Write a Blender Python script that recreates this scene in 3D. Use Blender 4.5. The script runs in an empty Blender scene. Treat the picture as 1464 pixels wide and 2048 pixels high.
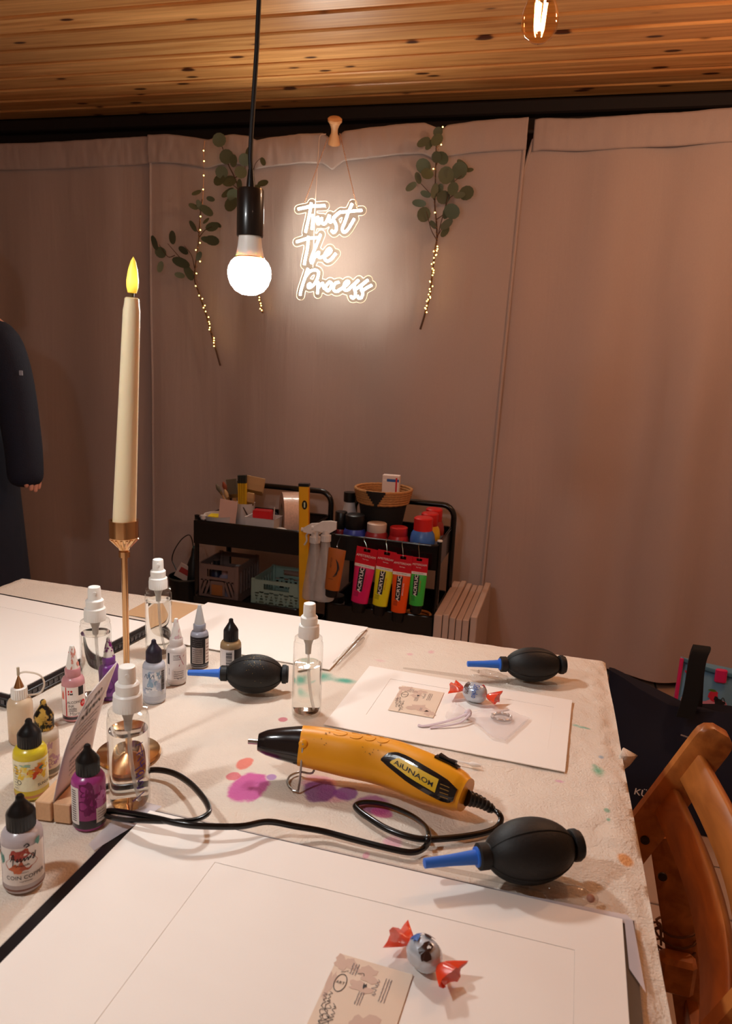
import bpy, math, random
import numpy as np
from math import sin, cos, pi, radians, atan2, hypot, sqrt
from mathutils import Vector, Matrix, Quaternion, noise

rnd = random.Random(7)
SC = bpy.context.scene
COL = SC.collection
V = Vector

# ------------------------------------------------------------------ camera
F_PX, W_PX, H_PX = 1500.0, 1464, 2048
CAM = V((0, 0, 1.2))
YAW, PITCH, ROLL = radians(15.0), radians(11.8), radians(2.7)
FW = V((-sin(YAW)*cos(PITCH), cos(YAW)*cos(PITCH), -sin(PITCH)))
R0 = V((cos(YAW), sin(YAW), 0)); U0 = R0.cross(FW)
RT = R0*cos(ROLL) + U0*sin(ROLL)
UP = -R0*sin(ROLL) + U0*cos(ROLL)
cd = bpy.data.cameras.new('camera'); cam = bpy.data.objects.new('camera', cd); COL.objects.link(cam)
cam.matrix_world = Matrix(((RT.x, UP.x, -FW.x, CAM.x), (RT.y, UP.y, -FW.y, CAM.y), (RT.z, UP.z, -FW.z, CAM.z), (0, 0, 0, 1)))
cd.sensor_fit = 'VERTICAL'; cd.sensor_height = 36.0; cd.lens = F_PX/H_PX*36.0
cd.clip_start = 0.02
cd.dof.use_dof = True; cd.dof.focus_distance = 1.15; cd.dof.aperture_fstop = 14
SC.camera = cam

# ------------------------------------------------------------------ world, exposure, lamps
world = bpy.data.worlds.new('world'); SC.world = world; world.use_nodes = True
world.node_tree.nodes['Background'].inputs[0].default_value = (1.0, 0.62, 0.42, 1)
world.node_tree.nodes['Background'].inputs[1].default_value = 0.012
vs = SC.view_settings
vs.view_transform = 'Standard'; vs.look = 'None'; vs.gamma = 1.0; vs.use_curve_mapping = False
vs.exposure = -0.28
LED_COL = (0.96, 0.98, 0.98); LED_STRENGTH = 300.0; LEFT_STRENGTH = 430.0
FIL_COL = (1.0, 0.50, 0.20); FIL_STRENGTH = 700.0
NEON_COL = (1.0, 0.99, 0.88); NEON_STRENGTH = 115.0; NEON_BACK = 3.6
FAIRY_COL = (1.0, 0.60, 0.12); FAIRY_STRENGTH = 16.0
LEFT_LAMP = (-0.62, 0.22, 1.46)              # second pendant over the table, outside the frame
def point(name, loc, power, col, radius=0.035):
    l = bpy.data.lights.new(name, 'POINT'); l.energy = power; l.color = col; l.shadow_soft_size = radius
    o = bpy.data.objects.new(name, l); o.location = loc; COL.objects.link(o); return o
# two unseen warm lights added ahead, then weak room bulbs behind the photographer
point('added_warm_light_above', (0.30, 1.62, 1.94), 2.5, (1.0, 0.58, 0.33), 0.03)  # no real bulb, added to warm the ceiling
point('added_warm_light_right', (0.62, 1.88, 1.93), 17, (1.0, 0.60, 0.36), 0.03)  # no real bulb, added to brighten the right curtain top and ceiling
point('lamp_behind_right', (0.95, -0.55, 1.80), 1.2, (1.0, 0.66, 0.5))
point('lamp_behind_left', (-1.6, -0.7, 1.85), 0.6, (1.0, 0.7, 0.6))

# ------------------------------------------------------------------ helpers: picture rays -> places in the room
TZ = 0.7515                                    # top of the tablecloth
def ray(px, py): return FW + RT*((px-W_PX/2)/F_PX) + UP*((H_PX/2-py)/F_PX)
def P(px, py, z=TZ):
    d = ray(px, py); return CAM + d*((z-CAM.z)/d.z)
def Yp(px, py, y):
    d = ray(px, py); return CAM + d*((y-CAM.y)/d.y)
def depth(p): return (V(p)-CAM).dot(FW)

# ------------------------------------------------------------------ helpers: materials
def lin(c):
    out = []
    for v in c[:3]:
        v = v/255.0
        out.append(v/12.92 if v <= 0.04045 else ((v+0.055)/1.055)**2.4)
    return (*out, 1.0)
def nt(name):
    m = bpy.data.materials.new(name); m.use_nodes = True
    n = m.node_tree.nodes; l = m.node_tree.links
    return m, n, l, n['Principled BSDF']
MATS = {}
def M(name, col, rough=0.5, metal=0.0, spec=0.5, vary=0.06, vscale=30.0, bump=0.0, bscale=200.0, sheen=0.0, sss=0.0, coat=0.0,
      emit=None, estr=0.0, alpha=1.0, trans=0.0, ior=1.45, stretch=None):
    if name in MATS: return MATS[name]
    m, n, l, b = nt(name)
    c = lin(col)
    tc = n.new('ShaderNodeTexCoord'); src = tc.outputs['Object']
    if stretch:
        mp = n.new('ShaderNodeMapping'); mp.inputs['Scale'].default_value = stretch; l.new(src, mp.inputs[0]); src = mp.outputs[0]
    nz = n.new('ShaderNodeTexNoise'); nz.inputs['Scale'].default_value = vscale; nz.inputs['Detail'].default_value = 4
    l.new(src, nz.inputs['Vector'])
    mix = n.new('ShaderNodeMix'); mix.data_type = 'RGBA'
    mix.inputs[6].default_value = tuple(max(0, v*(1-vary)) for v in c[:3]) + (1,)
    mix.inputs[7].default_value = tuple(min(1, v*(1+vary)) for v in c[:3]) + (1,)
    l.new(nz.outputs['Fac'], mix.inputs[0]); l.new(mix.outputs[2], b.inputs['Base Color'])
    b.inputs['Roughness'].default_value = rough; b.inputs['Metallic'].default_value = metal
    b.inputs['Specular IOR Level'].default_value = spec; b.inputs['IOR'].default_value = ior
    b.inputs['Alpha'].default_value = alpha; b.inputs['Transmission Weight'].default_value = trans
    if coat: b.inputs['Coat Weight'].default_value = coat
    if sheen: b.inputs['Sheen Weight'].default_value = sheen
    if sss:
        b.inputs['Subsurface Weight'].default_value = sss; b.inputs['Subsurface Radius'].default_value = (0.01, 0.006, 0.004); b.inputs['Subsurface Scale'].default_value = 0.6
    if emit is not None:
        b.inputs['Emission Color'].default_value = (*emit, 1); b.inputs['Emission Strength'].default_value = estr
    if bump:
        nb = n.new('ShaderNodeTexNoise'); nb.inputs['Scale'].default_value = bscale; nb.inputs['Detail'].default_value = 5
        l.new(src, nb.inputs['Vector'])
        bp = n.new('ShaderNodeBump'); bp.inputs['Strength'].default_value = bump; bp.inputs['Distance'].default_value = 0.002
        l.new(nb.outputs['Fac'], bp.inputs['Height']); l.new(bp.outputs[0], b.inputs['Normal'])
    MATS[name] = m; return m
def clear(name, tint=(255, 255, 255), refl=1.0, rough=0.03, ior=1.46):
    """thin clear plastic or glass wall: reflection on a transparent sheet"""
    if name in MATS: return MATS[name]
    m = bpy.data.materials.new(name); m.use_nodes = True
    n = m.node_tree.nodes; l = m.node_tree.links; n.clear()
    out = n.new('ShaderNodeOutputMaterial'); mx = n.new('ShaderNodeMixShader'); tr = n.new('ShaderNodeBsdfTransparent'); gl = n.new('ShaderNodeBsdfGlossy')
    tc = n.new('ShaderNodeTexCoord'); nz = n.new('ShaderNodeTexNoise'); nz.inputs['Scale'].default_value = 25
    mp = n.new('ShaderNodeMapRange'); mp.inputs['To Min'].default_value = rough*0.7; mp.inputs['To Max'].default_value = rough*1.4
    l.new(tc.outputs['Object'], nz.inputs['Vector']); l.new(nz.outputs['Fac'], mp.inputs['Value']); l.new(mp.outputs[0], gl.inputs['Roughness'])
    tr.inputs[0].default_value = lin(tint)
    fr = n.new('ShaderNodeFresnel'); ge = n.new('ShaderNodeNewGeometry'); mi = n.new('ShaderNodeMapRange')   # a sheet reflects alike on both faces
    mi.inputs['To Min'].default_value = ior; mi.inputs['To Max'].default_value = 1/ior; l.new(ge.outputs['Backfacing'], mi.inputs['Value']); l.new(mi.outputs[0], fr.inputs[0])
    mu = n.new('ShaderNodeMath'); mu.operation = 'MULTIPLY'; mu.inputs[1].default_value = refl; mu.use_clamp = True; mn = n.new('ShaderNodeMath'); mn.operation = 'MINIMUM'; mn.inputs[1].default_value = 0.55
    l.new(fr.outputs[0], mu.inputs[0]); l.new(mu.outputs[0], mn.inputs[0]); l.new(mn.outputs[0], mx.inputs[0]); l.new(tr.outputs[0], mx.inputs[1]); l.new(gl.outputs[0], mx.inputs[2])
    l.new(mx.outputs[0], out.inputs[0])
    MATS[name] = m; return m
def frosted(name, col, opacity=0.5, rough=0.35):
    """milky translucent plastic"""
    if name in MATS: return MATS[name]
    m = bpy.data.materials.new(name); m.use_nodes = True
    n = m.node_tree.nodes; l = m.node_tree.links; b = n['Principled BSDF']
    b.inputs['Base Color'].default_value = lin(col); b.inputs['Roughness'].default_value = rough
    tc = n.new('ShaderNodeTexCoord'); nz = n.new('ShaderNodeTexNoise'); nz.inputs['Scale'].default_value = 40
    mp = n.new('ShaderNodeMapRange'); mp.inputs['To Min'].default_value = opacity*0.85; mp.inputs['To Max'].default_value = min(1, opacity*1.15)
    l.new(tc.outputs['Object'], nz.inputs['Vector']); l.new(nz.outputs['Fac'], mp.inputs['Value']); l.new(mp.outputs[0], b.inputs['Alpha'])
    MATS[name] = m; return m

# ------------------------------------------------------------------ helpers: meshes
class MB:
    def __init__(s): s.v = []; s.f = []; s.m = []
    def add(s, vs, fs, mi=0, T=None):
        o = len(s.v)
        s.v += [tuple(T @ V(p)) if T is not None else tuple(p) for p in vs]
        s.f += [tuple(i+o for i in f) for f in fs]; s.m += [mi]*len(fs); return s
    def box(s, c, d, T=None, mi=0, bev=0.0):
        x, y, z = d[0]/2, d[1]/2, d[2]/2
        if bev <= 0:
            vs = [(c[0]+a*x, c[1]+b*y, c[2]+e*z) for e in (-1, 1) for a, b in ((-1, -1), (1, -1), (1, 1), (-1, 1))]
            fs = [(3, 2, 1, 0), (4, 5, 6, 7), (0, 1, 5, 4), (1, 2, 6, 5), (2, 3, 7, 6), (3, 0, 4, 7)]
            return s.add(vs, fs, mi, T)
        rings = []
        for zz, ins in ((-z, bev), (-z+bev, 0), (z-bev, 0), (z, bev)):
            r = []
            for sx, sy in ((-1, -1), (1, -1), (1, 1), (-1, 1)):
                X, Yy = sx*(x-ins), sy*(y-ins)
                k = bev if ins == 0 else bev*0.4
                if sx*sy > 0: r += [(X, Yy-sy*k), (X-sx*k, Yy)] if True else []
                else: r += [(X-sx*k, Yy), (X, Yy-sy*k)]
            rings.append([(c[0]+a, c[1]+b, c[2]+zz) for a, b in r])
        # order corners consistently counter-clockwise
        for r in rings: r.sort(key=lambda p: atan2((p[1]-c[1])/y, (p[0]-c[0])/x))
        return s.loft(rings, True, True, T, mi)
    def loft(s, rings, cap0=True, cap1=True, T=None, mi=0, closed=True):
        n = len(rings[0]); vs = [p for r in rings for p in r]; fs = []
        for i in range(len(rings)-1):
            for j in range(n if closed else n-1):
                k = (j+1) % n; fs.append((i*n+j, i*n+k, (i+1)*n+k, (i+1)*n+j))
        if cap0: fs.append(tuple(range(n-1, -1, -1)))
        if cap1: fs.append(tuple((len(rings)-1)*n+j for j in range(n)))
        return s.add(vs, fs, mi, T)
    def lathe(s, prof, n=28, T=None, mi=0, cap=True, knurl=None):
        rings = []
        for i, (r, z) in enumerate(prof):
            r = max(r, 1e-5); ring = []
            for j in range(n):
                rr = r*(1-(knurl[2] if (knurl and knurl[0] <= i <= knurl[1] and j % 2) else 0))
                a = 2*pi*j/n; ring.append((rr*cos(a), rr*sin(a), z))
            rings.append(ring)
        return s.loft(rings, cap, cap, T, mi)
    def tube(s, pts, r, n=8, cap=True, mi=0, closed=False, flat=1.0):
        pts = [V(p) for p in pts]; N = len(pts); rs = r if isinstance(r, (list, tuple)) else [r]*N
        rings = []; prev = None
        for i in range(N):
            a = pts[(i-1) % N] if (closed or i > 0) else pts[0]; b = pts[(i+1) % N] if (closed or i < N-1) else pts[-1]
            t = (b-a); t = t.normalized() if t.length > 1e-9 else V((0, 0, 1))
            if prev is None:
                h = V((0, 0, 1)) if abs(t.z) < 0.9 else V((1, 0, 0)); u = t.cross(h).normalized()
            else:
                u = (prev - t*prev.dot(t)); u = u.normalized() if u.length > 1e-6 else t.orthogonal().normalized()
            w = t.cross(u); prev = u
            rings.append([tuple(pts[i] + u*(rs[i]*cos(2*pi*j/n)) + w*(rs[i]*flat*sin(2*pi*j/n))) for j in range(n)])
        if closed: rings.append(rings[0]); cap = False
        return s.loft(rings, cap, cap, None, mi)
    def sphere(s, c, r, n=16, m=10, T=None, mi=0, sc=(1, 1, 1)):
        prof = [(sin(pi*i/m), -cos(pi*i/m)) for i in range(m+1)]
        S = Matrix.Translation(c) @ Matrix.Diagonal((r*sc[0], r*sc[1], r*sc[2], 1))
        return s.lathe(prof, n, (T @ S) if T is not None else S, mi)
    def prism(s, poly, z0, z1, T=None, mi=0):
        n = len(poly)
        return s.loft([[(x, y, z0) for x, y in poly], [(x, y, z1) for x, y in poly]], True, True, T, mi)
    def grid(s, fn, nu, nv, mi=0, T=None):
        vs = [fn(i/nu, j/nv) for j in range(nv+1) for i in range(nu+1)]
        fs = [(j*(nu+1)+i, j*(nu+1)+i+1, (j+1)*(nu+1)+i+1, (j+1)*(nu+1)+i) for j in range(nv) for i in range(nu)]
        return s.add(vs, fs, mi, T)
def mesh(name, mb, mats, smooth=40):
    me = bpy.data.meshes.new(name); me.from_pydata(mb.v, [], mb.f)
    for m in (mats if isinstance(mats, (list, tuple)) else [mats]): me.materials.append(m)
    if any(mb.m): me.polygons.foreach_set('material_index', mb.m)
    me.validate(clean_customdata=False); me.update()
    if smooth:
        me.polygons.foreach_set('use_smooth', [True]*len(me.polygons)); me.set_sharp_from_angle(angle=radians(smooth))
    return me
def obj(name, mb, mats, parent=None, loc=(0, 0, 0), rot=(0, 0, 0), smooth=40, solid=0.0, subd=0):
    me = mb if isinstance(mb, bpy.types.Mesh) else mesh(name, mb, mats, smooth)
    o = bpy.data.objects.new(name, me); COL.objects.link(o); o.location = loc; o.rotation_euler = rot
    if parent is not None: o.parent = parent
    if solid:
        md = o.modifiers.new('thickness', 'SOLIDIFY'); md.thickness = solid; md.offset = 0
    if subd:
        md = o.modifiers.new('smooth', 'SUBSURF'); md.levels = subd; md.render_levels = subd
    return o
def tag(o, label, cat, group=None):
    o['label'] = label; o['category'] = cat
    if group: o['group'] = group
    return o
def thing(name, label, cat, loc=(0, 0, 0), rz=0.0, group=None):
    o = bpy.data.objects.new(name, None); o.empty_display_size = 0.03; COL.objects.link(o)
    o.location = loc; o.rotation_euler = (0, 0, rz); return tag(o, label, cat, group)
def struct(o): o['kind'] = 'structure'; return o
def stuff(o): o['kind'] = 'stuff'; return o
def copy_tree(o, parent=None):
    c = o.copy(); COL.objects.link(c)
    if parent is not None: c.parent = parent
    for ch in [x for x in o.children]: copy_tree(ch, c)
    return c
def spline(pts, k=6, closed=False):
    pts = [V(p) for p in pts]; N = len(pts); out = []
    rng = range(N if closed else N-1)
    for i in rng:
        p0 = pts[(i-1) % N] if (closed or i > 0) else pts[0]*2-pts[1]
        p1 = pts[i]; p2 = pts[(i+1) % N]
        p3 = pts[(i+2) % N] if (closed or i+2 < N) else p2*2-p1
        for j in range(k):
            t = j/k
            out.append(0.5*((2*p1) + (p2-p0)*t + (2*p0-5*p1+4*p2-p3)*t*t + (3*p1-p0-3*p2+p3)*t**3))
    if not closed: out.append(pts[-1])
    return out
def text2d(body, size, cx=0.0, cy=0.0, rot=0.0, align='CENTER', bold=0.0, shear=0.0, xs=1.0):
    cu = bpy.data.curves.new('t', 'FONT'); cu.body = body; cu.size = size; cu.align_x = align; cu.align_y = 'CENTER'
    cu.offset = bold*size; cu.shear = shear; cu.resolution_u = 3
    ob = bpy.data.objects.new('t', cu); COL.objects.link(ob)
    bpy.context.view_layer.update()
    me = bpy.data.meshes.new_from_object(ob.evaluated_get(bpy.context.evaluated_depsgraph_get()))
    vs = [(v.co.x*xs, v.co.y) for v in me.vertices]; fs = [tuple(p.vertices) for p in me.polygons]
    bpy.data.objects.remove(ob); bpy.data.curves.remove(cu); bpy.data.meshes.remove(me)
    c, s = cos(rot), sin(rot)
    return [(cx+x*c-y*s, cy+x*s+y*c) for x, y in vs], fs
class Art:
    """flat print in (u, v) metres, laid on a surface by a mapping (u, v, lift) -> point"""
    def __init__(s): s.items = []; s.mats = []
    def put(s, vs, fs, mat, layer):
        if mat not in s.mats: s.mats.append(mat)
        s.items.append((vs, fs, s.mats.index(mat), layer)); return s
    def text(s, body, size, u, v, mat, rot=0.0, layer=2, **k):
        return s.put(*text2d(body, size, u, v, rot, **k), mat, layer)
    def rect(s, u0, u1, v0, v1, mat, layer=1, n=8):
        vs = [(u0+(u1-u0)*i/n, v) for v in (v0, v1) for i in range(n+1)]
        return s.put(vs, [(i, i+1, n+2+i, n+1+i) for i in range(n)], mat, layer)
    def blob(s, u, v, ru, rv, mat, layer=1, n=22, rough=0.25, seed=0):
        r = random.Random(seed); ph = [r.uniform(0, 6.3) for _ in range(4)]
        vs = [(u, v)]
        for i in range(n):
            a = 2*pi*i/n; k = 1+rough*(0.5*sin(2*a+ph[0])+0.4*sin(3*a+ph[1])+0.35*sin(5*a+ph[2])+0.25*sin(9*a+ph[3]))
            vs.append((u+ru*k*cos(a), v+rv*k*sin(a)))
        return s.put(vs, [(0, 1+i, 1+(i+1) % n) for i in range(n)], mat, layer)
    def poly(s, pts, mat, layer=1): return s.put(list(pts), [tuple(range(len(pts)))], mat, layer)
    def stroke(s, pts, w, mat, layer=2, k=4, closed=False):
        pts = [V((p[0], p[1], 0)) for p in pts]
        if len(pts) > 2: pts = spline(pts, k, closed)
        vs = []; n = len(pts)
        for i in range(n):
            t = (pts[min(i+1, n-1)]-pts[max(i-1, 0)]); t = t.normalized() if t.length > 1e-9 else V((1, 0, 0))
            q = V((-t.y, t.x, 0))*w/2; vs += [(pts[i]+q)[:2], (pts[i]-q)[:2]]
        return s.put(vs, [(2*i, 2*i+1, 2*i+3, 2*i+2) for i in range(n-1)], mat, layer)
    def scribble(s, u, v, length, h, mat, w=0.0004, rot=0.0, seed=0, layer=2):
        r = random.Random(seed); n = max(4, int(length/h*2.4)); c, sn = cos(rot), sin(rot); pts = []
        for i in range(n+1):
            x = length*i/n-length/2; y = (h*0.5 if i % 2 else -h*0.35)*r.uniform(0.4, 1.1) + (h*0.7 if r.random() < 0.12 else 0)
            x += r.uniform(-0.3, 0.3)*h; pts.append((u+x*c-y*sn, v+x*sn+y*c))
        return s.stroke(pts, w, mat, layer, 3)
    def build(s, name, fn, parent, step=0.00015):
        mb = MB()
        for vs, fs, mi, layer in s.items: mb.add([fn(u, v, layer*step) for u, v in vs], fs, mi)
        return obj(name, mb, s.mats, parent, smooth=0)
def cyl_map(R, u0=0.0):
    def fn(u, v, l):
        a = (u+u0)/R; return ((R+l)*sin(a), -(R+l)*cos(a), v)
    return fn
def plane_map(T):
    return lambda u, v, l: tuple(T @ V((u, v, l)))
def stand(bot, top, wpx, z=TZ):
    """an upright round thing from the pixel of its front foot, of its top and its width -> place, height, radius, turn to face the lens"""
    g = P(*bot, z); d = V((g.x, g.y, 0)).normalized(); R = wpx/2*depth(g)/F_PX
    c = g + d*R; R = wpx/2*depth(c+V((0, 0, 0.05)))/F_PX
    r = ray(*top); t = hypot(c.x, c.y)/hypot(r.x, r.y); H = CAM.z + r.z*t - z
    rz = atan2(CAM.y-c.y, CAM.x-c.x)+pi/2
    return V((c.x, c.y, z)), H, R, rz

# ------------------------------------------------------------------ shared materials
black_plastic = M('black_plastic', (16, 16, 17), 0.32, bump=0.05, bscale=300)
black_rubber = M('black_rubber', (20, 20, 20), 0.55, vary=0.25, vscale=60, bump=0.15, bscale=400)
black_metal = M('black_metal', (12, 12, 13), 0.22, 0.0, 0.6, coat=0.3)
white_plastic = M('white_plastic', (240, 238, 232), 0.35, sss=0.05)
grey_metal = M('grey_metal', (170, 168, 165), 0.25, 1.0)
gold_metal = M('gold_metal', (232, 188, 138), 0.16, 1.0, vary=0.04)
paper_white = M('paper_white', (247, 240, 232), 0.75, vary=0.012, vscale=12, bump=0.03, bscale=900)
print_black = M('print_black', (28, 26, 30), 0.6)
print_grey = M('print_grey', (120, 112, 116), 0.6)
print_white = M('print_white', (240, 236, 232), 0.6)
print_red = M('print_red', (206, 34, 38), 0.5)
print_blue = M('print_blue', (46, 92, 168), 0.5)
label_white = M('label_white', (238, 232, 228), 0.5, vary=0.03)
blue_plastic = M('blue_plastic', (48, 112, 214), 0.4)
ink_violet = M('ink_violet', (74, 40, 128), 0.6)
clear_wall = clear('clear_wall', (250, 250, 248))
clear_soft = clear('clear_soft', (238, 238, 240), 1.6, 0.12)
clear_film = clear('clear_film', (226, 224, 228), 0.45, 0.25)
dark_wood = M('dark_wood', (30, 18, 14), 0.7, bump=0.1)

def water_mat():
    m = bpy.data.materials.new('water'); m.use_nodes = True
    b = m.node_tree.nodes['Principled BSDF']; b.inputs['Transmission Weight'].default_value = 1.0
    b.inputs['Roughness'].default_value = 0.0; b.inputs['IOR'].default_value = 1.2; b.inputs['Base Color'].default_value = (0.985, 0.99, 0.985, 1)
    return m
water = water_mat()

def wood_planks():
    m, n, l, b = nt('pine_boards')
    tc = n.new('ShaderNodeTexCoord'); oi = n.new('ShaderNodeObjectInfo')
    off = n.new('ShaderNodeVectorMath'); off.operation = 'SCALE'; off.inputs[0].default_value = (37.0, 11.0, 5.0); l.new(oi.outputs['Random'], off.inputs['Scale'])
    ad = n.new('ShaderNodeVectorMath'); ad.operation = 'ADD'; l.new(tc.outputs['Object'], ad.inputs[0]); l.new(off.outputs[0], ad.inputs[1])
    def mapped(sc):
        mp = n.new('ShaderNodeMapping'); mp.inputs['Scale'].default_value = sc; l.new(ad.outputs[0], mp.inputs[0]); return mp.outputs[0]
    g = n.new('ShaderNodeTexNoise'); g.inputs['Scale'].default_value = 1.0; g.inputs['Detail'].default_value = 6; g.inputs['Distortion'].default_value = 0.6
    l.new(mapped((2.2, 60, 8)), g.inputs['Vector'])
    ramp = n.new('ShaderNodeValToRGB'); l.new(g.outputs['Fac'], ramp.inputs[0])
    ramp.color_ramp.elements[0].position = 0.3; ramp.color_ramp.elements[0].color = lin((192, 124, 64))
    ramp.color_ramp.elements[1].position = 0.72; ramp.color_ramp.elements[1].color = lin((238, 178, 112))
    kn = n.new('ShaderNodeTexVoronoi'); kn.inputs['Scale'].default_value = 1.0; kn.inputs['Randomness'].default_value = 1.0
    l.new(mapped((5.2, 15.0, 0.01)), kn.inputs['Vector'])
    kr = n.new('ShaderNodeMapRange'); kr.interpolation_type = 'SMOOTHSTEP'; kr.inputs['From Min'].default_value = 0.17; kr.inputs['From Max'].default_value = 0.10
    l.new(kn.outputs['Distance'], kr.inputs['Value'])
    halo = n.new('ShaderNodeMapRange'); halo.interpolation_type = 'SMOOTHSTEP'; halo.inputs['From Min'].default_value = 0.26; halo.inputs['From Max'].default_value = 0.09; halo.inputs['To Max'].default_value = 0.3
    l.new(kn.outputs['Distance'], halo.inputs['Value'])
    m1 = n.new('ShaderNodeMix'); m1.data_type = 'RGBA'; l.new(halo.outputs[0], m1.inputs[0]); l.new(ramp.outputs[0], m1.inputs[6]); m1.inputs[7].default_value = lin((160, 94, 46))
    m2 = n.new('ShaderNodeMix'); m2.data_type = 'RGBA'; l.new(kr.outputs[0], m2.inputs[0]); l.new(m1.outputs[2], m2.inputs[6]); m2.inputs[7].default_value = lin((74, 36, 18))
    hs = n.new('ShaderNodeHueSaturation'); l.new(m2.outputs[2], hs.inputs['Color'])
    vr = n.new('ShaderNodeMapRange'); vr.inputs['To Min'].default_value = 0.86; vr.inputs['To Max'].default_value = 1.12; l.new(oi.outputs['Random'], vr.inputs['Value']); l.new(vr.outputs[0], hs.inputs['Value'])
    l.new(hs.outputs[0], b.inputs['Base Color']); b.inputs['Roughness'].default_value = 0.33; b.inputs['Specular IOR Level'].default_value = 0.5
    bp = n.new('ShaderNodeBump'); bp.inputs['Strength'].default_value = 0.15; bp.inputs['Distance'].default_value = 0.002; l.new(g.outputs['Fac'], bp.inputs['Height']); l.new(bp.outputs[0], b.inputs['Normal'])
    return m
pine = wood_planks()

def chair_wood():
    m, n, l, b = nt('chair_wood')
    tc = n.new('ShaderNodeTexCoord'); mp = n.new('ShaderNodeMapping'); mp.inputs['Scale'].default_value = (14, 3, 14); l.new(tc.outputs['Object'], mp.inputs[0])
    g = n.new('ShaderNodeTexNoise'); g.inputs['Scale'].default_value = 3; g.inputs['Detail'].default_value = 6; g.inputs['Distortion'].default_value = 0.7; l.new(mp.outputs[0], g.inputs['Vector'])
    r = n.new('ShaderNodeValToRGB'); l.new(g.outputs['Fac'], r.inputs[0])
    r.color_ramp.elements[0].position = 0.3; r.color_ramp.elements[0].color = lin((150, 84, 34)); r.color_ramp.elements[1].position = 0.7; r.color_ramp.elements[1].color = lin((200, 124, 58))
    l.new(r.outputs[0], b.inputs['Base Color']); b.inputs['Roughness'].default_value = 0.34
    return m
chairwood = chair_wood()

def fabric(name, col, wx=1.0):
    m, n, l, b = nt(name)
    tc = n.new('ShaderNodeTexCoord')
    mp = n.new('ShaderNodeMapping'); mp.inputs['Scale'].default_value = (240, 240, 60); l.new(tc.outputs['Object'], mp.inputs[0])
    a = n.new('ShaderNodeTexNoise'); a.inputs['Scale'].default_value = 2.5; a.inputs['Detail'].default_value = 3; l.new(mp.outputs[0], a.inputs['Vector'])
    mp2 = n.new('ShaderNodeMapping'); mp2.inputs['Scale'].default_value = (9, 3, 1.0); l.new(tc.outputs['Object'], mp2.inputs[0])
    c = n.new('ShaderNodeTexNoise'); c.inputs['Scale'].default_value = 1.4; c.inputs['Detail'].default_value = 5; c.inputs['Distortion'].default_value = 0.4; l.new(mp2.outputs[0], c.inputs['Vector'])
    mix = n.new('ShaderNodeMix'); mix.data_type = 'RGBA'; base = lin(col)
    mix.inputs[6].default_value = tuple(v*0.93 for v in base[:3])+(1,); mix.inputs[7].default_value = tuple(min(1, v*1.05) for v in base[:3])+(1,)
    l.new(a.outputs['Fac'], mix.inputs[0]); l.new(mix.outputs[2], b.inputs['Base Color'])
    b.inputs['Roughness'].default_value = 0.62; b.inputs['Sheen Weight'].default_value = 0.25; b.inputs['Specular IOR Level'].default_value = 0.35
    b1 = n.new('ShaderNodeBump'); b1.inputs['Strength'].default_value = 0.12; b1.inputs['Distance'].default_value = 0.001; l.new(a.outputs['Fac'], b1.inputs['Height'])
    b2 = n.new('ShaderNodeBump'); b2.inputs['Strength'].default_value = 0.25; b2.inputs['Distance'].default_value = 0.02; l.new(c.outputs['Fac'], b2.inputs['Height']); l.new(b1.outputs[0], b2.inputs['Normal'])
    l.new(b2.outputs[0], b.inputs['Normal'])
    return m
curtain_cloth = fabric('curtain_cloth', (184, 164, 158))

# ------------------------------------------------------------------ the room
XL, XR, YB, YN, CZ = -3.1, 1.7, 3.08, -1.3, 2.15
wall_paint = M('wall_paint', (196, 178, 160), 0.85, bump=0.1, bscale=60)
def wall(name, c, d, m): return struct(obj(name, MB().box(c, d), m, smooth=0))
wall('wall_back', ((XL+XR)/2, YB+0.05, CZ/2), (XR-XL+0.2, 0.1, CZ+0.1), M('dark_panel', (40, 28, 24), 0.8))
wall('wall_left', (XL-0.05, (YB+YN)/2, CZ/2), (0.1, YB-YN, CZ+0.1), wall_paint)
wall('wall_right', (XR+0.05, (YB+YN)/2, CZ/2), (0.1, YB-YN, CZ+0.1), wall_paint)
wall('wall_rear', ((XL+XR)/2, YN-0.05, CZ/2), (XR-XL+0.2, 0.1, CZ+0.1), wall_paint)
ceil = wall('ceiling', ((XL+XR)/2, (YB+YN)/2, CZ+0.06), (XR-XL, YB-YN, 0.08), dark_wood)
PITCHB, YB0 = 0.1148, 2.131
pw = PITCHB-0.007
prof = [(-pw/2, 0.004), (-pw/2+0.009, 0.004), (-pw/2+0.0095, -0.001), (-pw/2+0.014, -0.0045), (pw/2-0.004, -0.0045), (pw/2, -0.001), (pw/2, 0.016), (-pw/2, 0.016)]
pm = MB().loft([[(x, y, z) for y, z in prof] for x in (-(XR-XL)/2, (XR-XL)/2)])
plank_me = mesh('plank', pm, pine, 30)
k0 = math.ceil((YN+0.06-YB0)/PITCHB); k = k0
while True:
    y = YB0+PITCHB*(k+0.5)
    if y > YB-0.03: break
    obj('plank', plank_me, pine, ceil, ((XL+XR)/2, y, CZ+0.004)); k += 1
struct(obj('trim_1', MB().box(((XL+XR)/2, 3.045, 2.115), (XR-XL, 0.05, 0.05), bev=0.006), dark_wood))
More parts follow.
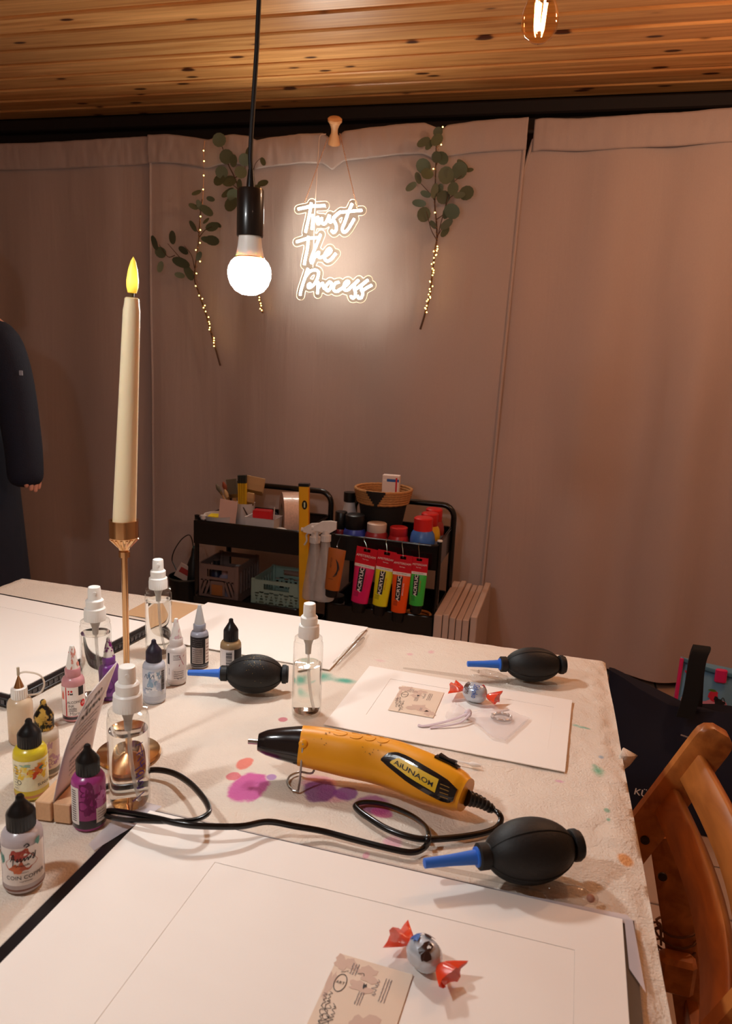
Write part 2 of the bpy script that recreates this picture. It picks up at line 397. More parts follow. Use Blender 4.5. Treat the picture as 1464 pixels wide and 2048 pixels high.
# floor: square stone tiles with recessed grout near the carts and chair, a printed continuation beyond
def tile_floor_mat():
    m, n, l, b = nt('tile_floor')
    tc = n.new('ShaderNodeTexCoord'); mp = n.new('ShaderNodeMapping'); mp.inputs['Location'].default_value = (-0.41, -1.64, 0); l.new(tc.outputs['Object'], mp.inputs[0])
    br = n.new('ShaderNodeTexBrick'); br.offset = 0; br.inputs['Scale'].default_value = 1; br.inputs['Brick Width'].default_value = 0.19; br.inputs['Row Height'].default_value = 0.19
    br.inputs['Mortar Size'].default_value = 0.003; br.inputs['Color1'].default_value = lin((176, 150, 132)); br.inputs['Color2'].default_value = lin((164, 138, 122)); br.inputs['Mortar'].default_value = lin((96, 84, 78))
    l.new(mp.outputs[0], br.inputs['Vector']); l.new(br.outputs[0], b.inputs['Base Color']); b.inputs['Roughness'].default_value = 0.5
    return m
floor = wall('floor', ((XL+XR)/2, (YB+YN)/2, -0.054), (XR-XL, YB-YN, 0.1), tile_floor_mat())
TS = 0.19
tile_m = M('floor_tile_glaze', (178, 150, 132), 0.42, vary=0.12, vscale=9, bump=0.12, bscale=50)
tile_me = mesh('tile', MB().box((0, 0, -0.003), (TS-0.007, TS-0.007, 0.010), bev=0.002), tile_m, 40)
for i in range(-4, 6):
    for j in range(-5, 7):
        x = 0.41+TS*(i+0.5); y = 1.64+TS*(j+0.5)
        if y < YB-0.1: obj('tile', tile_me, tile_m, floor, (x, y, -0.0025), (0, 0, (i+j) % 4*pi/2))
struct(obj('baseboard_back', MB().box(((XL+XR)/2, YB-0.012, 0.04), (XR-XL, 0.02, 0.08)), dark_wood))

# ------------------------------------------------------------------ curtains
CY = 2.90
top_px = [(-60, 288), (0, 287), (60, 286), (130, 282), (230, 277), (296, 272)]
top_px2 = [(300, 271), (330, 270), (360, 272), (395, 277), (418, 281), (440, 274), (470, 270), (500, 274), (515, 282), (540, 277), (600, 270), (648, 268), (668, 282), (690, 264), (740, 257), (800, 250), (850, 247), (885, 261), (897, 252), (950, 244), (1000, 240), (1040, 238), (1056, 236)]
top_px3 = [(1072, 238), (1085, 235), (1160, 236), (1240, 231), (1300, 226), (1360, 224), (1420, 218), (1470, 215), (1560, 212)]
def topfn(px):
    pts = sorted((Yp(x, y, CY).x, Yp(x, y, CY).z) for x, y in px); xs = [p[0] for p in pts]; zs = [p[1] for p in pts]
    return xs, zs
def curtain(px, x0, x1, label, yoff, seed, folds, lean=0.0):
    xs, zs = topfn(px); t = thing('curtain', label, 'curtain', ((x0+x1)/2, CY+yoff, 0), group=None)
    cx = (x0+x1)/2; r = random.Random(seed)
    ws = [(r.uniform(0.75, 1.25)*folds[i % len(folds)], r.uniform(0, 6.28), r.uniform(0.5, 1.0)) for i in range(6)]
    def fold(x, z):
        k = min(1.0, max(0.0, (1.95-z)/0.9)); a = 0
        for f, ph, am in ws: a += am*sin(f*x+ph+0.25*(1-z/2))
        a2 = 0.8*noise.noise(V((x*7, z*2.2, seed)))*0.012
        return -(0.015*a*(0.25+0.75*k)) + a2
    def zt(x): return float(np.interp(x, xs, zs))
    HB = 0.105
    def body(u, v):
        xt = x0+(x1-x0)*u; z = 0.03+(zt(xt)-HB*0.6-0.03)*v
        x = xt + lean*(1-z/2)*(1-u if px is top_px3 else u)
        if px is top_px3: x -= (xc-xb+0.016)*(1-u)**4*min(1.0, max(0.0, (2.0-z)/0.16))
        return (x-cx, fold(x, z), z)
    obj('panel', MB().grid(body, int((x1-x0)*110), 70), curtain_cloth, t, smooth=80)
    def band(u, v):
        x = x0+(x1-x0)*u; z = zt(x)-HB*(1-v)
        b = 0.006*sin(v*pi)+0.004*noise.noise(V((x*16, z*10, seed+3)))+0.003*noise.noise(V((x*45, z*16, seed)))
        return (x-cx, min(fold(x, z), 0)*0.4-0.010-b, z)
    h = MB().grid(band, int((x1-x0)*150), 14)
    obj('header_hem', h, curtain_cloth, t, smooth=80, solid=0.002)
    if px is not top_px:
        e = x0+0.006 if px is top_px2 else x0+0.004
    for xe in ((x0+0.006,) if px is not top_px2 else (x0+0.006, x1-0.006)):
        u = (xe-x0)/(x1-x0); pts = []
        for i in range(40):
            v = i/39; p = body(u, v); pts.append((p[0], p[1]-0.003, p[2]))
        obj('side_hem', MB().tube(pts, 0.005, 6), curtain_cloth, t)
    return t
xa = Yp(298, 270, CY).x; xb = Yp(1058, 236, CY).x; xc = Yp(1070, 236, CY).x
curtain(top_px, XL+0.05, xa-0.002, 'taupe curtain panel hanging behind the standing person and the candle', 0.012, 3, (9, 14, 6))
curtain(top_px2, xa, xb, 'wide taupe curtain panel that carries the lit sign and the leafy branches', 0.0, 11, (7, 12, 5), lean=-0.03)
curtain(top_px3, xc, XR-0.05, 'taupe curtain panel behind the chair and bags, nearest the orange filament bulb', 0.016, 23, (17, 26, 11), lean=-0.03)
rod = obj('curtain_rod', MB().tube([(XL+0.02, CY+0.012, 2.0), (XR-0.02, CY+0.012, 2.0)], 0.009, 10), dark_wood); tag(rod, 'thin dark curtain rod hidden in the header hems of the curtains', 'rod')

# ------------------------------------------------------------------ table and cloth
TX0, TX1, TY0, TY1 = -0.995, 0.082, -0.42, 1.165
def edge_out(y): return 0.024*min(1.0, max(0.0, (TY1-y)/0.68))      # the right edge runs slightly outwards towards the lens
t = thing('table', 'rectangular work table hidden under the stained cream cloth', 'table', ((TX0+TX1)/2, (TY0+TY1)/2, 0))
tw, tl = TX1-TX0-0.012, TY1-TY0-0.012
tw_m = M('table_wood', (150, 110, 74), 0.5, stretch=(2, 30, 2))
obj('tabletop', MB().prism([(-tw/2, -tl/2), (tw/2+edge_out(TY0), -tl/2), (tw/2+edge_out(0.48), 0.48-(TY0+TY1)/2), (tw/2, tl/2), (-tw/2, tl/2)], 0.718, 0.744), tw_m, t)
for sx in (-1, 1):
    for sy in (-1, 1): obj('leg', MB().box((sx*(tw/2-0.06), sy*(tl/2-0.06), 0.359), (0.05, 0.05, 0.718), bev=0.004), tw_m, t)
def cloth_mat():
    m, n, l, b = nt('muslin')
    tc = n.new('ShaderNodeTexCoord'); co = tc.outputs['Object']
    w = n.new('ShaderNodeTexNoise'); w.inputs['Scale'].default_value = 420; w.inputs['Detail'].default_value = 3; l.new(co, w.inputs['Vector'])
    big = n.new('ShaderNodeTexNoise'); big.inputs['Scale'].default_value = 6; big.inputs['Detail'].default_value = 6; l.new(co, big.inputs['Vector'])
    wr = n.new('ShaderNodeTexNoise'); wr.inputs['Scale'].default_value = 42; wr.inputs['Detail'].default_value = 7; wr.inputs['Roughness'].default_value = 0.65; wr.inputs['Distortion'].default_value = 0.8; l.new(co, wr.inputs['Vector'])
    mx = n.new('ShaderNodeMix'); mx.data_type = 'RGBA'; mx.inputs[6].default_value = lin((222, 206, 188)); mx.inputs[7].default_value = lin((242, 230, 216)); l.new(big.outputs['Fac'], mx.inputs[0])
    cur = mx.outputs[2]
    edge = n.new('ShaderNodeTexNoise'); edge.inputs['Scale'].default_value = 55; edge.inputs['Detail'].default_value = 4; l.new(co, edge.inputs['Vector'])
    es = n.new('ShaderNodeMath'); es.operation = 'MULTIPLY_ADD'; es.inputs[1].default_value = 0.7; es.inputs[2].default_value = -0.35; l.new(edge.outputs['Fac'], es.inputs[0])
    for px, py, rx, ry, c, a, soft in STAINS:
        p = P(px, py); dp = depth(p)
        rX = rx*dp/F_PX; rY = ry*dp/F_PX/0.47
        s1 = n.new('ShaderNodeVectorMath'); s1.operation = 'SUBTRACT'; l.new(co, s1.inputs[0]); s1.inputs[1].default_value = (p.x, p.y, 0)
        s2 = n.new('ShaderNodeVectorMath'); s2.operation = 'MULTIPLY'; l.new(s1.outputs[0], s2.inputs[0]); s2.inputs[1].default_value = (1/rX, 1/rY, 0)
        s3 = n.new('ShaderNodeVectorMath'); s3.operation = 'LENGTH'; l.new(s2.outputs[0], s3.inputs[0])
        s4 = n.new('ShaderNodeMath'); s4.operation = 'ADD'; l.new(s3.outputs['Value'], s4.inputs[0]); l.new(es.outputs[0], s4.inputs[1])
        s5 = n.new('ShaderNodeMapRange'); s5.interpolation_type = 'SMOOTHSTEP'; s5.inputs['From Min'].default_value = 1.04; s5.inputs['From Max'].default_value = 1.0-soft; s5.inputs['To Max'].default_value = a
        l.new(s4.outputs[0], s5.inputs['Value'])
        s6 = n.new('ShaderNodeMix'); s6.data_type = 'RGBA'; l.new(s5.outputs[0], s6.inputs[0]); l.new(cur, s6.inputs[6]); s6.inputs[7].default_value = lin(c); cur = s6.outputs[2]
    l.new(cur, b.inputs['Base Color']); b.inputs['Roughness'].default_value = 0.85; b.inputs['Specular IOR Level'].default_value = 0.2
    b1 = n.new('ShaderNodeBump'); b1.inputs['Strength'].default_value = 0.6; b1.inputs['Distance'].default_value = 0.002; l.new(w.outputs['Fac'], b1.inputs['Height'])
    b2 = n.new('ShaderNodeBump'); b2.inputs['Strength'].default_value = 0.42; b2.inputs['Distance'].default_value = 0.010; l.new(wr.outputs['Fac'], b2.inputs['Height']); l.new(b1.outputs[0], b2.inputs['Normal'])
    l.new(b2.outputs[0], b.inputs['Normal'])
    return m
STAINS = [  # picture place, half sizes, ink colour, strength, softness of the rim
    (497, 1570, 40, 25, (216, 86, 164), 0.9, 0.18), (495, 1568, 18, 12, (178, 70, 120), 0.5, 0.8), (489, 1524, 18, 12, (236, 120, 104), 0.85, 0.2), (467, 1550, 15, 8, (226, 112, 124), 0.85, 0.2), (543, 1551, 11, 6, (178, 124, 190), 0.8, 0.3),
    (638, 1562, 45, 14, (228, 140, 178), 0.6, 0.4), (665, 1588, 40, 12, (230, 140, 176), 0.55, 0.4), (638, 1578, 36, 20, (126, 58, 132), 0.85, 0.25), (693, 1584, 26, 13, (140, 66, 150), 0.85, 0.25), (748, 1606, 42, 17, (170, 84, 150), 0.8, 0.25), (765, 1622, 26, 9, (222, 96, 160), 0.8, 0.3),
    (566, 1437, 10, 5, (206, 112, 124), 0.85, 0.3), (785, 1680, 24, 12, (228, 150, 180), 0.6, 0.5), (732, 1706, 9, 7, (232, 140, 170), 0.6, 0.5),
    (640, 1350, 42, 13, (64, 170, 146), 0.9, 0.9), (625, 1372, 14, 16, (90, 184, 160), 0.6, 0.9), (690, 1360, 30, 8, (70, 170, 146), 0.9, 0.8), (600, 1352, 22, 3, (120, 190, 170), 0.5, 0.8),
    (1197, 1540, 18, 12, (92, 188, 152), 0.8, 0.9), (1190, 1530, 9, 6, (80, 170, 140), 0.5, 0.8), (1203, 1512, 7, 4, (120, 160, 190), 0.6, 0.6), (1214, 1620, 8, 5, (110, 180, 150), 0.7, 0.6), (1217, 1636, 5, 3, (110, 180, 150), 0.7, 0.6), (1168, 1453, 16, 3, (120, 190, 170), 0.7, 0.6), (1152, 1448, 10, 3, (110, 190, 170), 0.6, 0.6),
    (1251, 1714, 20, 10, (232, 160, 88), 0.85, 0.4), (1184, 1791, 10, 6, (208, 130, 104), 0.6, 0.6), (820, 1306, 10, 4, (228, 150, 170), 0.5, 0.8), (862, 1302, 8, 6, (228, 150, 170), 0.45, 0.8), (760, 1318, 16, 4, (226, 170, 180), 0.35, 0.8),
    (470, 1665, 10, 4, (200, 196, 110), 0.3, 0.8), (1060, 1290, 20, 5, (226, 190, 190), 0.4, 0.9), (1120, 1560, 12, 3, (220, 130, 190), 0.5, 0.7), (330, 1705, 26, 8, (224, 200, 180), 0.4, 0.9)]
muslin = cloth_mat()
cb = MB()
nx, ny = 300, 400; DROP = 0.26
def cloth_pt(u, v):
    # a sheet larger than the top: parameter along each axis walks down one side, over the top, down the other
    lx, ly = TX1-TX0, TY1-TY0
    su = -DROP+(lx+2*DROP)*u; sv = -DROP+(ly+2*DROP)*v
    def fold(s, L, a, b):
        if s < 0: return a-0.004-0.02*min(1, -s/0.2), s
        if s > L: return b+0.004+0.02*min(1, (s-L)/0.2), L-s
        return a+s, 0.0
    x, dx = fold(su, lx, TX0, TX1); y, dy = fold(sv, ly, TY0, TY1)
    d = min(dx, dy); ky = edge_out(min(TY1, y))*min(1.0, max(0.0, (su/lx-0.3)/0.7))
    if d < 0:
        wv = 0.010*sin((x+y)*26+1.3*sin((x-y)*9))*min(1, -d/0.12)
        if dx < 0: x += wv*(1 if su > 0 else -1)
        if dy < 0: y += wv*(1 if sv > 0 else -1)
        return (x+ky, y, 0.7495+d+0.0006*noise.noise(V((x*60, y*60, 0))))
    near = min(su, lx-su, sv, ly-sv); e = min(1.0, near/0.02)
    z = 0.7497+0.0014*noise.noise(V((x*9, y*9, 1.0)))+0.0009*noise.noise(V((x*34, y*34, 4.0)))
    z = min(z, 0.7512)-0.004*(1-e)**2
    k = max(0.0, 1-abs(lx-su)/0.07); z += k*(0.0030*noise.noise(V((x*70, y*45, 7.0)))-0.0020*abs(noise.noise(V((x*40+3*noise.noise(V((x*12, y*12, 2))), y*30, 9.0)))))
    return (x+ky+0.004*k*noise.noise(V((3, y*14, 0))), y, z)
cb.grid(cloth_pt, nx, ny)
tc_ = obj('tablecloth', cb, muslin, smooth=70); tag(tc_, 'wrinkled cream muslin cloth with magenta, violet and green ink stains', 'tablecloth')
fp = [Yp(1246, 1496, 0.9), Yp(1274, 1511, 0.93), Yp(1258, 1530, 0.9), Yp(1244, 1541, 0.87), Yp(1240, 1512, 0.87)]
fl = MB(); c0 = sum(fp, V((0, 0, 0)))/5; fl.add([tuple(c0+V((0.004, 0, 0.004)))]+[tuple(p) for p in fp], [(0, 1+i, 1+(i+1) % 5) for i in range(5)])
obj('cloth_fold', fl, muslin, tc_, solid=0.002)

# ------------------------------------------------------------------ pendant lamps
def pendant(name, label, cord_world, bottom, H, strength):
    t = thing(name, label, 'lamp', bottom)
    k = H/0.135                                   # built at 135 mm from the bulb's foot to the top of the holder
    B = MB().lathe([(0.0, 0), (0.0095, 0.0011), (0.0185, 0.0056), (0.0248, 0.0135), (0.0280, 0.0225), (0.0285, 0.029), (0.0273, 0.0365), (0.0245, 0.0425), (0.0200, 0.0468)], 36)
    gm = nt('led_globe')[0]; b = gm.node_tree.nodes['Principled BSDF']; b.inputs['Base Color'].default_value = (0.9, 0.9, 0.88, 1)
    b.inputs['Emission Color'].default_value = (*LED_COL, 1); b.inputs['Emission Strength'].default_value = strength
    rimm = nt('led_globe_rim')[0]; b = rimm.node_tree.nodes['Principled BSDF']; b.inputs['Emission Color'].default_value = (*LED_COL, 1); b.inputs['Emission Strength'].default_value = 5.0
    bulb = obj('bulb', MB().lathe([(0.0188, 0.0462), (0.0184, 0.049), (0.0158, 0.062), (0.0146, 0.0745), (0.0145, 0.078), (0.0, 0.078)], 36), white_plastic, t)
    go = obj('bulb_globe', B, [gm, rimm], bulb)
    for pg in go.data.polygons: pg.material_index = 1 if pg.center.z > 0.0335 else 0      # the diffuser is dimmer above its widest ring
    obj('bulb_collar_ring', MB().lathe([(0.0192, 0.0466), (0.0198, 0.0476), (0.0192, 0.0486)], 36, cap=False), gold_metal, bulb)
    s = obj('lamp_holder', MB().lathe([(0.0152, 0.0745), (0.0170, 0.0742), (0.0174, 0.0755), (0.0174, 0.130), (0.0164, 0.1325), (0.0062, 0.133), (0.0, 0.133)], 36), M('holder_black', (20, 18, 18), 0.28, coat=0.4), t)
    obj('strain_relief', MB().lathe([(0.0058, 0.132), (0.0055, 0.138), (0.0040, 0.152), (0.0036, 0.156), (0.0, 0.156)], 20), black_plastic, s)
    bw = V(bottom)
    obj('cord', MB().tube(spline([V(p)-bw for p in cord_world], 8), 0.0030, 10), M('cord_black', (14, 14, 16), 0.6, bump=0.2, bscale=900), t)
    obj('ceiling_cup', MB().lathe([(0.045, 0), (0.045, 0.014), (0.036, 0.024), (0.0, 0.026)], 30, T=Matrix.Translation(V(cord_world[-1])-bw+V((0, 0, -0.001))) @ Matrix.Rotation(pi, 4, 'X')), black_plastic, t)
    for o in (bulb, s): pass
    return t
gl = CAM+ray(499, 548).normalized()*1.05
yb = gl.y
bot = V((gl.x, yb, Yp(500, 591, yb).z))
cw = [bot+V((0, 0, 0.154)), Yp(501, 300, yb), Yp(507, 200, yb), Yp(514, 90, yb), Yp(518, 0, yb)]
cw.append(V((cw[-1].x+0.02, yb, CZ-0.0)))
pl = pendant('pendant_lamp', 'bare white globe bulb in a black holder hanging on a black cord above the table', cw, bot, 0.135, LED_STRENGTH)
l2 = V(LEFT_LAMP)
pendant('pendant_lamp', 'second bare white globe bulb on a black cord, above the left end of the table', [l2+V((0, 0, 0.154)), l2+V((0, 0, 0.3)), V((l2.x, l2.y, CZ))], l2, 0.135, LEFT_STRENGTH)

# filament bulb
d = ray(1080, 38).normalized(); fc = CAM+d*1.5
t = thing('filament_bulb_lamp', 'clear glass filament bulb glowing orange just below the wooden ceiling', 'lamp', (fc.x, fc.y, fc.z-0.036))
prof = [(0.0, 0), (0.012, 0.002), (0.022, 0.009), (0.0285, 0.020), (0.0305, 0.032), (0.0290, 0.046), (0.0235, 0.062), (0.0165, 0.078), (0.0132, 0.090), (0.013, 0.1)]
obj('glass', MB().lathe(prof, 36, cap=False), clear('bulb_glass', (255, 236, 200), 1.2, 0.02), t)
gm = nt('filament_glow')[0]; b = gm.node_tree.nodes['Principled BSDF']; b.inputs['Emission Color'].default_value = (*FIL_COL, 1); b.inputs['Emission Strength'].default_value = FIL_STRENGTH
for i in range(4):
    a = pi/4+i*pi/2; p0 = V((0.005*cos(a), 0.005*sin(a), 0.020)); p1 = V((0.0095*cos(a), 0.0095*sin(a), 0.062))
    obj('filament', MB().tube([p0, p1], 0.0013, 8), gm, t)
obj('stem', MB().tube([(0, 0, 0.095), (0, 0, 0.070), (0, 0, 0.018)], [0.005, 0.0025, 0.001], 8), clear_wall, t)
obj('lamp_holder', MB().lathe([(0.0, 0.096), (0.0135, 0.096), (0.0195, 0.1), (0.0195, 0.16), (0.0175, 0.164), (0.0, 0.165)], 30), black_plastic, t)
obj('cord', MB().tube([(0, 0, 0.16), (0, 0, CZ-fc.z+0.036)], 0.003, 8), black_plastic, t)

# ------------------------------------------------------------------ lit script sign
SY = 2.815
def S(x, y, off=0.0): return Yp(560+x/6.1, 360+y/6.1, SY-off)
STROKES = [
    [(225, 357), (300, 341), (380, 325), (550, 315)], [(385, 282), (368, 400), (340, 530), (315, 640)],
    [(405, 425), (401, 520), (393, 605)], [(400, 545), (425, 490), (450, 465), (468, 462), (462, 500), (462, 530), (480, 535), (505, 490), (515, 462)],
    [(515, 462), (512, 505), (530, 538), (560, 525), (590, 470), (608, 430)], [(608, 430), (602, 490), (618, 515), (640, 500), (690, 430), (745, 388), (700, 425), (652, 468), (672, 515), (690, 560), (688, 610), (660, 642), (632, 618)],
    [(885, 292), (840, 390), (790, 530), (764, 595), (775, 632), (805, 632), (850, 580), (910, 475)], [(755, 395), (860, 385), (1000, 372)],
    [(205, 757), (270, 737), (340, 716), (470, 705)], [(350, 690), (340, 830), (318, 940), (300, 1035)],
    [(500, 665), (455, 780), (405, 900), (380, 980), (395, 1012), (420, 960), (455, 900), (478, 885), (470, 925), (490, 948), (530, 935)],
    [(530, 935), (580, 915), (625, 870), (605, 838), (565, 880), (545, 945), (575, 990), (625, 970), (685, 897)],
    [(345, 1080), (300, 1220), (262, 1340), (250, 1410)], [(318, 1180), (365, 1120), (430, 1100), (472, 1125), (465, 1190), (430, 1260), (385, 1305), (352, 1312), (350, 1280), (375, 1262)],
    [(468, 1240), (466, 1320), (460, 1390)], [(464, 1335), (490, 1288), (520, 1262), (530, 1280), (540, 1320), (575, 1330)],
    [(610, 1243), (570, 1285), (565, 1335), (592, 1350), (625, 1310), (632, 1265), (610, 1243)],
    [(720, 1247), (680, 1262), (655, 1310), (668, 1352), (705, 1358), (760, 1322)], [(760, 1322), (815, 1285), (842, 1248), (815, 1238), (785, 1285), (790, 1335), (825, 1345), (868, 1310)],
    [(868, 1310), (962, 1222), (915, 1275), (912, 1330), (925, 1385), (908, 1435), (880, 1438), (868, 1412)],
    [(935, 1330), (1076, 1222), (1000, 1290), (998, 1340), (1012, 1385), (995, 1436), (962, 1440), (950, 1412)], [(1010, 1352), (1060, 1318), (1120, 1285)]]
so = S(620, 800)
t = thing('script_sign', 'lit white script sign reading Trust The Process on a clear acrylic plate', 'sign', so)
neon = nt('neon_white')[0]; b = neon.node_tree.nodes['Principled BSDF']; b.inputs['Emission Color'].default_value = (*NEON_COL, 1); b.inputs['Emission Strength'].default_value = NEON_STRENGTH
nback = nt('neon_housing')[0]; b = nback.node_tree.nodes['Principled BSDF']; b.inputs['Emission Color'].default_value = (*NEON_COL, 1); b.inputs['Emission Strength'].default_value = NEON_BACK
segs = []
for st in STROKES:
    w = [S(*p)-so for p in st]; sp = spline(w, 5) if len(w) > 2 else w
    o = obj('letter_stroke', MB().tube([tuple(p+V((0, -0.004, 0))) for p in sp], 0.0043, 8), [neon, nback], t)
    for pg in o.data.polygons: pg.material_index = 1 if pg.normal.y > 0.1 else 0      # silicone tube lit at its face, dimmer towards the plate
    segs += [((a.x, a.z), (b_.x, b_.z)) for a, b_ in zip(sp[:-1], sp[1:])]
A = np.array([s[0] for s in segs]); Bn = np.array([s[1] for s in segs])
gx = np.arange(-0.20, 0.24, 0.003); gz = np.arange(-0.24, 0.24, 0.003)
GX, GZ = np.meshgrid(gx, gz); Dm = np.full(GX.shape, 9.0)
for a, c in zip(A, Bn):
    dv = c-a; L2 = max(1e-12, dv@dv); tt = np.clip(((GX-a[0])*dv[0]+(GZ-a[1])*dv[1])/L2, 0, 1)
    Dm = np.minimum(Dm, np.hypot(GX-a[0]-tt*dv[0], GZ-a[1]-tt*dv[1]))
ISO = 0.0168; segl = {}
def cross(i0, j0, i1, j1):
    a, c = Dm[j0, i0], Dm[j1, i1]; k_ = (ISO-a)/(c-a); return (gx[i0]+(gx[i1]-gx[i0])*k_, gz[j0]+(gz[j1]-gz[j0])*k_)
plate = MB(); links = {}; pos = {}
for j in range(len(gz)-1):
    for i in range(len(gx)-1):
        cs = [(i, j), (i+1, j), (i+1, j+1), (i, j+1)]; ins = [Dm[q, p] < ISO for p, q in cs]
        if not any(ins): continue
        poly = []; ed = []
        for k_ in range(4):
            a, c = cs[k_], cs[(k_+1) % 4]
            if ins[k_]: poly.append((gx[a[0]], gz[a[1]]))
            if ins[k_] != ins[(k_+1) % 4]:
                p_ = cross(*a, *c); key = (min(a, c), max(a, c)); pos[key] = p_; poly.append(p_); ed.append(key)
        if len(poly) >= 3:
            for yy, rev in ((-0.001, False), (0.003, True)):
                vs_ = [(p[0], yy, p[1]) for p in poly]; plate.add(vs_, [tuple(range(len(poly)))[::-1] if rev else tuple(range(len(poly)))])
        for q in range(0, len(ed)-1, 2):
            links.setdefault(ed[q], []).append(ed[q+1]); links.setdefault(ed[q+1], []).append(ed[q])
obj('backing_plate', plate, clear('acrylic', (250, 250, 246), 0.6, 0.05), t, smooth=0)
em = MB(); seen = set()
for k_ in list(links):
    if k_ in seen: continue
    loop = [k_]; seen.add(k_); cur = k_
    while True:
        nx_ = [q for q in links[cur] if q not in seen]
        if not nx_: break
        cur = nx_[0]; seen.add(cur); loop.append(cur)
    if len(loop) > 8:
        pts = [V((pos[q][0], 0.001, pos[q][1])) for q in loop]
        sm = [(pts[i-1]+pts[i]*2+pts[(i+1) % len(pts)])/4 for i in range(len(pts))]
        em.tube(sm if loop[0] in links[loop[-1]] else sm[1:-1], 0.0013, 5, closed=loop[0] in links[loop[-1]])
edge_m = M('acrylic_edge', (255, 226, 196), 0.25, emit=NEON_COL, estr=0.25)  # light caught from the tubes, put in as a faint glow of the edge
obj('plate_edge', em, edge_m, t)
peg_top = Yp(668, 268, SY+0.005)
chain_m = M('chain_copper', (206, 150, 116), 0.3, 0.8)
def chain(p0, p1):
    p0, p1 = V(p0)-so, V(p1)-so; n_ = int((p1-p0).length/0.0060); mb = MB()
    for i in range(n_+1): mb.sphere(tuple(p0.lerp(p1, i/n_)), 0.0025, 7, 5)
    mb.tube([p0, p1], 0.0007, 5); return mb
obj('chain', chain(Yp(655, 277, SY-0.01), Yp(609, 406, SY)), chain_m, t)
obj('chain', chain(Yp(680, 268, SY-0.01), Yp(714, 415, SY)), chain_m, t)
obj('power_cord', MB().tube(spline([Yp(652, 268, SY-0.004)-so, Yp(640, 272, SY-0.006)-so, Yp(637, 300, SY-0.004)-so, Yp(634, 345, SY-0.004)-so, Yp(630, 420, SY+0.001)-so, Yp(627, 500, SY+0.003)-so, Yp(626, 535, SY+0.002)-so], 6), 0.0016, 6), M('cord_clear', (226, 200, 184), 0.4), t)
# turned wooden peg that carries the chain
pb = Yp(668, 288, 2.868)
peg = thing('wooden_peg', 'turned light wooden peg poking out between curtain top and ceiling, carrying the sign chain', 'peg', pb)
ax = (Yp(670, 236, 2.815)-pb).normalized(); L = (Yp(670, 236, 2.815)-pb).length
Tq = V((0, 0, 1)).rotation_difference(ax).to_matrix().to_4x4()
obj('shaft', MB().lathe([(0.023, 0), (0.0215, 0.1*L), (0.017, 0.3*L), (0.0125, 0.42*L), (0.0122, 0.58*L), (0.0165, 0.72*L), (0.021, 0.80*L), (0.021, 0.83*L), (0.0, 0.84*L)], 28, Tq), M('peg_wood', (226, 170, 120), 0.45, stretch=(4, 4, 30)), peg)
obj('knob', MB().lathe([(0.0, 0.825*L), (0.022, 0.83*L), (0.0262, 0.87*L), (0.0262, 0.96*L), (0.022, L), (0.0, L*1.01)], 28, Tq), MATS['peg_wood'], peg)

# ------------------------------------------------------------------ eucalyptus branches with wound fairy lights
LY = 2.85
def leafmat(name, c):
    m, n, l, b = nt(name); b.inputs['Base Color'].default_value = lin(c)
    tc = n.new('ShaderNodeTexCoord'); oi = n.new('ShaderNodeObjectInfo'); hs = n.new('ShaderNodeHueSaturation'); nz = n.new('ShaderNodeTexNoise'); nz.inputs['Scale'].default_value = 60
    l.new(tc.outputs['Object'], nz.inputs['Vector']); mx = n.new('ShaderNodeMix'); mx.data_type = 'RGBA'; mx.inputs[6].default_value = lin(tuple(v*0.86 for v in c)); mx.inputs[7].default_value = lin(tuple(min(255, v*1.1) for v in c)); l.new(nz.outputs['Fac'], mx.inputs[0])
    mr = n.new('ShaderNodeMapRange'); mr.inputs['To Min'].default_value = 0.72; mr.inputs['To Max'].default_value = 1.2; l.new(oi.outputs['Random'], mr.inputs['Value']); l.new(mr.outputs[0], hs.inputs['Value']); l.new(mx.outputs[2], hs.inputs['Color']); l.new(hs.outputs[0], b.inputs['Base Color'])
    b.inputs['Roughness'].default_value = 0.55; return m
leaf_m = leafmat('eucalyptus_leaf', (92, 100, 76))
twig_m = M('twig_brown', (84, 56, 40), 0.7)
def leaf_mesh(round_):
    mb = MB(); n = 12; ring = [(0, 0.0, 0)]
    for i in range(1, n): 
        a = pi*i/n*2-pi; x = 0.5+0.5*cos(a)*-1; w = sin(a)*(0.47 if round_ else 0.30)
        ring.append((0.5-0.5*cos(2*pi*i/n), (0.47 if round_ else 0.27)*sin(2*pi*i/n), 0))
    mid = [(0.25, 0, -0.03), (0.5, 0, -0.045), (0.78, 0, -0.03)]
    vs = [(x, y, 0.10*(y*y)*2-0.03*sin(pi*x)) for x, y, z in ring]+mid
    fs = []; m0 = n
    def near(x): return m0+(0 if x < 0.37 else 1 if x < 0.64 else 2)
    for i in range(n):
        a, c = i, (i+1) % n; ma, mc = near(vs[a][0]), near(vs[c][0])
        fs.append((a, c, mc) if ma == mc else (a, c, mc, ma))
    mb.add(vs, fs); return mesh('leaf', mb, leaf_m, 80)
leaf_round, leaf_long = leaf_mesh(True), leaf_mesh(False)
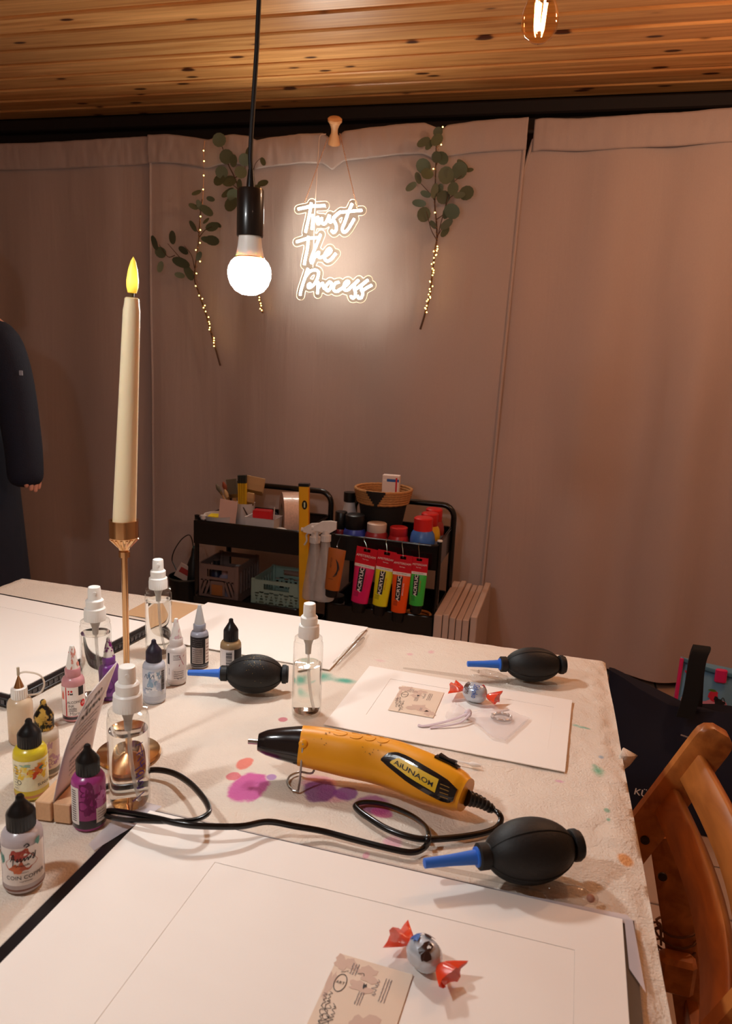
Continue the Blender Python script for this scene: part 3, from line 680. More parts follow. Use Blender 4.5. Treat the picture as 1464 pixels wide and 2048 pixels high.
def branch(label, stem_px, twigs, leaves, r0=0.004):
    root = Yp(*stem_px[0], LY)
    t = thing('eucalyptus_branch', label, 'branch', root, group='eucalyptus branches on the curtain')
    obj('stem', MB().tube(spline([Yp(x, y, LY)-root for x, y in stem_px], 6), [0.0016+(r0-0.0016)*i/((len(stem_px)-1)*6) for i in range((len(stem_px)-1)*6+1)], 8), twig_m, t)
    for tw in twigs:
        n_ = (len(tw)-1)*4+1
        obj('twig', MB().tube(spline([Yp(x, y, LY-0.006*i)-root for i, (x, y) in enumerate(tw)], 4), [0.0019-0.0009*i/n_ for i in range(n_)], 6), twig_m, t)
    r = random.Random(len(leaves))
    for x, y, wpx, ang, kind in leaves:
        tilt = r.uniform(-0.6, 0.6); off = r.uniform(0.004, 0.030)
        c = Yp(x, y, LY-off)-root; s = wpx*depth(root)/F_PX
        a = radians(ang); dx = V((cos(a), r.uniform(-0.35, 0.05), sin(a))).normalized(); nrm = V((sin(a)*sin(tilt), -cos(tilt), -cos(a)*sin(tilt)))
        yv = nrm.cross(dx).normalized(); nz_ = dx.cross(yv)
        me = leaf_round if kind else leaf_long
        o = obj('leaf', me, leaf_m, t); base = c-dx*s*0.5
        o.matrix_local = Matrix(((dx.x*s, yv.x*s, nz_.x*s, base.x), (dx.y*s, yv.y*s, nz_.y*s, base.y), (dx.z*s, yv.z*s, nz_.z*s, base.z), (0, 0, 0, 1)))
    return t
def fairy(label, path_px, leds_px, turns, hang=None):
    root = Yp(*path_px[0], LY-0.006); t = thing('fairy_light_string', label, 'fairy lights', root, group=None)
    pts = spline([Yp(x, y, LY-0.004)-root for x, y in path_px], 8); n_ = len(pts); w = []
    K = turns*10
    for i in range(K+1):
        f = i/K*(n_-1); a = int(min(f, n_-2)); p = pts[a].lerp(pts[a+1], f-a); ph = i/10*2*pi
        w.append(p+V((0.005*cos(ph), 0.005*sin(ph), 0)))
    if hang: w = [Yp(x, y, LY-0.006)-root for x, y in hang]+w
    obj('wire', MB().tube(w, 0.0006, 4), M('copper_wire', (190, 130, 70), 0.35, 0.8), t)
    mb = MB()
    for x, y in leds_px:
        mb.sphere(tuple(Yp(x, y, LY-0.0105)-root), 0.0023, 8, 6)
    gm_ = MATS.get('fairy_glow')
    if gm_ is None:
        gm_ = nt('fairy_glow')[0]; b_ = gm_.node_tree.nodes['Principled BSDF']; b_.inputs['Emission Color'].default_value = (*FAIRY_COL, 1); b_.inputs['Emission Strength'].default_value = FAIRY_STRENGTH; MATS['fairy_glow'] = gm_
    stuff(obj('light_dots', mb, gm_, t)); return t
def along(pts, n_, jit, seed):
    r = random.Random(seed); sp = spline([(x, y, 0) for x, y in pts], 12); out = []
    for i in range(n_):
        p = sp[int(i/(n_-1)*(len(sp)-1))]; out.append((p.x+r.uniform(-jit, jit), p.y+r.uniform(-3, 3)))
    return out
# left branch
def c1(x, y): return (290+x/4.178, 250+y/4.178)
st = [c1(*p) for p in ((478, 620), (465, 720), (455, 850), (445, 1000), (425, 1150), (415, 1290), (450, 1400), (510, 1580), (560, 1760), (630, 2010))]
branch('leafy eucalyptus branch left of the pendant lamp, its bare stem slanting down rightward', st,
       [[c1(425, 1250), c1(330, 1150), c1(250, 1060), c1(190, 990)], [c1(415, 1200), c1(390, 1090), c1(330, 1010)], [c1(450, 900), c1(400, 850), c1(380, 800)], [c1(452, 940), c1(500, 880), c1(560, 850)], [c1(250, 1090), c1(190, 1100), c1(120, 1000)]],
       [(*c1(430, 565), 22, 195, 0), (*c1(548, 618), 20, -8, 0), (*c1(405, 680), 22, 155, 0), (*c1(515, 715), 32, -35, 0), (*c1(400, 845), 26, 130, 0), (*c1(560, 850), 34, 5, 0), (*c1(610, 835), 18, -20, 0), (*c1(560, 965), 36, -8, 0), (*c1(520, 960), 26, 170, 0), (*c1(230, 940), 27, 95, 1), (*c1(78, 985), 30, 100, 0), (*c1(130, 1065), 25, 190, 1), (*c1(320, 1048), 29, -20, 0), (*c1(128, 1185), 24, 260, 0), (*c1(300, 1150), 40, 165, 0), (*c1(365, 1235), 34, 120, 0), (*c1(290, 1255), 22, 170, 0), (*c1(450, 1095), 20, 60, 0), (*c1(455, 670), 22, 110, 0), (*c1(510, 800), 18, 30, 0)])
fl1 = [c1(*p) for p in ((490, 215), (493, 302), (491, 422), (486, 538), (464, 764), (462, 877), (459, 985), (425, 1045), (455, 1065), (460, 1140), (430, 1240), (424, 1345), (452, 1425), (479, 1452), (500, 1508), (489, 1527), (507, 1558), (530, 1605), (535, 1645), (540, 1662), (541, 1692), (537, 1710), (577, 1780), (577, 1800), (575, 1820), (577, 1848))]
fairy('string of warm fairy lights wound down the left eucalyptus branch', [c1(455, 850), c1(440, 1050), c1(425, 1250), c1(450, 1400), c1(510, 1580), c1(560, 1760), c1(590, 1850)], fl1, 26, [c1(500, 130), c1(490, 215), c1(491, 422), c1(482, 640), c1(462, 780)])
# middle branch, behind the lamp
st = [c1(*p) for p in ((640, 170), (665, 240), (700, 340), (740, 420), (780, 520), (830, 700), (880, 1000), (930, 1300), (960, 1480), (985, 1570))]
branch('eucalyptus branch partly hidden behind the pendant bulb and its holder', st,
       [[c1(800, 600), c1(770, 530), c1(700, 480)], [c1(850, 640), c1(900, 420), c1(920, 330), c1(960, 280)], [c1(840, 650), c1(900, 560), c1(950, 500)], [c1(760, 560), c1(690, 560), c1(640, 590)], [c1(750, 440), c1(830, 400), c1(835, 300)]],
       [(*c1(620, 125), 28, 200, 1), (*c1(680, 265), 30, 190, 1), (*c1(740, 300), 24, 60, 1), (*c1(640, 395), 26, 175, 1), (*c1(620, 460), 26, 200, 1), (*c1(705, 470), 30, 170, 1), (*c1(830, 290), 24, 80, 1), (*c1(985, 305), 20, -55, 0), (*c1(985, 485), 27, 0, 0), (*c1(690, 565), 30, 215, 0), (*c1(720, 660), 32, 250, 1), (*c1(740, 590), 28, 200, 1), (*c1(800, 395), 26, 150, 1), (*c1(870, 230), 24, 60, 1), (*c1(930, 530), 20, 20, 1), (*c1(790, 500), 22, 90, 1)])
fairy('short string of warm fairy lights seen just below the pendant bulb', [c1(930, 1300), c1(960, 1480), c1(982, 1560)], [c1(*p) for p in ((955, 1440), (955, 1462), (966, 1490), (970, 1510), (962, 1535), (975, 1548), (940, 1400), (930, 1360))], 8)
# right branch
def c2(x, y): return (790+x/4.655, 240+y/4.655)
st = [c2(*p) for p in ((400, 95), (385, 200), (380, 400), (375, 600), (370, 780), (385, 950), (390, 1100), (375, 1200), (350, 1400), (325, 1620), (280, 1800), (235, 1950))]
branch('full eucalyptus branch hanging right of the lit sign, its stem wound with lights', st,
       [[c2(390, 1120), c2(340, 1030), c2(310, 920), c2(290, 850)], [c2(392, 1110), c2(430, 950), c2(480, 760), c2(530, 600), c2(620, 520)], [c2(375, 760), c2(330, 690), c2(240, 590)], [c2(430, 950), c2(500, 740), c2(600, 670)], [c2(380, 930), c2(450, 880), c2(500, 820)], [c2(395, 1080), c2(440, 1010), c2(500, 950)], [c2(380, 420), c2(420, 350), c2(440, 330)]],
       [(*c2(400, 110), 20, 20, 1), (*c2(390, 185), 27, 10, 1), (*c2(265, 205), 30, 215, 0), (*c2(320, 230), 24, 240, 0), (*c2(440, 355), 28, -20, 1), (*c2(385, 345), 22, 90, 1), (*c2(265, 430), 32, 150, 1), (*c2(300, 500), 26, 170, 1), (*c2(215, 540), 24, 110, 0), (*c2(150, 620), 26, 215, 0), (*c2(475, 515), 34, 100, 1), (*c2(510, 520), 30, 120, 0), (*c2(600, 470), 34, 30, 1), (*c2(630, 420), 30, 140, 0), (*c2(690, 465), 20, -5, 0), (*c2(665, 680), 31, 10, 1), (*c2(600, 700), 24, 190, 0), (*c2(540, 640), 26, 80, 1), (*c2(370, 660), 30, 80, 0), (*c2(285, 690), 24, 160, 0), (*c2(225, 775), 30, 175, 0), (*c2(268, 880), 30, 250, 1), (*c2(530, 850), 34, -10, 1), (*c2(480, 860), 28, 70, 0), (*c2(480, 970), 30, 40, 0), (*c2(465, 1040), 26, 240, 0), (*c2(355, 975), 20, 130, 0), (*c2(450, 720), 28, 200, 1), (*c2(420, 640), 20, 60, 1)])
fl3 = [c2(*p) for p in ((392, 315), (357, 455), (372, 862), (430, 230), (445, 65))]+along([c2(390, 1170), c2(365, 1280), c2(350, 1420), c2(330, 1560), c2(312, 1680), c2(285, 1790)], 27, 3.5, 5)
fairy('string of warm fairy lights wound around the stem right of the sign', [c2(400, 200), c2(380, 400), c2(372, 780), c2(390, 1100), c2(375, 1200), c2(350, 1400), c2(325, 1620), c2(280, 1800)], fl3, 34)

# ------------------------------------------------------------------ candle and candlestick
cs = P(257, 1508); cs.z = TZ
t = thing('candlestick', 'slim brass candlestick with a round mirror-like foot, beside the ink bottles', 'candlestick', cs)
obj('foot', MB().lathe([(0.0, 0), (0.034, 0), (0.0355, 0.0015), (0.034, 0.004), (0.012, 0.0062), (0.006, 0.010), (0.0, 0.011)], 40), gold_metal, t)
kz = CAM.z+ray(247, 1110).z*hypot(cs.x, cs.y)/hypot(ray(247, 1110).x, ray(247, 1110).y)-TZ
cz_ = CAM.z+ray(248, 1040).z*hypot(cs.x, cs.y)/hypot(ray(248, 1040).x, ray(248, 1040).y)-TZ
lean = Yp(248, 1075, cs.y)-cs
dx = Yp(248, 1075, cs.y).x-cs.x
def tl(z): return V((dx*z/max(kz, 0.1), 0, z))
obj('stem', MB().tube([tl(0.006), tl(kz)], 0.0034, 14), gold_metal, t)
ST = Matrix.Translation(tl(kz)) @ (V((0, 0, 1)).rotation_difference(tl(1).normalized()).to_matrix().to_4x4())
hk = cz_-kz
cup = obj('cup', MB().lathe([(0.0, -0.002), (0.0058, -0.002), (0.0058, 0.004), (0.0045, 0.0045), (0.006, 0.008), (0.0145, hk*0.50), (0.0145, hk*0.52), (0.0150, hk*0.53), (0.0150, hk), (0.0128, hk), (0.0126, hk*0.6), (0.0, hk*0.58)], 32, ST), gold_metal, t)
fl_ = MB()
for i in range(16):
    a = 2*pi*i/16
    fl_.tube([ST @ V((0.0064*cos(a), 0.0064*sin(a), 0.009)), ST @ V((0.0143*cos(a), 0.0143*sin(a), hk*0.49))], [0.0007, 0.0013], 5)
obj('fluting', fl_, gold_metal, cup)
ctop = CAM.z+ray(264, 596).z*hypot(cs.x, cs.y)/hypot(ray(264, 596).x, ray(264, 596).y)-TZ
b0 = ST @ V((0, 0, hk*0.59)); tpx = Yp(264, 596, cs.y); b1 = V((tpx.x-cs.x, 0, ctop)); L = (b1-b0).length
cd_ = thing('taper_candle', 'tall ivory electric taper candle with a glowing yellow flame tip, standing in the brass candlestick', 'candle', cs+b0)
CT = (V((0, 0, 1)).rotation_difference((b1-b0).normalized()).to_matrix().to_4x4())
wax = M('candle_wax', (238, 220, 182), 0.45, sss=0.35, vary=0.02, emit=(1.0, 0.8, 0.5), estr=0.0)
obj('body', MB().lathe([(0.0, 0), (0.0118, 0), (0.0118, 0.02), (0.0096, L*0.6), (0.0082, L-0.012), (0.0074, L-0.008), (0.0068, L-0.001), (0.0055, L), (0.0, L)], 30, CT), wax, cd_)
obj('wick', MB().tube([CT @ V((0, 0, L-0.001)), CT @ V((0, 0, L+0.006))], 0.0021, 8), M('wick', (70, 56, 20), 0.7), cd_)
fm = nt('flame_glow')[0]; b = fm.node_tree.nodes['Principled BSDF']; b.inputs['Base Color'].default_value = (0.8, 0.6, 0.1, 1); b.inputs['Emission Strength'].default_value = 1.0
n_, l_ = fm.node_tree.nodes, fm.node_tree.links; tc = n_.new('ShaderNodeTexCoord'); sx = n_.new('ShaderNodeSeparateXYZ'); l_.new(tc.outputs['Object'], sx.inputs[0])
mr = n_.new('ShaderNodeMapRange'); mr.inputs['From Min'].default_value = L+0.004; mr.inputs['From Max'].default_value = L+0.038; l_.new(sx.outputs['Z'], mr.inputs['Value'])
rp = n_.new('ShaderNodeValToRGB'); rp.color_ramp.elements[0].color = (0.75, 0.42, 0.02, 1); rp.color_ramp.elements[1].color = (0.55, 0.40, 0.01, 1); e = rp.color_ramp.elements.new(0.3); e.color = (2.2, 1.35, 0.16, 1); l_.new(mr.outputs[0], rp.inputs[0]); l_.new(rp.outputs[0], b.inputs['Emission Color'])
obj('flame', MB().lathe([(0.0, L+0.004), (0.0042, L+0.0045), (0.0056, L+0.010), (0.0058, L+0.016), (0.0045, L+0.026), (0.0024, L+0.034), (0.0, L+0.0385)], 20, CT), fm, cd_)

# ------------------------------------------------------------------ clear spray bottles
def spray(bot, top, wpx, label, fill, group='clear spray bottles', writing=False, tip=0.0):
    loc, H, R, rz = stand(bot, top, wpx)
    t = thing('spray_bottle', label, 'spray bottle', loc, rz, group)
    k = H/0.153; R = min(max(R, 0.0185), 0.0215)
    hb = 0.107*k
    prof = [(0.0, 0.0), (R*0.9, 0), (R*0.985, 0.002), (R, 0.006), (R, hb-0.012), (R*0.985, hb-0.0075), (R*0.90, hb-0.006), (R*0.90, hb-0.004), (R*0.95, hb-0.003), (R*0.93, hb-0.0005), (R*0.72, hb+0.001), (R*0.55, hb+0.002)]
    obj('bottle', MB().lathe(prof, 40, cap=False), clear_wall, t)
    Ri = R-0.0014; fz = fill*hb
    obj('water', MB().lathe([(0.0, 0.005), (Ri*0.9, 0.0045), (Ri, 0.009), (Ri, fz), (Ri*0.96, fz-0.0006), (0.0, fz-0.0008)], 40), water, t)
    obj('dip_tube', MB().tube(spline([(0, 0, hb+0.012), (0.001, 0.001, hb*0.6), (0.004, 0.002, hb*0.25), (0.008, -0.003, 0.008)], 5), 0.0016, 8), frosted('tube_clear', (230, 230, 228), 0.35), t)
    obj('pump_body', MB().lathe([(0.0, hb-0.022), (0.0035, hb-0.022), (0.0042, hb-0.010), (0.0062, hb-0.004), (0.0075, hb+0.001), (0.0, hb+0.002)], 18), frosted('pump_grey', (196, 192, 186), 0.85), t)
    cr = R*0.70
    obj('collar', MB().lathe([(cr*0.8, hb+0.0005), (cr, hb+0.0005), (cr, hb+0.012*k), (cr*0.97, hb+0.0125*k), (cr*0.97, hb+0.0165*k), (cr*0.86, hb+0.018*k), (0.0, hb+0.018*k)], 64, knurl=(1, 2, 0.035)), white_plastic, t)
    sp = obj('spray_head', MB().lathe([(cr*0.80, hb+0.0175*k), (cr*0.82, hb+0.0275*k), (cr*0.72, hb+0.029*k), (cr*0.60, hb+0.0295*k), (cr*0.58, H-0.0035), (cr*0.54, H-0.0005), (cr*0.45, H), (0.0, H-0.002)], 36), white_plastic, t)
    obj('nozzle', MB().tube([(0, -cr*0.52, H-0.007), (0, -cr*0.66, H-0.007)], 0.0022, 12), white_plastic, sp)
    if writing:
        a = Art(); x0 = R*0.50
        S_ = lambda pts, w=0.0011: a.stroke([(x0+px, hb*0.17+py) for px, py in pts], w, ink_violet, 2)
        S_([(-0.007, -0.001), (0.005, 0.005)]); S_([(0.005, 0.010), (-0.003, 0.012), (0.004, 0.016), (-0.002, 0.019), (0.004, 0.021)], 0.0012); S_([(-0.004, 0.023), (0.005, 0.026), (0.001, 0.029), (-0.002, 0.026), (0.002, 0.024)], 0.0012)
        S_([(-0.005, 0.031), (0.006, 0.035)], 0.0012); S_([(0.003, 0.032), (0.001, 0.038), (0.005, 0.040)]); S_([(-0.002, 0.040), (0.002, 0.045), (-0.001, 0.049)], 0.0009); S_([(-0.003, 0.047), (0.005, 0.049)], 0.0009); S_([(0.004, 0.043), (0.001, 0.058)], 0.0009); S_([(-0.003, 0.057), (0.004, 0.058)], 0.0008)
        a.build('handwriting', cyl_map(R+0.0004), t)
    return t
spray((260, 1634), (262, 1331), 81, 'clear spray bottle with violet handwriting down its side, in front of the candlestick', 0.80, writing=True)
spray((612, 1440), (620, 1206), 59, 'half-filled clear spray bottle standing over the green stain behind the heat gun', 0.66)
spray((195, 1404), (188, 1173), 60, 'clear spray bottle standing behind the pink and purple cone-tipped ink bottles', 0.84)
spray((318, 1318), (320, 1118), 52, 'clear spray bottle standing farthest back, near the left cart', 0.83)

# ------------------------------------------------------------------ ink bottles
def ink(bot, top, wpx, name_label, cap, body_c, fill_c, fill, art=None, cap_c=None, splash=None, opacity=0.9, hb=None, cap_m=None, label_span=None):
    loc, H, R, rz = stand(bot, top, wpx)
    t = thing('ink_bottle', name_label, 'ink bottle', loc, rz, 'ink dropper bottles')
    hb = (hb or {'dome': 0.60, 'cone': 0.56, 'needle': 0.62}[cap])*H
    bm_ = frosted('ink_body_%d_%d_%d' % body_c, body_c, opacity, 0.25)
    obj('bottle', MB().lathe([(0.0, 0), (R*0.92, 0), (R, 0.0025), (R, hb*0.84), (R*0.97, hb*0.9), (R*0.86, hb*0.955), (R*0.66, hb*0.985), (R*0.6, hb), (0.0, hb)], 40), bm_, t)
    if fill: obj('ink', MB().lathe([(0.0, 0.0004), (R*0.925, 0.0002), (R*1.004, 0.003), (R*1.004, fill*H), (0.0, fill*H)], 40), M('ink_%d_%d_%d' % fill_c, fill_c, 0.25, coat=0.3), t)
    if cap == 'dome':
        r = R*0.70; cm = cap_m or black_plastic; z = hb*0.985; h = H-z
        obj('cap', MB().lathe([(r*0.9, z), (r, z+0.0006), (r, z+h*0.46), (r*0.93, z+h*0.52), (r*0.66, z+h*0.66), (r*0.38, z+h*0.80), (r*0.30, z+h*0.88), (r*0.30, z+h*0.95), (r*0.2, z+h), (0.0, z+h)], 56, knurl=(1, 2, 0.05)), cm, t)
    elif cap == 'cone':
        r = R*0.68; z = hb*0.985; h = H-z; cm = cap_m or white_plastic
        obj('neck', MB().lathe([(r*0.95, z-0.001), (r, z), (r*1.0, z+h*0.24), (r*0.9, z+h*0.27), (0.0, z+h*0.28)], 40), bm_, t)
        obj('cap', MB().lathe([(r*0.86, z+h*0.26), (r*0.84, z+h*0.30), (r*0.30, z+h*0.96), (r*0.24, z+h), (0.0, z+h)], 28), cm, t)
    else:
        r = R*0.66; z = hb*0.985; h = H-z
        obj('cap', MB().lathe([(r*0.9, z), (r, z+0.0006), (r*0.97, z+h*0.34), (r*0.6, z+h*0.36), (0.0, z+h*0.36)], 48, knurl=(1, 2, 0.06)), white_plastic, t)
        nd = obj('needle', MB().lathe([(r*0.62, z+h*0.35), (r*0.55, z+h*0.40), (r*0.18, z+h*0.66), (0.0007, z+h*0.75), (0.0007, z+h*0.80), (0.0, z+h*0.80)], 20), gold_metal, t)
        pn = obj('pin_cover', MB().tube([(0, 0, z+h*0.74), (0, 0, H)], 0.0016, 8), frosted('pin_cover', (190, 176, 150), 0.8), t)
        obj('strap', MB().tube(spline([(0, 0, z+h*0.80), (R*0.6, 0, z+h*0.82), (R*1.6, 0.004, z+h*0.62), (R*1.95, 0.006, z+h*0.3), (R*1.6, 0.004, z+h*0.02), (r*0.9, 0, z+h*0.04)], 5), 0.0011, 6), frosted('strap_clear', (232, 222, 206), 0.7), pn)
    if art:
        a = Art(); art(a, R, H, hb); a.build('label_print', cyl_map(R*1.006), t)
    if splash:
        a = Art(); r_ = random.Random(len(name_label)); z = hb*0.985; h = H-z; r0 = R*0.68
        for i in range(splash[1]):
            v = r_.uniform(0.26, 0.95); a.blob(r_.uniform(-1.4, 1.4), v, r_.uniform(0.08, 0.34), r_.uniform(0.02, 0.09), splash[0], 1, 14, 0.5, i)
        def fn(u, v, l):
            v = min(0.99, max(0.27, v)); rr = r0*(0.845+(0.30-0.845)*max(0, (v-0.30))/0.66)+0.0003; return (rr*sin(u), -rr*cos(u), z+h*v)
        a.build('ink_splash', fn, t)
    return t
def lab(a, R, v0, v1, mat=label_white, span=1.25, layer=1): a.rect(-R*span, R*span, v0, v1, mat, layer, 20)
tint = lambda n_, c: M('print_'+n_, c, 0.55, vary=0.15, vscale=200)
def art_copper(a, R, H, hb):
    lab(a, R, hb*0.16, hb*0.80)
    a.blob(-R*0.1, hb*0.58, R*0.62, hb*0.20, tint('copper', (186, 92, 66)), 2, 30, 0.3, 3); a.blob(-R*0.2, hb*0.68, R*0.35, hb*0.10, tint('rust', (170, 64, 56)), 3, 24, 0.4, 4); a.blob(-R*0.35, hb*0.45, R*0.28, hb*0.07, tint('orange', (208, 112, 72)), 3, 24, 0.4, 5)
    a.blob(R*0.75, hb*0.84, R*0.16, hb*0.05, tint('teal', (90, 150, 140)), 3, 16, 0.4, 6); a.blob(-R*1.1, hb*0.6, R*0.12, hb*0.1, tint('teal', (90, 150, 140)), 3, 16, 0.4, 7)
    w = 0.0007
    for pts in ([(-0.011, 0.0), (-0.008, 0.007), (-0.009, -0.004)], [(-0.0105, 0.002), (-0.0065, 0.0025)], [(-0.006, 0.0), (-0.0045, 0.003), (-0.005, -0.0005), (-0.002, 0.003), (-0.002, -0.0005), (0.001, 0.003), (0.001, 0.0), (0.004, 0.003), (0.004, 0.0), (0.006, 0.003)], [(0.006, 0.001), (0.008, 0.005), (0.0095, 0.003), (0.008, 0.0), (0.010, 0.001), (0.011, 0.006)]):
        a.stroke([(x*R/0.0185, hb*0.58+y) for x, y in pts], w, print_black, 4)
    a.scribble(-R*0.05, hb*0.50, R*0.7, 0.0012, print_black, 0.0003, 0, 8, 4)
    a.text('COIN COPPER', 0.0049, R*0.1, hb*0.295, print_black, layer=3); a.scribble(-R*0.05, hb*0.375, R*0.5, 0.001, print_grey, 0.00025, 0, 2); a.scribble(R*0.1, hb*0.225, R*0.6, 0.001, print_grey, 0.0003, 0, 3)
    a.stroke([(R*0.05, hb*0.83), (R*0.2, hb*0.86), (R*0.3, hb*0.82), (R*0.15, hb*0.80)], 0.0009, print_black, 3)
ink((50, 1788), (44, 1588), 79, 'ink bottle labelled COIN COPPER with a copper splash, nearest the front left corner', 'dome', (196, 186, 190), (120, 66, 46), 0.055, art_copper, hb=0.655)
def art_violet(a, R, H, hb):
    a.rect(-R*1.35, -R*0.62, hb*0.14, hb*0.84, label_white, 1); a.rect(R*0.40, R*1.35, hb*0.14, hb*0.42, label_white, 1)
    a.blob(R*0.75, hb*0.55, R*0.35, hb*0.16, tint('mauve', (196, 120, 186)), 1, 20, 0.4, 2)
    a.blob(-R*0.05, hb*0.5, R*0.45, hb*0.20, tint('plum', (112, 12, 84)), 1, 26, 0.4, 1); a.blob(R*0.05, hb*0.78, R*0.6, hb*0.14, tint('plum', (112, 12, 84)), 1, 26, 0.5, 9); a.blob(R*0.25, hb*0.65, R*0.08, hb*0.16, tint('plum', (112, 12, 84)), 2, 18, 0.3, 5); a.blob(-R*0.15, hb*0.68, R*0.06, hb*0.14, tint('plum', (112, 12, 84)), 2, 18, 0.3, 6)
    for i in range(14): a.rect(-R*1.15, -R*0.8, hb*(0.2+0.044*i), hb*(0.2+0.044*i)+0.0009, print_black, 2, 4)
    for i in range(4): a.scribble(R*0.75, hb*(0.2+0.05*i), R*0.5, 0.0012, print_grey, 0.0004, 0, i)
ink((180, 1664), (181, 1488), 66, 'magenta ink bottle with a black cap, standing just left of the handwritten spray bottle', 'dome', (170, 60, 140), (42, 34, 46), 0.14, art_violet, hb=0.66)
def art_yellow(a, R, H, hb):
    lab(a, R, hb*0.20, hb*0.80, tint('cream', (246, 236, 200)), 1.4)
    r = random.Random(4)
    for i in range(16): a.blob(r.uniform(-R, R), hb*r.uniform(0.45, 0.78), R*r.uniform(0.08, 0.3), hb*r.uniform(0.02, 0.07), tint('sun%d' % (i % 3), [(242, 206, 70), (236, 184, 48), (248, 222, 120)][i % 3]), 2, 16, 0.6, i)
    a.blob(R*0.32, hb*0.60, R*0.33, hb*0.11, tint('flame', (224, 120, 48)), 3, 22, 0.6, 21); a.blob(R*0.22, hb*0.52, R*0.16, hb*0.06, tint('flame2', (206, 74, 40)), 4, 18, 0.6, 22); a.blob(R*0.58, hb*0.64, R*0.14, hb*0.03, tint('teal2', (70, 116, 110)), 4, 16, 0.6, 23); a.blob(-R*0.3, hb*0.72, R*0.4, hb*0.02, tint('teal3', (150, 186, 160)), 3, 16, 0.6, 24)
    a.text('SUNLIGHT', 0.0042, R*0.95, hb*0.30, print_black, layer=3); 
    for i in range(9): a.scribble(-R*0.95, hb*(0.26+0.055*i), R*0.3, 0.0009, print_grey, 0.0003, 0, i, 3)
    a.stroke([(-R*0.72+0.0022*cos(x), hb*0.38+0.0022*sin(x)) for x in [0, 1, 2, 3, 4, 5, 6.28]], 0.0005, print_black, 3)
ink((65, 1602), (62, 1437), 65, 'yellow ink bottle with an orange and yellow splashed label and black cap', 'dome', (228, 204, 40), (200, 132, 70), 0.07, art_yellow, hb=0.665)
gold_cap = M('gold_splashed_cap', (24, 22, 16), 0.3, vary=0.9, vscale=150)
_n = gold_cap.node_tree.nodes; _mx = [x for x in _n if x.type == 'MIX'][0]; _mx.inputs[6].default_value = lin((18, 16, 12)); _mx.inputs[7].default_value = lin((206, 164, 74))
_rp = _n.new('ShaderNodeMapRange'); _rp.inputs['From Min'].default_value = 0.47; _rp.inputs['From Max'].default_value = 0.56
_nz = [x for x in _n if x.type == 'TEX_NOISE'][0]; gold_cap.node_tree.links.new(_nz.outputs['Fac'], _rp.inputs['Value']); gold_cap.node_tree.links.new(_rp.outputs[0], _mx.inputs[0])
def art_gold(a, R, H, hb):
    lab(a, R, hb*0.18, hb*0.78, tint('rose', (226, 206, 196)), 1.3); r = random.Random(8)
    for i in range(10): a.blob(r.uniform(0, R), hb*r.uniform(0.25, 0.75), R*r.uniform(0.08, 0.25), hb*0.05, tint('lilac', (186, 150, 176)), 2, 14, 0.6, i)
    a.text('OS', 0.006, R*0.6, hb*0.3, tint('lilac2', (150, 96, 150)), layer=3)
ink((93, 1556), (84, 1400), 54, 'ink bottle with a black cap smeared in gold, standing behind the yellow ink bottle', 'dome', (214, 196, 176), (110, 100, 84), 0.10, art_gold, hb=0.62, cap_m=gold_cap)
ink((44, 1492), (43, 1334), 48, 'amber dropper bottle with a thin metal needle tip and a looped clear strap', 'needle', (228, 204, 172), (206, 176, 146), 0.16, None, opacity=0.75, hb=0.60)
def art_pink(a, R, H, hb):
    lab(a, R, hb*0.14, hb*0.80, label_white, 1.3); a.rect(-R*0.72, -R*0.62, hb*0.14, hb*0.80, print_red, 2, 2); a.rect(R*0.42, R*0.95, hb*0.60, hb*0.80, print_black, 2, 4)
    for x in (-1.1, -0.95): a.blob(R*x, hb*0.6, R*0.07, hb*0.12, tint('coral', (232, 130, 110)), 2, 14, 0.4, 3)
    u, v, s = -R*0.28, hb*0.68, R*0.16
    a.rect(u-s*1.2, u-s*0.5, v+s*0.2, v+s*1.4, print_red, 3, 2); a.poly([(u, v+s*0.8), (u+s*0.7, v+s*1.6), (u+s*1.4, v+s*0.8), (u+s*0.7, v)], print_red, 3); a.rect(u-s*1.2, u-s*0.5, v-s*1.3, v-s*0.2, print_red, 3, 2); a.poly([(u-s*0.2, v-s*1.3), (u-s*0.2, v-s*0.1), (u+s*0.5, v-s*0.7), (u+s*1.3, v-s*0.1), (u+s*1.3, v-s*1.3)], print_black, 3)
    a.text('ALCOHOL', 0.0046, R*0.12, hb*0.455, print_black, layer=3, xs=0.85); a.text('INK', 0.0046, -R*0.22, hb*0.37, print_black, layer=3, xs=0.9)
    for i in range(3): a.scribble(-R*0.1, hb*(0.31-0.03*i), R*0.65, 0.0009, print_black, 0.0004, 0, i, 3)
    a.blob(R*0.85, hb*0.40, R*0.28, hb*0.085, print_red, 3, 24, 0.0); a.scribble(R*0.85, hb*0.42, R*0.3, 0.0008, print_white, 0.0003, 0, 5, 4); a.scribble(R*0.85, hb*0.39, R*0.3, 0.0008, print_white, 0.0003, 0, 6, 4)
    a.text('Marabu', 0.0058, R*0.28, hb*0.19, print_grey, layer=3)
ink((149, 1444), (143, 1291), 44, 'pink ink bottle labelled ALCOHOL INK with a stained white cone tip', 'cone', (212, 150, 156), (58, 50, 56), 0.07, art_pink, splash=(tint('coral_s', (224, 146, 130)), 16), hb=0.60)
def art_purple(a, R, H, hb):
    a.blob(-R*0.2, hb*0.5, R*0.5, hb*0.35, tint('purple', (84, 24, 110)), 1, 24, 0.4, 3); a.blob(-R*0.4, hb*0.4, R*0.12, hb*0.25, print_white, 2, 14, 0.5, 5)
ink((219, 1402), (220, 1273), 39, 'purple ink bottle with a purple stained cone tip, behind the leaning letter', 'cone', (124, 62, 150), (70, 30, 96), 0.07, art_purple, splash=(tint('purple_s', (124, 30, 116)), 26), hb=0.58)
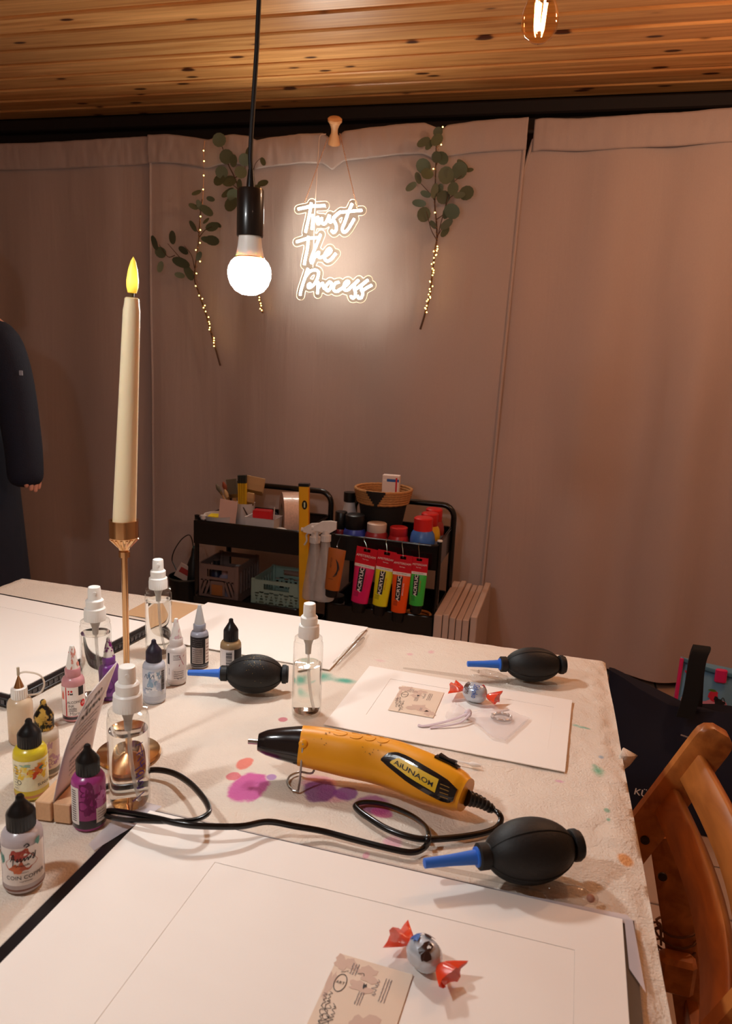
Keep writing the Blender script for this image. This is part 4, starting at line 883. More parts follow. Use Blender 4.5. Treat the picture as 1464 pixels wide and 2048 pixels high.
def art_blue(a, R, H, hb):
    lab(a, R, hb*0.20, hb*0.86, tint('ice', (206, 214, 224)), 1.3); r = random.Random(2)
    for i in range(18): a.blob(r.uniform(-R, R*0.5), hb*r.uniform(0.3, 0.8), R*r.uniform(0.08, 0.28), hb*r.uniform(0.03, 0.09), tint('ice%d' % (i % 3), [(140, 170, 196), (232, 234, 238), (176, 190, 214)][i % 3]), 2, 14, 0.6, i)
    a.stroke([(-R*0.9, hb*0.66), (-R*0.7, hb*0.76), (-R*0.6, hb*0.64), (-R*0.4, hb*0.76), (-R*0.35, hb*0.64), (-R*0.1, hb*0.74), (0, hb*0.66)], 0.0007, tint('navy', (58, 96, 130)), 3); a.scribble(-R*0.5, hb*0.38, R*0.7, 0.0016, tint('navy', (58, 96, 130)), 0.0005, 0, 4, 3)
    y = hb*0.34
    while y < hb*0.80:
        h = r.choice((0.0004, 0.0008, 0.0012)); a.rect(R*0.62, R*1.0, y, y+h, print_black, 3, 4); y += h+r.choice((0.0004, 0.0007))
ink((309, 1409), (310, 1279), 45, 'pale blue-grey ink bottle with a barcode and a violet-smeared black cap', 'dome', (196, 204, 218), (200, 204, 210), 0.05, art_blue, hb=0.66, cap_m=M('violet_smeared_cap', (38, 34, 50), 0.4, vary=0.7, vscale=220))
def art_white(a, R, H, hb):
    lab(a, R, hb*0.14, hb*0.84, label_white, 1.2); a.rect(-R*1.0, -R*0.72, hb*0.55, hb*0.84, print_black, 2, 4)
    for i in range(3): a.scribble(R*0.05, hb*(0.78-0.05*i), R*0.7, 0.0009, print_black, 0.0004, 0, i, 3)
    for i in range(4): a.scribble(R*0.25, hb*(0.36-0.055*i), R*1.0, 0.0009, print_black, 0.0003, 0, i+4, 3)
    a.stroke([(R*0.25, hb*0.5), (R*0.8, hb*0.78)], 0.0008, tint('wine', (170, 70, 90)), 3); a.stroke([(R*0.3, hb*0.78), (R*0.75, hb*0.52)], 0.0008, tint('wine', (170, 70, 90)), 3)
    a.scribble(-R*0.75, hb*0.36, 0.009, 0.0012, print_grey, 0.0004, pi/2, 8, 3); a.text('70 ml', 0.003, R*0.3, hb*0.17, print_black, layer=3)
ink((353, 1371), (354, 1237), 39, 'white ink bottle with a faintly pink cone tip, left of the blue blower nozzle', 'cone', (232, 224, 218), (226, 214, 208), 0.05, art_white, splash=(tint('blush', (226, 196, 200)), 10), hb=0.60)
def art_grey(a, R, H, hb):
    lab(a, R, hb*0.10, hb*0.86, print_black, 1.4); a.rect(-R*0.9, R*0.38, hb*0.14, hb*0.58, tint('silverprint', (172, 164, 162)), 2, 8); a.rect(R*0.66, R*1.3, hb*0.14, hb*0.80, label_white, 2, 6)
    for i in range(7): a.scribble(-R*0.25, hb*(0.19+0.055*i), R*1.1, 0.001, print_black, 0.0004, 0, i, 3)
    for i in range(4): a.scribble(-R*0.25, hb*(0.63+0.055*i), R*1.1, 0.0009, print_grey, 0.0003, 0, i+9, 3)
    for i in range(6): a.rect(R*0.74, R*1.2, hb*(0.2+0.09*i), hb*(0.2+0.09*i)+0.0012, tint('rosebar', (150, 110, 110)), 3, 4)
ink((399, 1338), (401, 1210), 36, 'steel grey ink bottle with a black text label and a clean grey cone tip', 'cone', (150, 152, 164), (40, 40, 44), 0.05, art_grey, cap_m=M('grey_cone', (190, 190, 190), 0.4), hb=0.60)
def art_olive(a, R, H, hb):
    a.rect(-R*1.3, R*0.32, hb*0.05, hb*0.80, label_white, 1, 14); a.rect(R*0.32, R*1.4, hb*0.05, hb*0.80, print_black, 1, 10); y = hb*0.15; r = random.Random(6)
    while y < hb*0.74:
        h = r.choice((0.0004, 0.0008, 0.0012)); a.rect(-R*0.45, R*0.12, y, y+h, print_black, 2, 4); y += h+r.choice((0.0004, 0.0007))
ink((461, 1357), (463, 1237), 42, 'olive-brown ink bottle with a barcode label and black cap, behind the middle rubber blower', 'dome', (150, 122, 84), (60, 54, 40), 0.05, art_olive, hb=0.63)

# ------------------------------------------------------------------ rubber blowers
def blower(tip, col_, end, mid_bot, label, z, rr, dust=0):
    p0, p1 = P(*col_, z), P(*end, z); ax = (p1-p0); L = ax.length
    c = (p0+p1)/2; ang = atan2(ax.y, ax.x); t = thing('rubber_blower', label, 'blower', (c.x, c.y, TZ), ang, 'rubber air blowers')
    k = L/0.098; h = L/2; zc = z-TZ
    prof = [(0.0, -h), (0.0100*k, -h), (0.0112*k, -h+0.001), (0.0112*k, -h+0.009*k), (0.0098*k, -h+0.0095*k), (0.0102*k, -h+0.0105*k)]
    n_ = 20; xa_, xb_ = -h+0.0105*k, h-0.010*k
    for i in range(n_+1):
        s = -cos(pi*i/n_); prof.append((rr*sqrt(1-0.87*s*s) if abs(s) < 1 else rr*0.36, (xa_+xb_)/2+(xb_-xa_)/2*s))
    prof += [(0.0118*k, h-0.0098*k), (0.0132*k, h-0.0092*k), (0.0138*k, h-0.0075*k), (0.0138*k, h-0.0035*k), (0.0125*k, h-0.003*k), (0.0122*k, h-0.0006*k), (0.0105*k, h), (0.005*k, h), (0.0045*k, h-0.002), (0.0, h-0.002)]
    # keep the bulb's belly on the cloth
    belly = max(r for r, x in prof[6:-10]); zc = belly+0.0003
    Tx = Matrix.Translation((0, 0, zc)) @ Matrix.Rotation(pi/2, 4, 'Y')
    body = obj('bulb', MB().lathe(prof, 44, Tx), black_rubber, t)
    rib = MB()
    for a in (0.35, 1.95, 3.5, 5.1):
        pts = []
        for r, x in prof[6:6+n_+1]: pts.append(Tx @ V(((r+0.0001)*cos(a), (r+0.0001)*sin(a), x)))
        rib.tube(pts, 0.0006, 5)
    obj('seam', rib, black_rubber, body)
    tp = P(*tip, z-0.004); nl = (V((tp.x, tp.y, 0))-V((p0.x, p0.y, 0))).length
    obj('nozzle', MB().lathe([(0.0, -h-nl), (0.0025*k, -h-nl), (0.0042*k, -h-nl+0.0008), (0.0048*k, -h-nl*0.5), (0.0062*k, -h-0.002), (0.0085*k, -h-0.0015), (0.0085*k, -h+0.0005), (0.0, -h+0.0005)], 24, Tx), blue_plastic, t)
    if dust:
        a = Art(); r = random.Random(dust); gd = M('gold_dust', (170, 140, 80), 0.4, 0.6)
        for i in range(70):
            g = r.choice((0.15, 0.5)); a.blob(r.gauss(g-0.3, 0.14), r.gauss(2.3, 0.5), r.uniform(0.003, 0.012), r.uniform(0.006, 0.03), gd, 1, 6, 0.5, i)
        def fn(u, v, l):
            x = max(-0.8, min(0.8, u))*h*0.8; i_ = np.interp(x, [p[1] for p in prof[6:6+n_+1]], [p[0] for p in prof[6:6+n_+1]])+0.0002; return tuple(Tx @ V((i_*cos(v+1.2), i_*sin(v+1.2), x)))
        a.build('gold_specks', fn, body)
    return t
blower((843, 1727), (955, 1715), (1160, 1690), None, 'large black rubber blower with a blue nozzle, at the corner of the front sheet', 0.779, 0.0278)
blower((378, 1350), (441, 1350), (577, 1352), None, 'black rubber blower dusted with gold specks, blue nozzle pointing at the white ink bottle', 0.775, 0.0258, dust=3)
blower((932, 1330), (1000, 1330), (1130, 1331), None, 'black rubber blower with blue nozzle, at the far right corner of the cloth', 0.775, 0.0245)

# ------------------------------------------------------------------ heat gun
def gun():
    px = [(517, 1484), (560, 1487), (602, 1491), (650, 1499), (701, 1510), (745, 1518), (790, 1530), (849, 1554), (895, 1572), (932, 1590)]
    zs = [0.0385, 0.038, 0.037, 0.0355, 0.034, 0.0325, 0.0315, 0.0300, 0.0285, 0.0265]
    ctl = [P(x, y, TZ+z) for (x, y), z in zip(px, zs)]
    org = V((ctl[5].x, ctl[5].y, TZ)); ctl = [p-org for p in ctl]
    hw = [22, 33, 41, 44, 45.5, 47, 49, 50, 46, 38]
    rad = [w*depth(p+org)/F_PX*0.97 for w, p in zip(hw, ctl)]
    ax = spline(ctl, 8); N = len(ax); rr = np.interp(np.linspace(0, 9, N), range(10), rad)
    t = thing('heat_gun', 'orange-yellow handheld heat gun with black nozzle lying on its wire stand', 'heat gun', org)
    def frame(i):
        a = ax[max(0, i-1)]; b = ax[min(N-1, i+1)]; tn = (b-a).normalized(); view = (ax[i]+org-CAM).normalized()
        f = (-(view-tn*view.dot(tn))).normalized(); up = tn.cross(f); up = -up if up.z < 0 else up
        return tn, f, up
    def surf(s, th, off=0.0, lx=1.0):
        i = min(N-2, max(0, int(s))); k_ = s-i; c = ax[i].lerp(ax[i+1], k_); r = rr[i]+(rr[i+1]-rr[i])*k_; tn, f, up = frame(i)
        ct, sn = cos(th), sin(th); sq = 1.0/((abs(ct)**2.6+abs(sn)**2.6)**(1/2.6))
        return c+(f*ct+up*sn)*(r*sq*0.985+off)
    def part(name, s0, s1, mat, m_, sc=lambda q: 1.0, cap0=True, cap1=True, parent=t):
        rings = []
        for i in range(m_+1):
            s = s0+(s1-s0)*i/m_; c = ax[min(N-1, int(s))].lerp(ax[min(N-1, int(s)+1)], s-int(s)); k_ = sc(i/m_)
            rings.append([tuple(c+(surf(s, 2*pi*j/36)-c)*k_) for j in range(36)])
        return obj(name, MB().loft(rings, cap0, cap1), mat, parent)
    blk = M('gun_nozzle_black', (22, 16, 18), 0.2, coat=0.5); ylw = M('gun_yellow', (238, 160, 22), 0.38, vary=0.10, vscale=22)
    nz_ = part('nozzle_cone', 0.0, 16.6, blk, 10, lambda q: (0.80+0.2*min(1, q*6)) if q < 0.17 else 0.98)
    tip0 = ax[0]; tn, f, up = frame(0)
    obj('nozzle_tip', MB().tube([tip0-tn*0.0005, tip0-tn*0.011], 0.0028, 14), grey_metal, nz_)
    body = part('body', 16.0, N-1.001, ylw, 40, lambda q: 1.0 if q < 0.97 else 0.93)
    rg = MB()
    for kx in range(4):
        s = 27+kx*5
        rg.tube([surf(s+2.4*cos(a)+1, 0.95+0.22*sin(a), 0.0001) for a in np.linspace(-2.2, 2.2, 12)], 0.0005, 5)
    obj('grip_ridge', rg, ylw, body)
    # decal panel, brand plate and vents
    def fn(u, v, l): return tuple(surf(u, v, 0.0003+l))
    a = Art()
    pan = [(45.5, 0.10), (47.5, 0.42), (50, 0.52), (54, 0.46), (60, 0.36), (66, 0.26), (69.5, 0.18), (70.2, -0.42), (66, -0.66), (60, -0.55), (54, -0.40), (48, -0.14)]
    def dense(poly):
        out = []
        for i in range(len(poly)):
            p, q = poly[i], poly[(i+1) % len(poly)]
            for j in range(4): out.append((p[0]+(q[0]-p[0])*j/4, p[1]+(q[1]-p[1])*j/4))
        return out
    def fillstrip(a_, u0, u1, lo, hi, mat, layer, nn=26):
        vs, fs = [], []
        for i in range(nn+1):
            u = u0+(u1-u0)*i/nn
            for j in range(7): vs.append((u, lo(u)+(hi(u)-lo(u))*j/6))
        for i in range(nn):
            for j in range(6): fs.append((i*7+j, (i+1)*7+j, (i+1)*7+j+1, i*7+j+1))
        a_.put(vs, fs, mat, layer)
    I = lambda xs, ys: (lambda u: float(np.interp(u, xs, ys)))
    fillstrip(a, 45.0, 70.4, I([45, 48, 54, 60, 66, 69, 70.4], [0.02, -0.14, -0.42, -0.60, -0.74, -0.72, -0.55]), I([45, 46.5, 49.5, 52, 60, 66, 70.4], [0.10, 0.36, 0.50, 0.50, 0.36, 0.24, 0.06]), blk, 1)
    fillstrip(a, 48.6, 62.6, I([48.6, 54, 62.6], [0.02, -0.22, -0.44]), I([48.6, 50.5, 62.6], [0.06, 0.30, 0.12]), M('gun_decal_yellow', (232, 190, 40), 0.4), 3)
    tv, tf = text2d('AiUNAOM', 1.0, 0, 0, bold=0.012)
    xs_ = [p[0] for p in tv]; wd = max(xs_)-min(xs_)
    tv = [(55.6+(x/wd)*11.4, -0.045-(x/wd)*0.28+y*0.26) for x, y in tv]; a.put(tv, tf, print_black, 5)
    a.build('decal', fn, body)
    vent = M('vent_slot', (150, 110, 40), 0.5)
    for i in range(4):
        v0 = -0.02-0.16*i; va = Art(); fillstrip(va, 63.6+0.4*i, 67.4+0.3*i, (lambda q: (lambda u: q))(v0-0.035), (lambda q: (lambda u: q))(v0), vent, 3, 8); va.build('vent_slot', fn, body)
    a = Art()
    r = random.Random(5); sm = M('gun_smudge', (150, 100, 24), 0.6)
    for i in range(16): a.blob(r.choice((r.uniform(20, 26), r.uniform(36, 46), r.uniform(40, 44))), r.uniform(0.1, 0.9), r.uniform(0.08, 0.35), r.uniform(0.01, 0.035), sm, 1, 9, 0.7, i)
    stuff(a.build('smudges', fn, body))
    # raised switch at the top edge
    s = 58.0; sw = MB(); base = M('switch_black', (16, 15, 15), 0.3)
    for (sa, sb, off, tw, mi) in ((58.3, 66.6, 0.0022, 0.17, 0),):
        rings = []
        for i in range(9):
            q = sa+(sb-sa)*i/8; rings.append([tuple(surf(q, 1.12+tw*k_, o)) for k_, o in ((-1, -0.001), (-1, off), (1, off), (1, -0.001))])
        sw.loft(rings)
    swo = obj('switch_plate', sw, base, body)
    rk = MB(); rings = []
    for i in range(7):
        q = 59.5+5.8*i/6; o = 0.004+0.0015*abs(i-3)/3; rings.append([tuple(surf(q, 1.12+0.10*k_, oo)) for k_, oo in ((-1, 0.001), (-1, o), (1, o), (1, 0.001))])
    obj('rocker', rk.loft(rings), base, swo)
    # wire stand
    st_ = [V(surf(17.4, 0.10, 0.002)), P(600, 1556, TZ+0.014)-org, P(596, 1583, TZ+0.0015)-org, P(583, 1579, TZ+0.0015)-org, P(575, 1566, TZ+0.0015)-org, P(580, 1552, TZ+0.0015)-org, P(600, 1544, TZ+0.0015)-org, P(628, 1541, TZ+0.010)-org, V(surf(18.4, 2.6, 0.001))]
    obj('wire_stand', MB().tube(spline(st_[:3], 4)[:-1]+spline(st_[2:], 6), 0.0012, 8), grey_metal, t)
    bo = V(surf(17.4, 0.10, 0.0)); obj('stand_boss', MB().lathe([(0.0045, -0.001), (0.0045, 0.0015), (0.0032, 0.0025), (0.0, 0.0025)], 20, Matrix.Translation(bo) @ V((0, 0, 1)).rotation_difference(frame(17)[1]).to_matrix().to_4x4()), ylw, body)
    # strain relief and flat twin cable
    e = ax[-1]; tn, f, up = frame(N-1)
    c1_ = P(985, 1619, TZ+0.010)-org; e2 = e+tn*0.002-up*0.002
    sr = MB(); sp = spline([e2, e2.lerp(c1_, 0.5)+V((0, 0, 0.002)), c1_], 10)
    sr.tube(sp, [0.0075-0.0033*i/20+(0.0007 if i % 3 == 0 else 0) for i in range(len(sp))], 14); relief = obj('strain_relief', sr, black_plastic, t)
    q5 = lambda x, y, z=0.0042: P(480+x/2.711, 1400+y/2.711, TZ+z)-org
    q2 = lambda x, y, z=0.0042: P(x/3.66, 1400+y/3.66, TZ+z)-org
    cab = [c1_, q5(1400, 612, 0.012), q5(1416, 650, 0.008), q5(1380, 700), q5(1250, 735), q5(1050, 755), q5(930, 745), q5(800, 700), q5(700, 640), q5(635, 590), q5(630, 565), q5(690, 553), q5(800, 570), q5(930, 625), q5(1010, 690, 0.010), q5(1022, 750, 0.012), q5(1000, 800), q5(930, 826), q5(800, 803), q5(600, 752), q5(450, 712, 0.006), q5(300, 685, 0.012), q5(150, 660, 0.018), q5(0, 685, 0.022),
           q2(1464, 922, 0.026), q2(1300, 902, 0.026), q2(1150, 868, 0.024), q2(1000, 838, 0.020), q2(850, 815, 0.014), q2(785, 818, 0.010), q2(772, 836, 0.009), q2(800, 856, 0.010), q2(900, 876, 0.014), q2(1050, 884, 0.020), q2(1250, 890, 0.024), q2(1420, 880, 0.026), q2(1510, 842, 0.026), q2(1530, 800, 0.024), q2(1490, 720, 0.020), q2(1390, 610, 0.014), q2(1260, 532, 0.009), q2(1110, 512, 0.006), q2(1000, 560, 0.004), q2(800, 628, 0.004), q2(620, 690, 0.004), q2(420, 760, 0.004), q2(270, 805, 0.004), q2(120, 920, 0.004), q2(0, 1048, 0.004), q2(-120, 1140, 0.004), q2(-300, 1200, 0.004)]
    obj('cable', MB().tube(spline(cab, 6), 0.0031, 10, flat=0.75), M('cable_black', (14, 13, 13), 0.25, coat=0.2), t)
    return t
gun()

# ------------------------------------------------------------------ sheets, mats and sleeves
def frame2(tl, tr, z=TZ):
    """a place on the table: origin at the far-left corner, x along the far edge, y back towards the lens"""
    a, b = P(*tl, z), P(*tr, z); w = (b-a).length; x = (b-a)/w; return a, x, w, atan2(x.y, x.x)
def loc2(org, ang, px, py, z=TZ):
    p = P(px, py, z)-org; c, s = cos(-ang), sin(-ang); return (p.x*c-p.y*s, p.x*s+p.y*c)
def mat_sheet(name, label, cat, org, ang, outer, inner, z, th=0.0012, group=None):
    """mat board: four-sided frame around a slightly sunken insert, corners in local metres"""
    t = thing(name, label, cat, (org.x, org.y, z), ang, group)
    x0, x1, y0, y1 = outer; a0, a1, b0, b1 = inner; mb = MB()
    def ring(z_): return [(x0, y0, z_), (x1, y0, z_), (x1, y1, z_), (x0, y1, z_)]
    def hole(z_, e=0.0): return [(a0-e, b0-e, z_), (a1+e, b0-e, z_), (a1+e, b1+e, z_), (a0-e, b1+e, z_)]
    vs = ring(0)+ring(th)+hole(th)+hole(0); F = []
    for i in range(4):
        j = (i+1) % 4; F += [(i, j, 4+j, 4+i), (4+i, 4+j, 8+j, 8+i), (8+i, 8+j, 12+j, 12+i), (i, 12+i, 12+j, j)]
    mb.add(vs, F); obj('mat_board', mb, paper_white, t, smooth=0)
    g = 0.00015
    obj('insert_panel', MB().box(((a0+a1)/2, (b0+b1)/2, th*0.5-0.0002), (a1-a0-2*g, b1-b0-2*g, th-0.0004)), paper_white, t, smooth=0)
    return t
# far right mat
org, x, w, ang = frame2((739, 1333), (1144, 1402))
bl = loc2(org, ang, 661, 1455); br = loc2(org, ang, 1154, 1547)
tlx = loc2(org, ang, 781, 1359); brx = loc2(org, ang, 1095, 1500)
mat_sheet('mat_sheet', 'white mat sheet with window border, under a card, candy and gauze pouch', 'paper', org, ang, (0, w, (bl[1]+br[1])/2, 0), (tlx[0], brx[0], brx[1], tlx[1]), TZ)
FAR = TZ+0.0013
# front mat on its folder
org, x, w, ang = frame2((300, 1631), (1243, 1850))
dl = V((sin(ang), -cos(ang), 0)); Lf = 0.34
ia = loc2(org, ang, 433, 1731); ib = loc2(org, ang, 1148, 1918)
fo = thing('sheet_folder', 'black folder with a clear plastic sleeve lying under the big front sheet', 'folder', (org.x, org.y, TZ), ang)
obj('board', MB().box(((w-0.004)/2+0.0, -Lf/2+0.0058, 0.0011), (w+0.024, Lf, 0.002)), M('folder_black', (22, 20, 22), 0.35, bump=0.05), fo, smooth=0)
sl = MB(); e0, e1 = -0.0145, w+0.0112
def sleeve(u, v):
    return (e0+(e1-e0)*u, 0.0062-(Lf+0.004)*v, 0.0027+0.0006*noise.noise(V((u*9, v*9, 3)))+0.0008*abs(sin(u*pi*3)) * (1 if v < 0.1 else 0))
obj('sleeve', sl.grid(sleeve, 24, 12), clear_film, fo)
cf = MB(); cf.add([(-0.026, 0.013, 0.0042), (0.006, 0.012, 0.004), (0.0, -0.016, 0.0036), (-0.016, -0.066, 0.003), (-0.026, -0.060, 0.003)], [(0, 1, 2, 3, 4)]); obj('sleeve_corner', cf, M('film_milky', (206, 200, 208), 0.3, alpha=0.72), fo, smooth=0)
cf = MB(); cf.add([(w-0.11, 0.0025, 0.0039), (w+0.004, 0.0085, 0.0042), (w+0.0085, 0.003, 0.0042), (w+0.0135, -0.070, 0.0036), (w+0.003, -0.050, 0.0034), (w+0.002, -0.002, 0.0038)], [(0, 1, 5), (1, 2, 5), (2, 3, 4, 5)]); obj('sleeve_corner', cf, MATS['film_milky'], fo, smooth=0)
mat_sheet('mat_sheet', 'large white mat sheet in front, with a wrapped candy and a printed card', 'paper', org, ang, (0, w, -Lf, 0), (ia[0], ib[0], -Lf+0.03, (ia[1]+ib[1])/2), TZ+0.0045)
FRONT = TZ+0.0058
# left mat on a thick folder
tr_, br_, bl_ = P(304, 1243, TZ+0.011), P(296, 1262, TZ+0.010), P(21, 1404, TZ+0.010)
yv = (P(312, 1262, TZ)-P(21, 1418, TZ)).normalized(); ang = atan2(yv.y, yv.x)-pi/2
c0 = P(21, 1418, TZ); Lr = (P(312, 1262, TZ)-c0).length+0.004
fo = thing('presentation_folder', 'thick black folder with ribbed edge under the white sheet at the left', 'folder', (c0.x, c0.y, TZ), ang)
obj('cover', MB().box((-0.235, Lr/2, 0.0015), (0.47, Lr, 0.003), bev=0.0007), MATS['folder_black'], fo); obj('cover', MB().box((-0.235, Lr/2, 0.0105), (0.47, Lr, 0.003), bev=0.0007), MATS['folder_black'], fo)
edge = MB()
for i in range(64):
    y = Lr*(i+0.5)/64; edge.box((-0.004-0.001*(i % 2), y, 0.006), (0.006, Lr/64*0.8, 0.0062))
for i in range(60):
    xx = -0.01-0.44*(i+0.5)/60; edge.box((xx, 0.004, 0.006), (0.44/60*0.8, 0.006, 0.0062))
stuff(obj('sleeve_edges', edge, M('sleeve_grey', (84, 82, 86), 0.4), fo, smooth=0))
wi = loc2(c0, ang, 157, 1267, TZ+0.013); wj = loc2(c0, ang, 14, 1345, TZ+0.013)
mat_sheet('mat_sheet', 'white mat sheet on the thick black folder at the left edge', 'paper', c0, ang, (-0.455, -0.011, 0.010, Lr-0.008), (-0.40, (wi[0]+wj[0])/2, wj[1], Lr-0.055), TZ+0.0121)
# plain sheet and thin tan sheet at the back
org, x, w, ang = frame2((416, 1206), (736, 1256)); q = loc2(org, ang, 671, 1343)
t = thing('paper_sheet', 'plain white sheet lying along the back edge of the table below the carts', 'paper', (org.x, org.y, TZ), ang)
obj('sheet', MB().box((w/2, q[1]/2, 0.0009), (w, -q[1], 0.0012)), paper_white, t, smooth=0)
org, x, w2, ang = frame2((304, 1197), (424, 1215)); q = loc2(org, ang, 375, 1249)
ks = obj('tan_sheet', MB().box((w2/2, q[1]/2, 0.0004), (w2, -q[1], 0.0005)), M('tan_flat', (204, 164, 122), 0.8, vary=0.08, vscale=18, bump=0.2, bscale=120), None, (org.x, org.y, TZ-0.0004), (0, 0, ang), smooth=0); tag(ks, 'small thin tan piece between the farthest spray bottle and the plain white sheet', 'paper')

# ------------------------------------------------------------------ printed cards
def card(tl, tr, bl, label, z, seed):
    org, x, w, ang = frame2(tl, tr, z); q = loc2(org, ang, *bl, z); h = -q[1]; sk = q[0]
    t = thing('printed_card', label, 'card', (org.x, org.y, z), ang, 'printed info cards')
    base = M('card_cream', (228, 206, 184), 0.6, vary=0.05, vscale=25)
    obj('card_stock', MB().box((w/2, -h/2, 0.0004), (w, h, 0.0005)), base, t, smooth=0)
    a = Art(); wash = M('card_wash', (208, 178, 160), 0.6); 
    for u, v, ru, rv, s in ((0.12, 0.9, 0.12, 0.1, 1), (0.45, 0.85, 0.16, 0.08, 2), (0.62, 0.25, 0.2, 0.14, 3), (0.88, 0.12, 0.1, 0.1, 4), (0.05, 0.6, 0.04, 0.2, 5), (0.42, 0.68, 0.14, 0.06, 6)): a.blob(u*w, -h+v*h, ru*w, rv*h, wash, 1, 22, 0.5, s+seed)
    pu = lambda u, v: (u*w, -h+v*h)
    c = pu(0.17, 0.66); a.stroke([(c[0]+0.075*w*cos(q_), c[1]+0.105*h*sin(q_)) for q_ in np.linspace(0, 6.2832, 14)], 0.0006, print_black, 2, 2)
    a.text('ART', 0.0052*w/0.085, *c, print_black); a.scribble(*pu(0.17, 0.80), 0.1*w, 0.0011, print_black, 0.0003, 0.5, seed)
    for i, (u, v) in enumerate(((0.10, 0.32), (0.21, 0.30))):
        for j in range(2): a.scribble(*pu(u+0.045*j, v+0.04*j-0.1*i), 0.36*h, 0.0034, print_black, 0.0004, pi/2+0.15, seed+i*3+j)
    for i in range(3): a.scribble(*pu(0.24+0.035*i, 0.86), 0.14*h, 0.0008, print_grey, 0.0003, pi/2, seed+i+8)
    a.stroke([pu(0.33, 0.82), pu(0.40, 0.84), pu(0.42, 0.81)], 0.0005, print_black); a.blob(*pu(0.47, 0.70), 0.02*w, 0.04*h, print_black, 2, 8, 0.6, 4)
    for i in range(3): a.scribble(*pu(0.44+0.03*i, 0.55), 0.15*h, 0.0007, print_grey, 0.0003, pi/2, seed+i+18)
    a.scribble(*pu(0.62, 0.72), 0.2*h, 0.003, print_grey, 0.0004, pi/2, seed+31)
    for i in range(3): a.scribble(*pu(0.70+0.035*i, 0.72), 0.28*h, 0.0006, print_grey, 0.0003, pi/2, seed+i+41)
    for i in range(2): a.scribble(*pu(0.66+0.03*i, 0.22), 0.1*h, 0.0007, print_grey, 0.0003, pi/2, seed+i+51)
    a.build('card_print', lambda u, v, l: (u, v, 0.0007+l), t)
card((804, 1372), (888, 1386), (790, 1423), 'small beige printed card on the far right mat sheet beside the gauze pouch', FAR, 0)
card((679, 1908), (826, 1951), (596, 2072), 'beige printed card on the front sheet, cut off by the bottom edge', FRONT, 3)

# ------------------------------------------------------------------ wrapped candies
def candy(p0, p1, z0, r, label, spin, art_kind):
    z = z0+r*0.98; a_, b_ = P(*p0, z), P(*p1, z); ax = b_-a_; L = ax.length; c = (a_+b_)/2; ang = atan2(ax.y, ax.x)
    t = thing('wrapped_candy', label, 'candy', (c.x, c.y, z0), ang, 'wrapped chocolate candies')
    T = Matrix.Translation((0, 0, r*0.98)) @ Matrix.Rotation(pi/2, 4, 'Y'); n_ = 28; m_ = 16; rings = []
    r_ = random.Random(spin)
    for i in range(m_+1):
        s = -1+2*i/m_; q = max(0.12, (1-abs(s)**2.6)**0.5); ring = []
        for j in range(n_):
            an = 2*pi*j/n_; k_ = 1+0.035*noise.noise(V((cos(an)*2, sin(an)*2, s*2+spin)))+(0.06*abs(s)**3)*sin(an*7+spin); ring.append(tuple(T @ V((r*q*k_*cos(an), r*q*k_*sin(an), s*L/2))))
        rings.append(ring)
    body = obj('wrapper_body', MB().loft(rings), M('candy_silver', (196, 204, 214), 0.22, 0.25, coat=0.5), t)
    red = M('candy_red', (232, 62, 20), 0.25, alpha=0.88, coat=0.5)
    for sg in (-1, 1):
        tw = MB(); n2 = 20; rings = []
        for i in range(7):
            s = i/6; w_ = r*(0.30+0.85*s**0.6); ring = []
            for j in range(n2):
                an = 2*pi*j/n2; rip = 1+0.28*s*sin(an*5+spin*2+sg); ring.append(tuple(T @ V((w_*0.42*rip*cos(an)+0.002*s*sin(3*an), w_*rip*sin(an), sg*(L/2+r*1.15*s+0.0012*s*sin(an*4+sg))))))
            rings.append(ring)
        o = obj('twist_end', tw.loft(rings, False, False), red, t)
    a = Art()
    def fn(u, v, l):
        s = max(-0.9, min(0.9, u/(L/2))); q = (1-abs(s)**2.6)**0.5; return tuple(T @ V(((r*q*1.07+0.0003+l)*cos(v+pi), (r*q*1.07+0.0003+l)*sin(v+pi), s*L/2)))
    if art_kind == 0:
        dk = M('choc_print', (60, 34, 26), 0.3); a.blob(L*0.20, 0.55, L*0.17, 0.55, dk, 1, 22, 0.35, 2); a.blob(-L*0.05, -0.5, L*0.16, 0.22, dk, 1, 20, 0.5, 5); a.blob(-L*0.28, 0.1, L*0.10, 0.5, print_blue, 1, 18, 0.6, 8)
        a.blob(L*0.22, 0.25, L*0.04, 0.12, print_white, 2, 12, 0.5, 9)
    else:
        for i, (w_, m_) in enumerate((('Schoko', print_blue), ('Bons', M('choc_print2', (90, 60, 50), 0.4)))):
            tv, tf = text2d(w_, 1.0, 0, 0, bold=0.008); a.put([(L*(0.10-0.32*i)+y*L*0.34, 1.0+x*0.46) for x, y in tv], tf, m_, 2)
        a.blob(L*0.33, -0.2, L*0.05, 0.25, print_red, 1, 14, 0.6, 4); a.blob(-L*0.32, 0.3, L*0.08, 0.6, MATS['choc_print2'], 1, 18, 0.6, 4)
    a.build('wrapper_print', fn, body)
    return t
candy((820, 1886), (878, 1930), FRONT, 0.0115, 'silver candy with orange-red twisted ends on the front sheet, brown print on its side', 2, 0)
candy((926, 1379), (974, 1391), FAR, 0.0132, 'silver and blue candy with red twisted ends lying beside the gauze pouch', 5, 1)

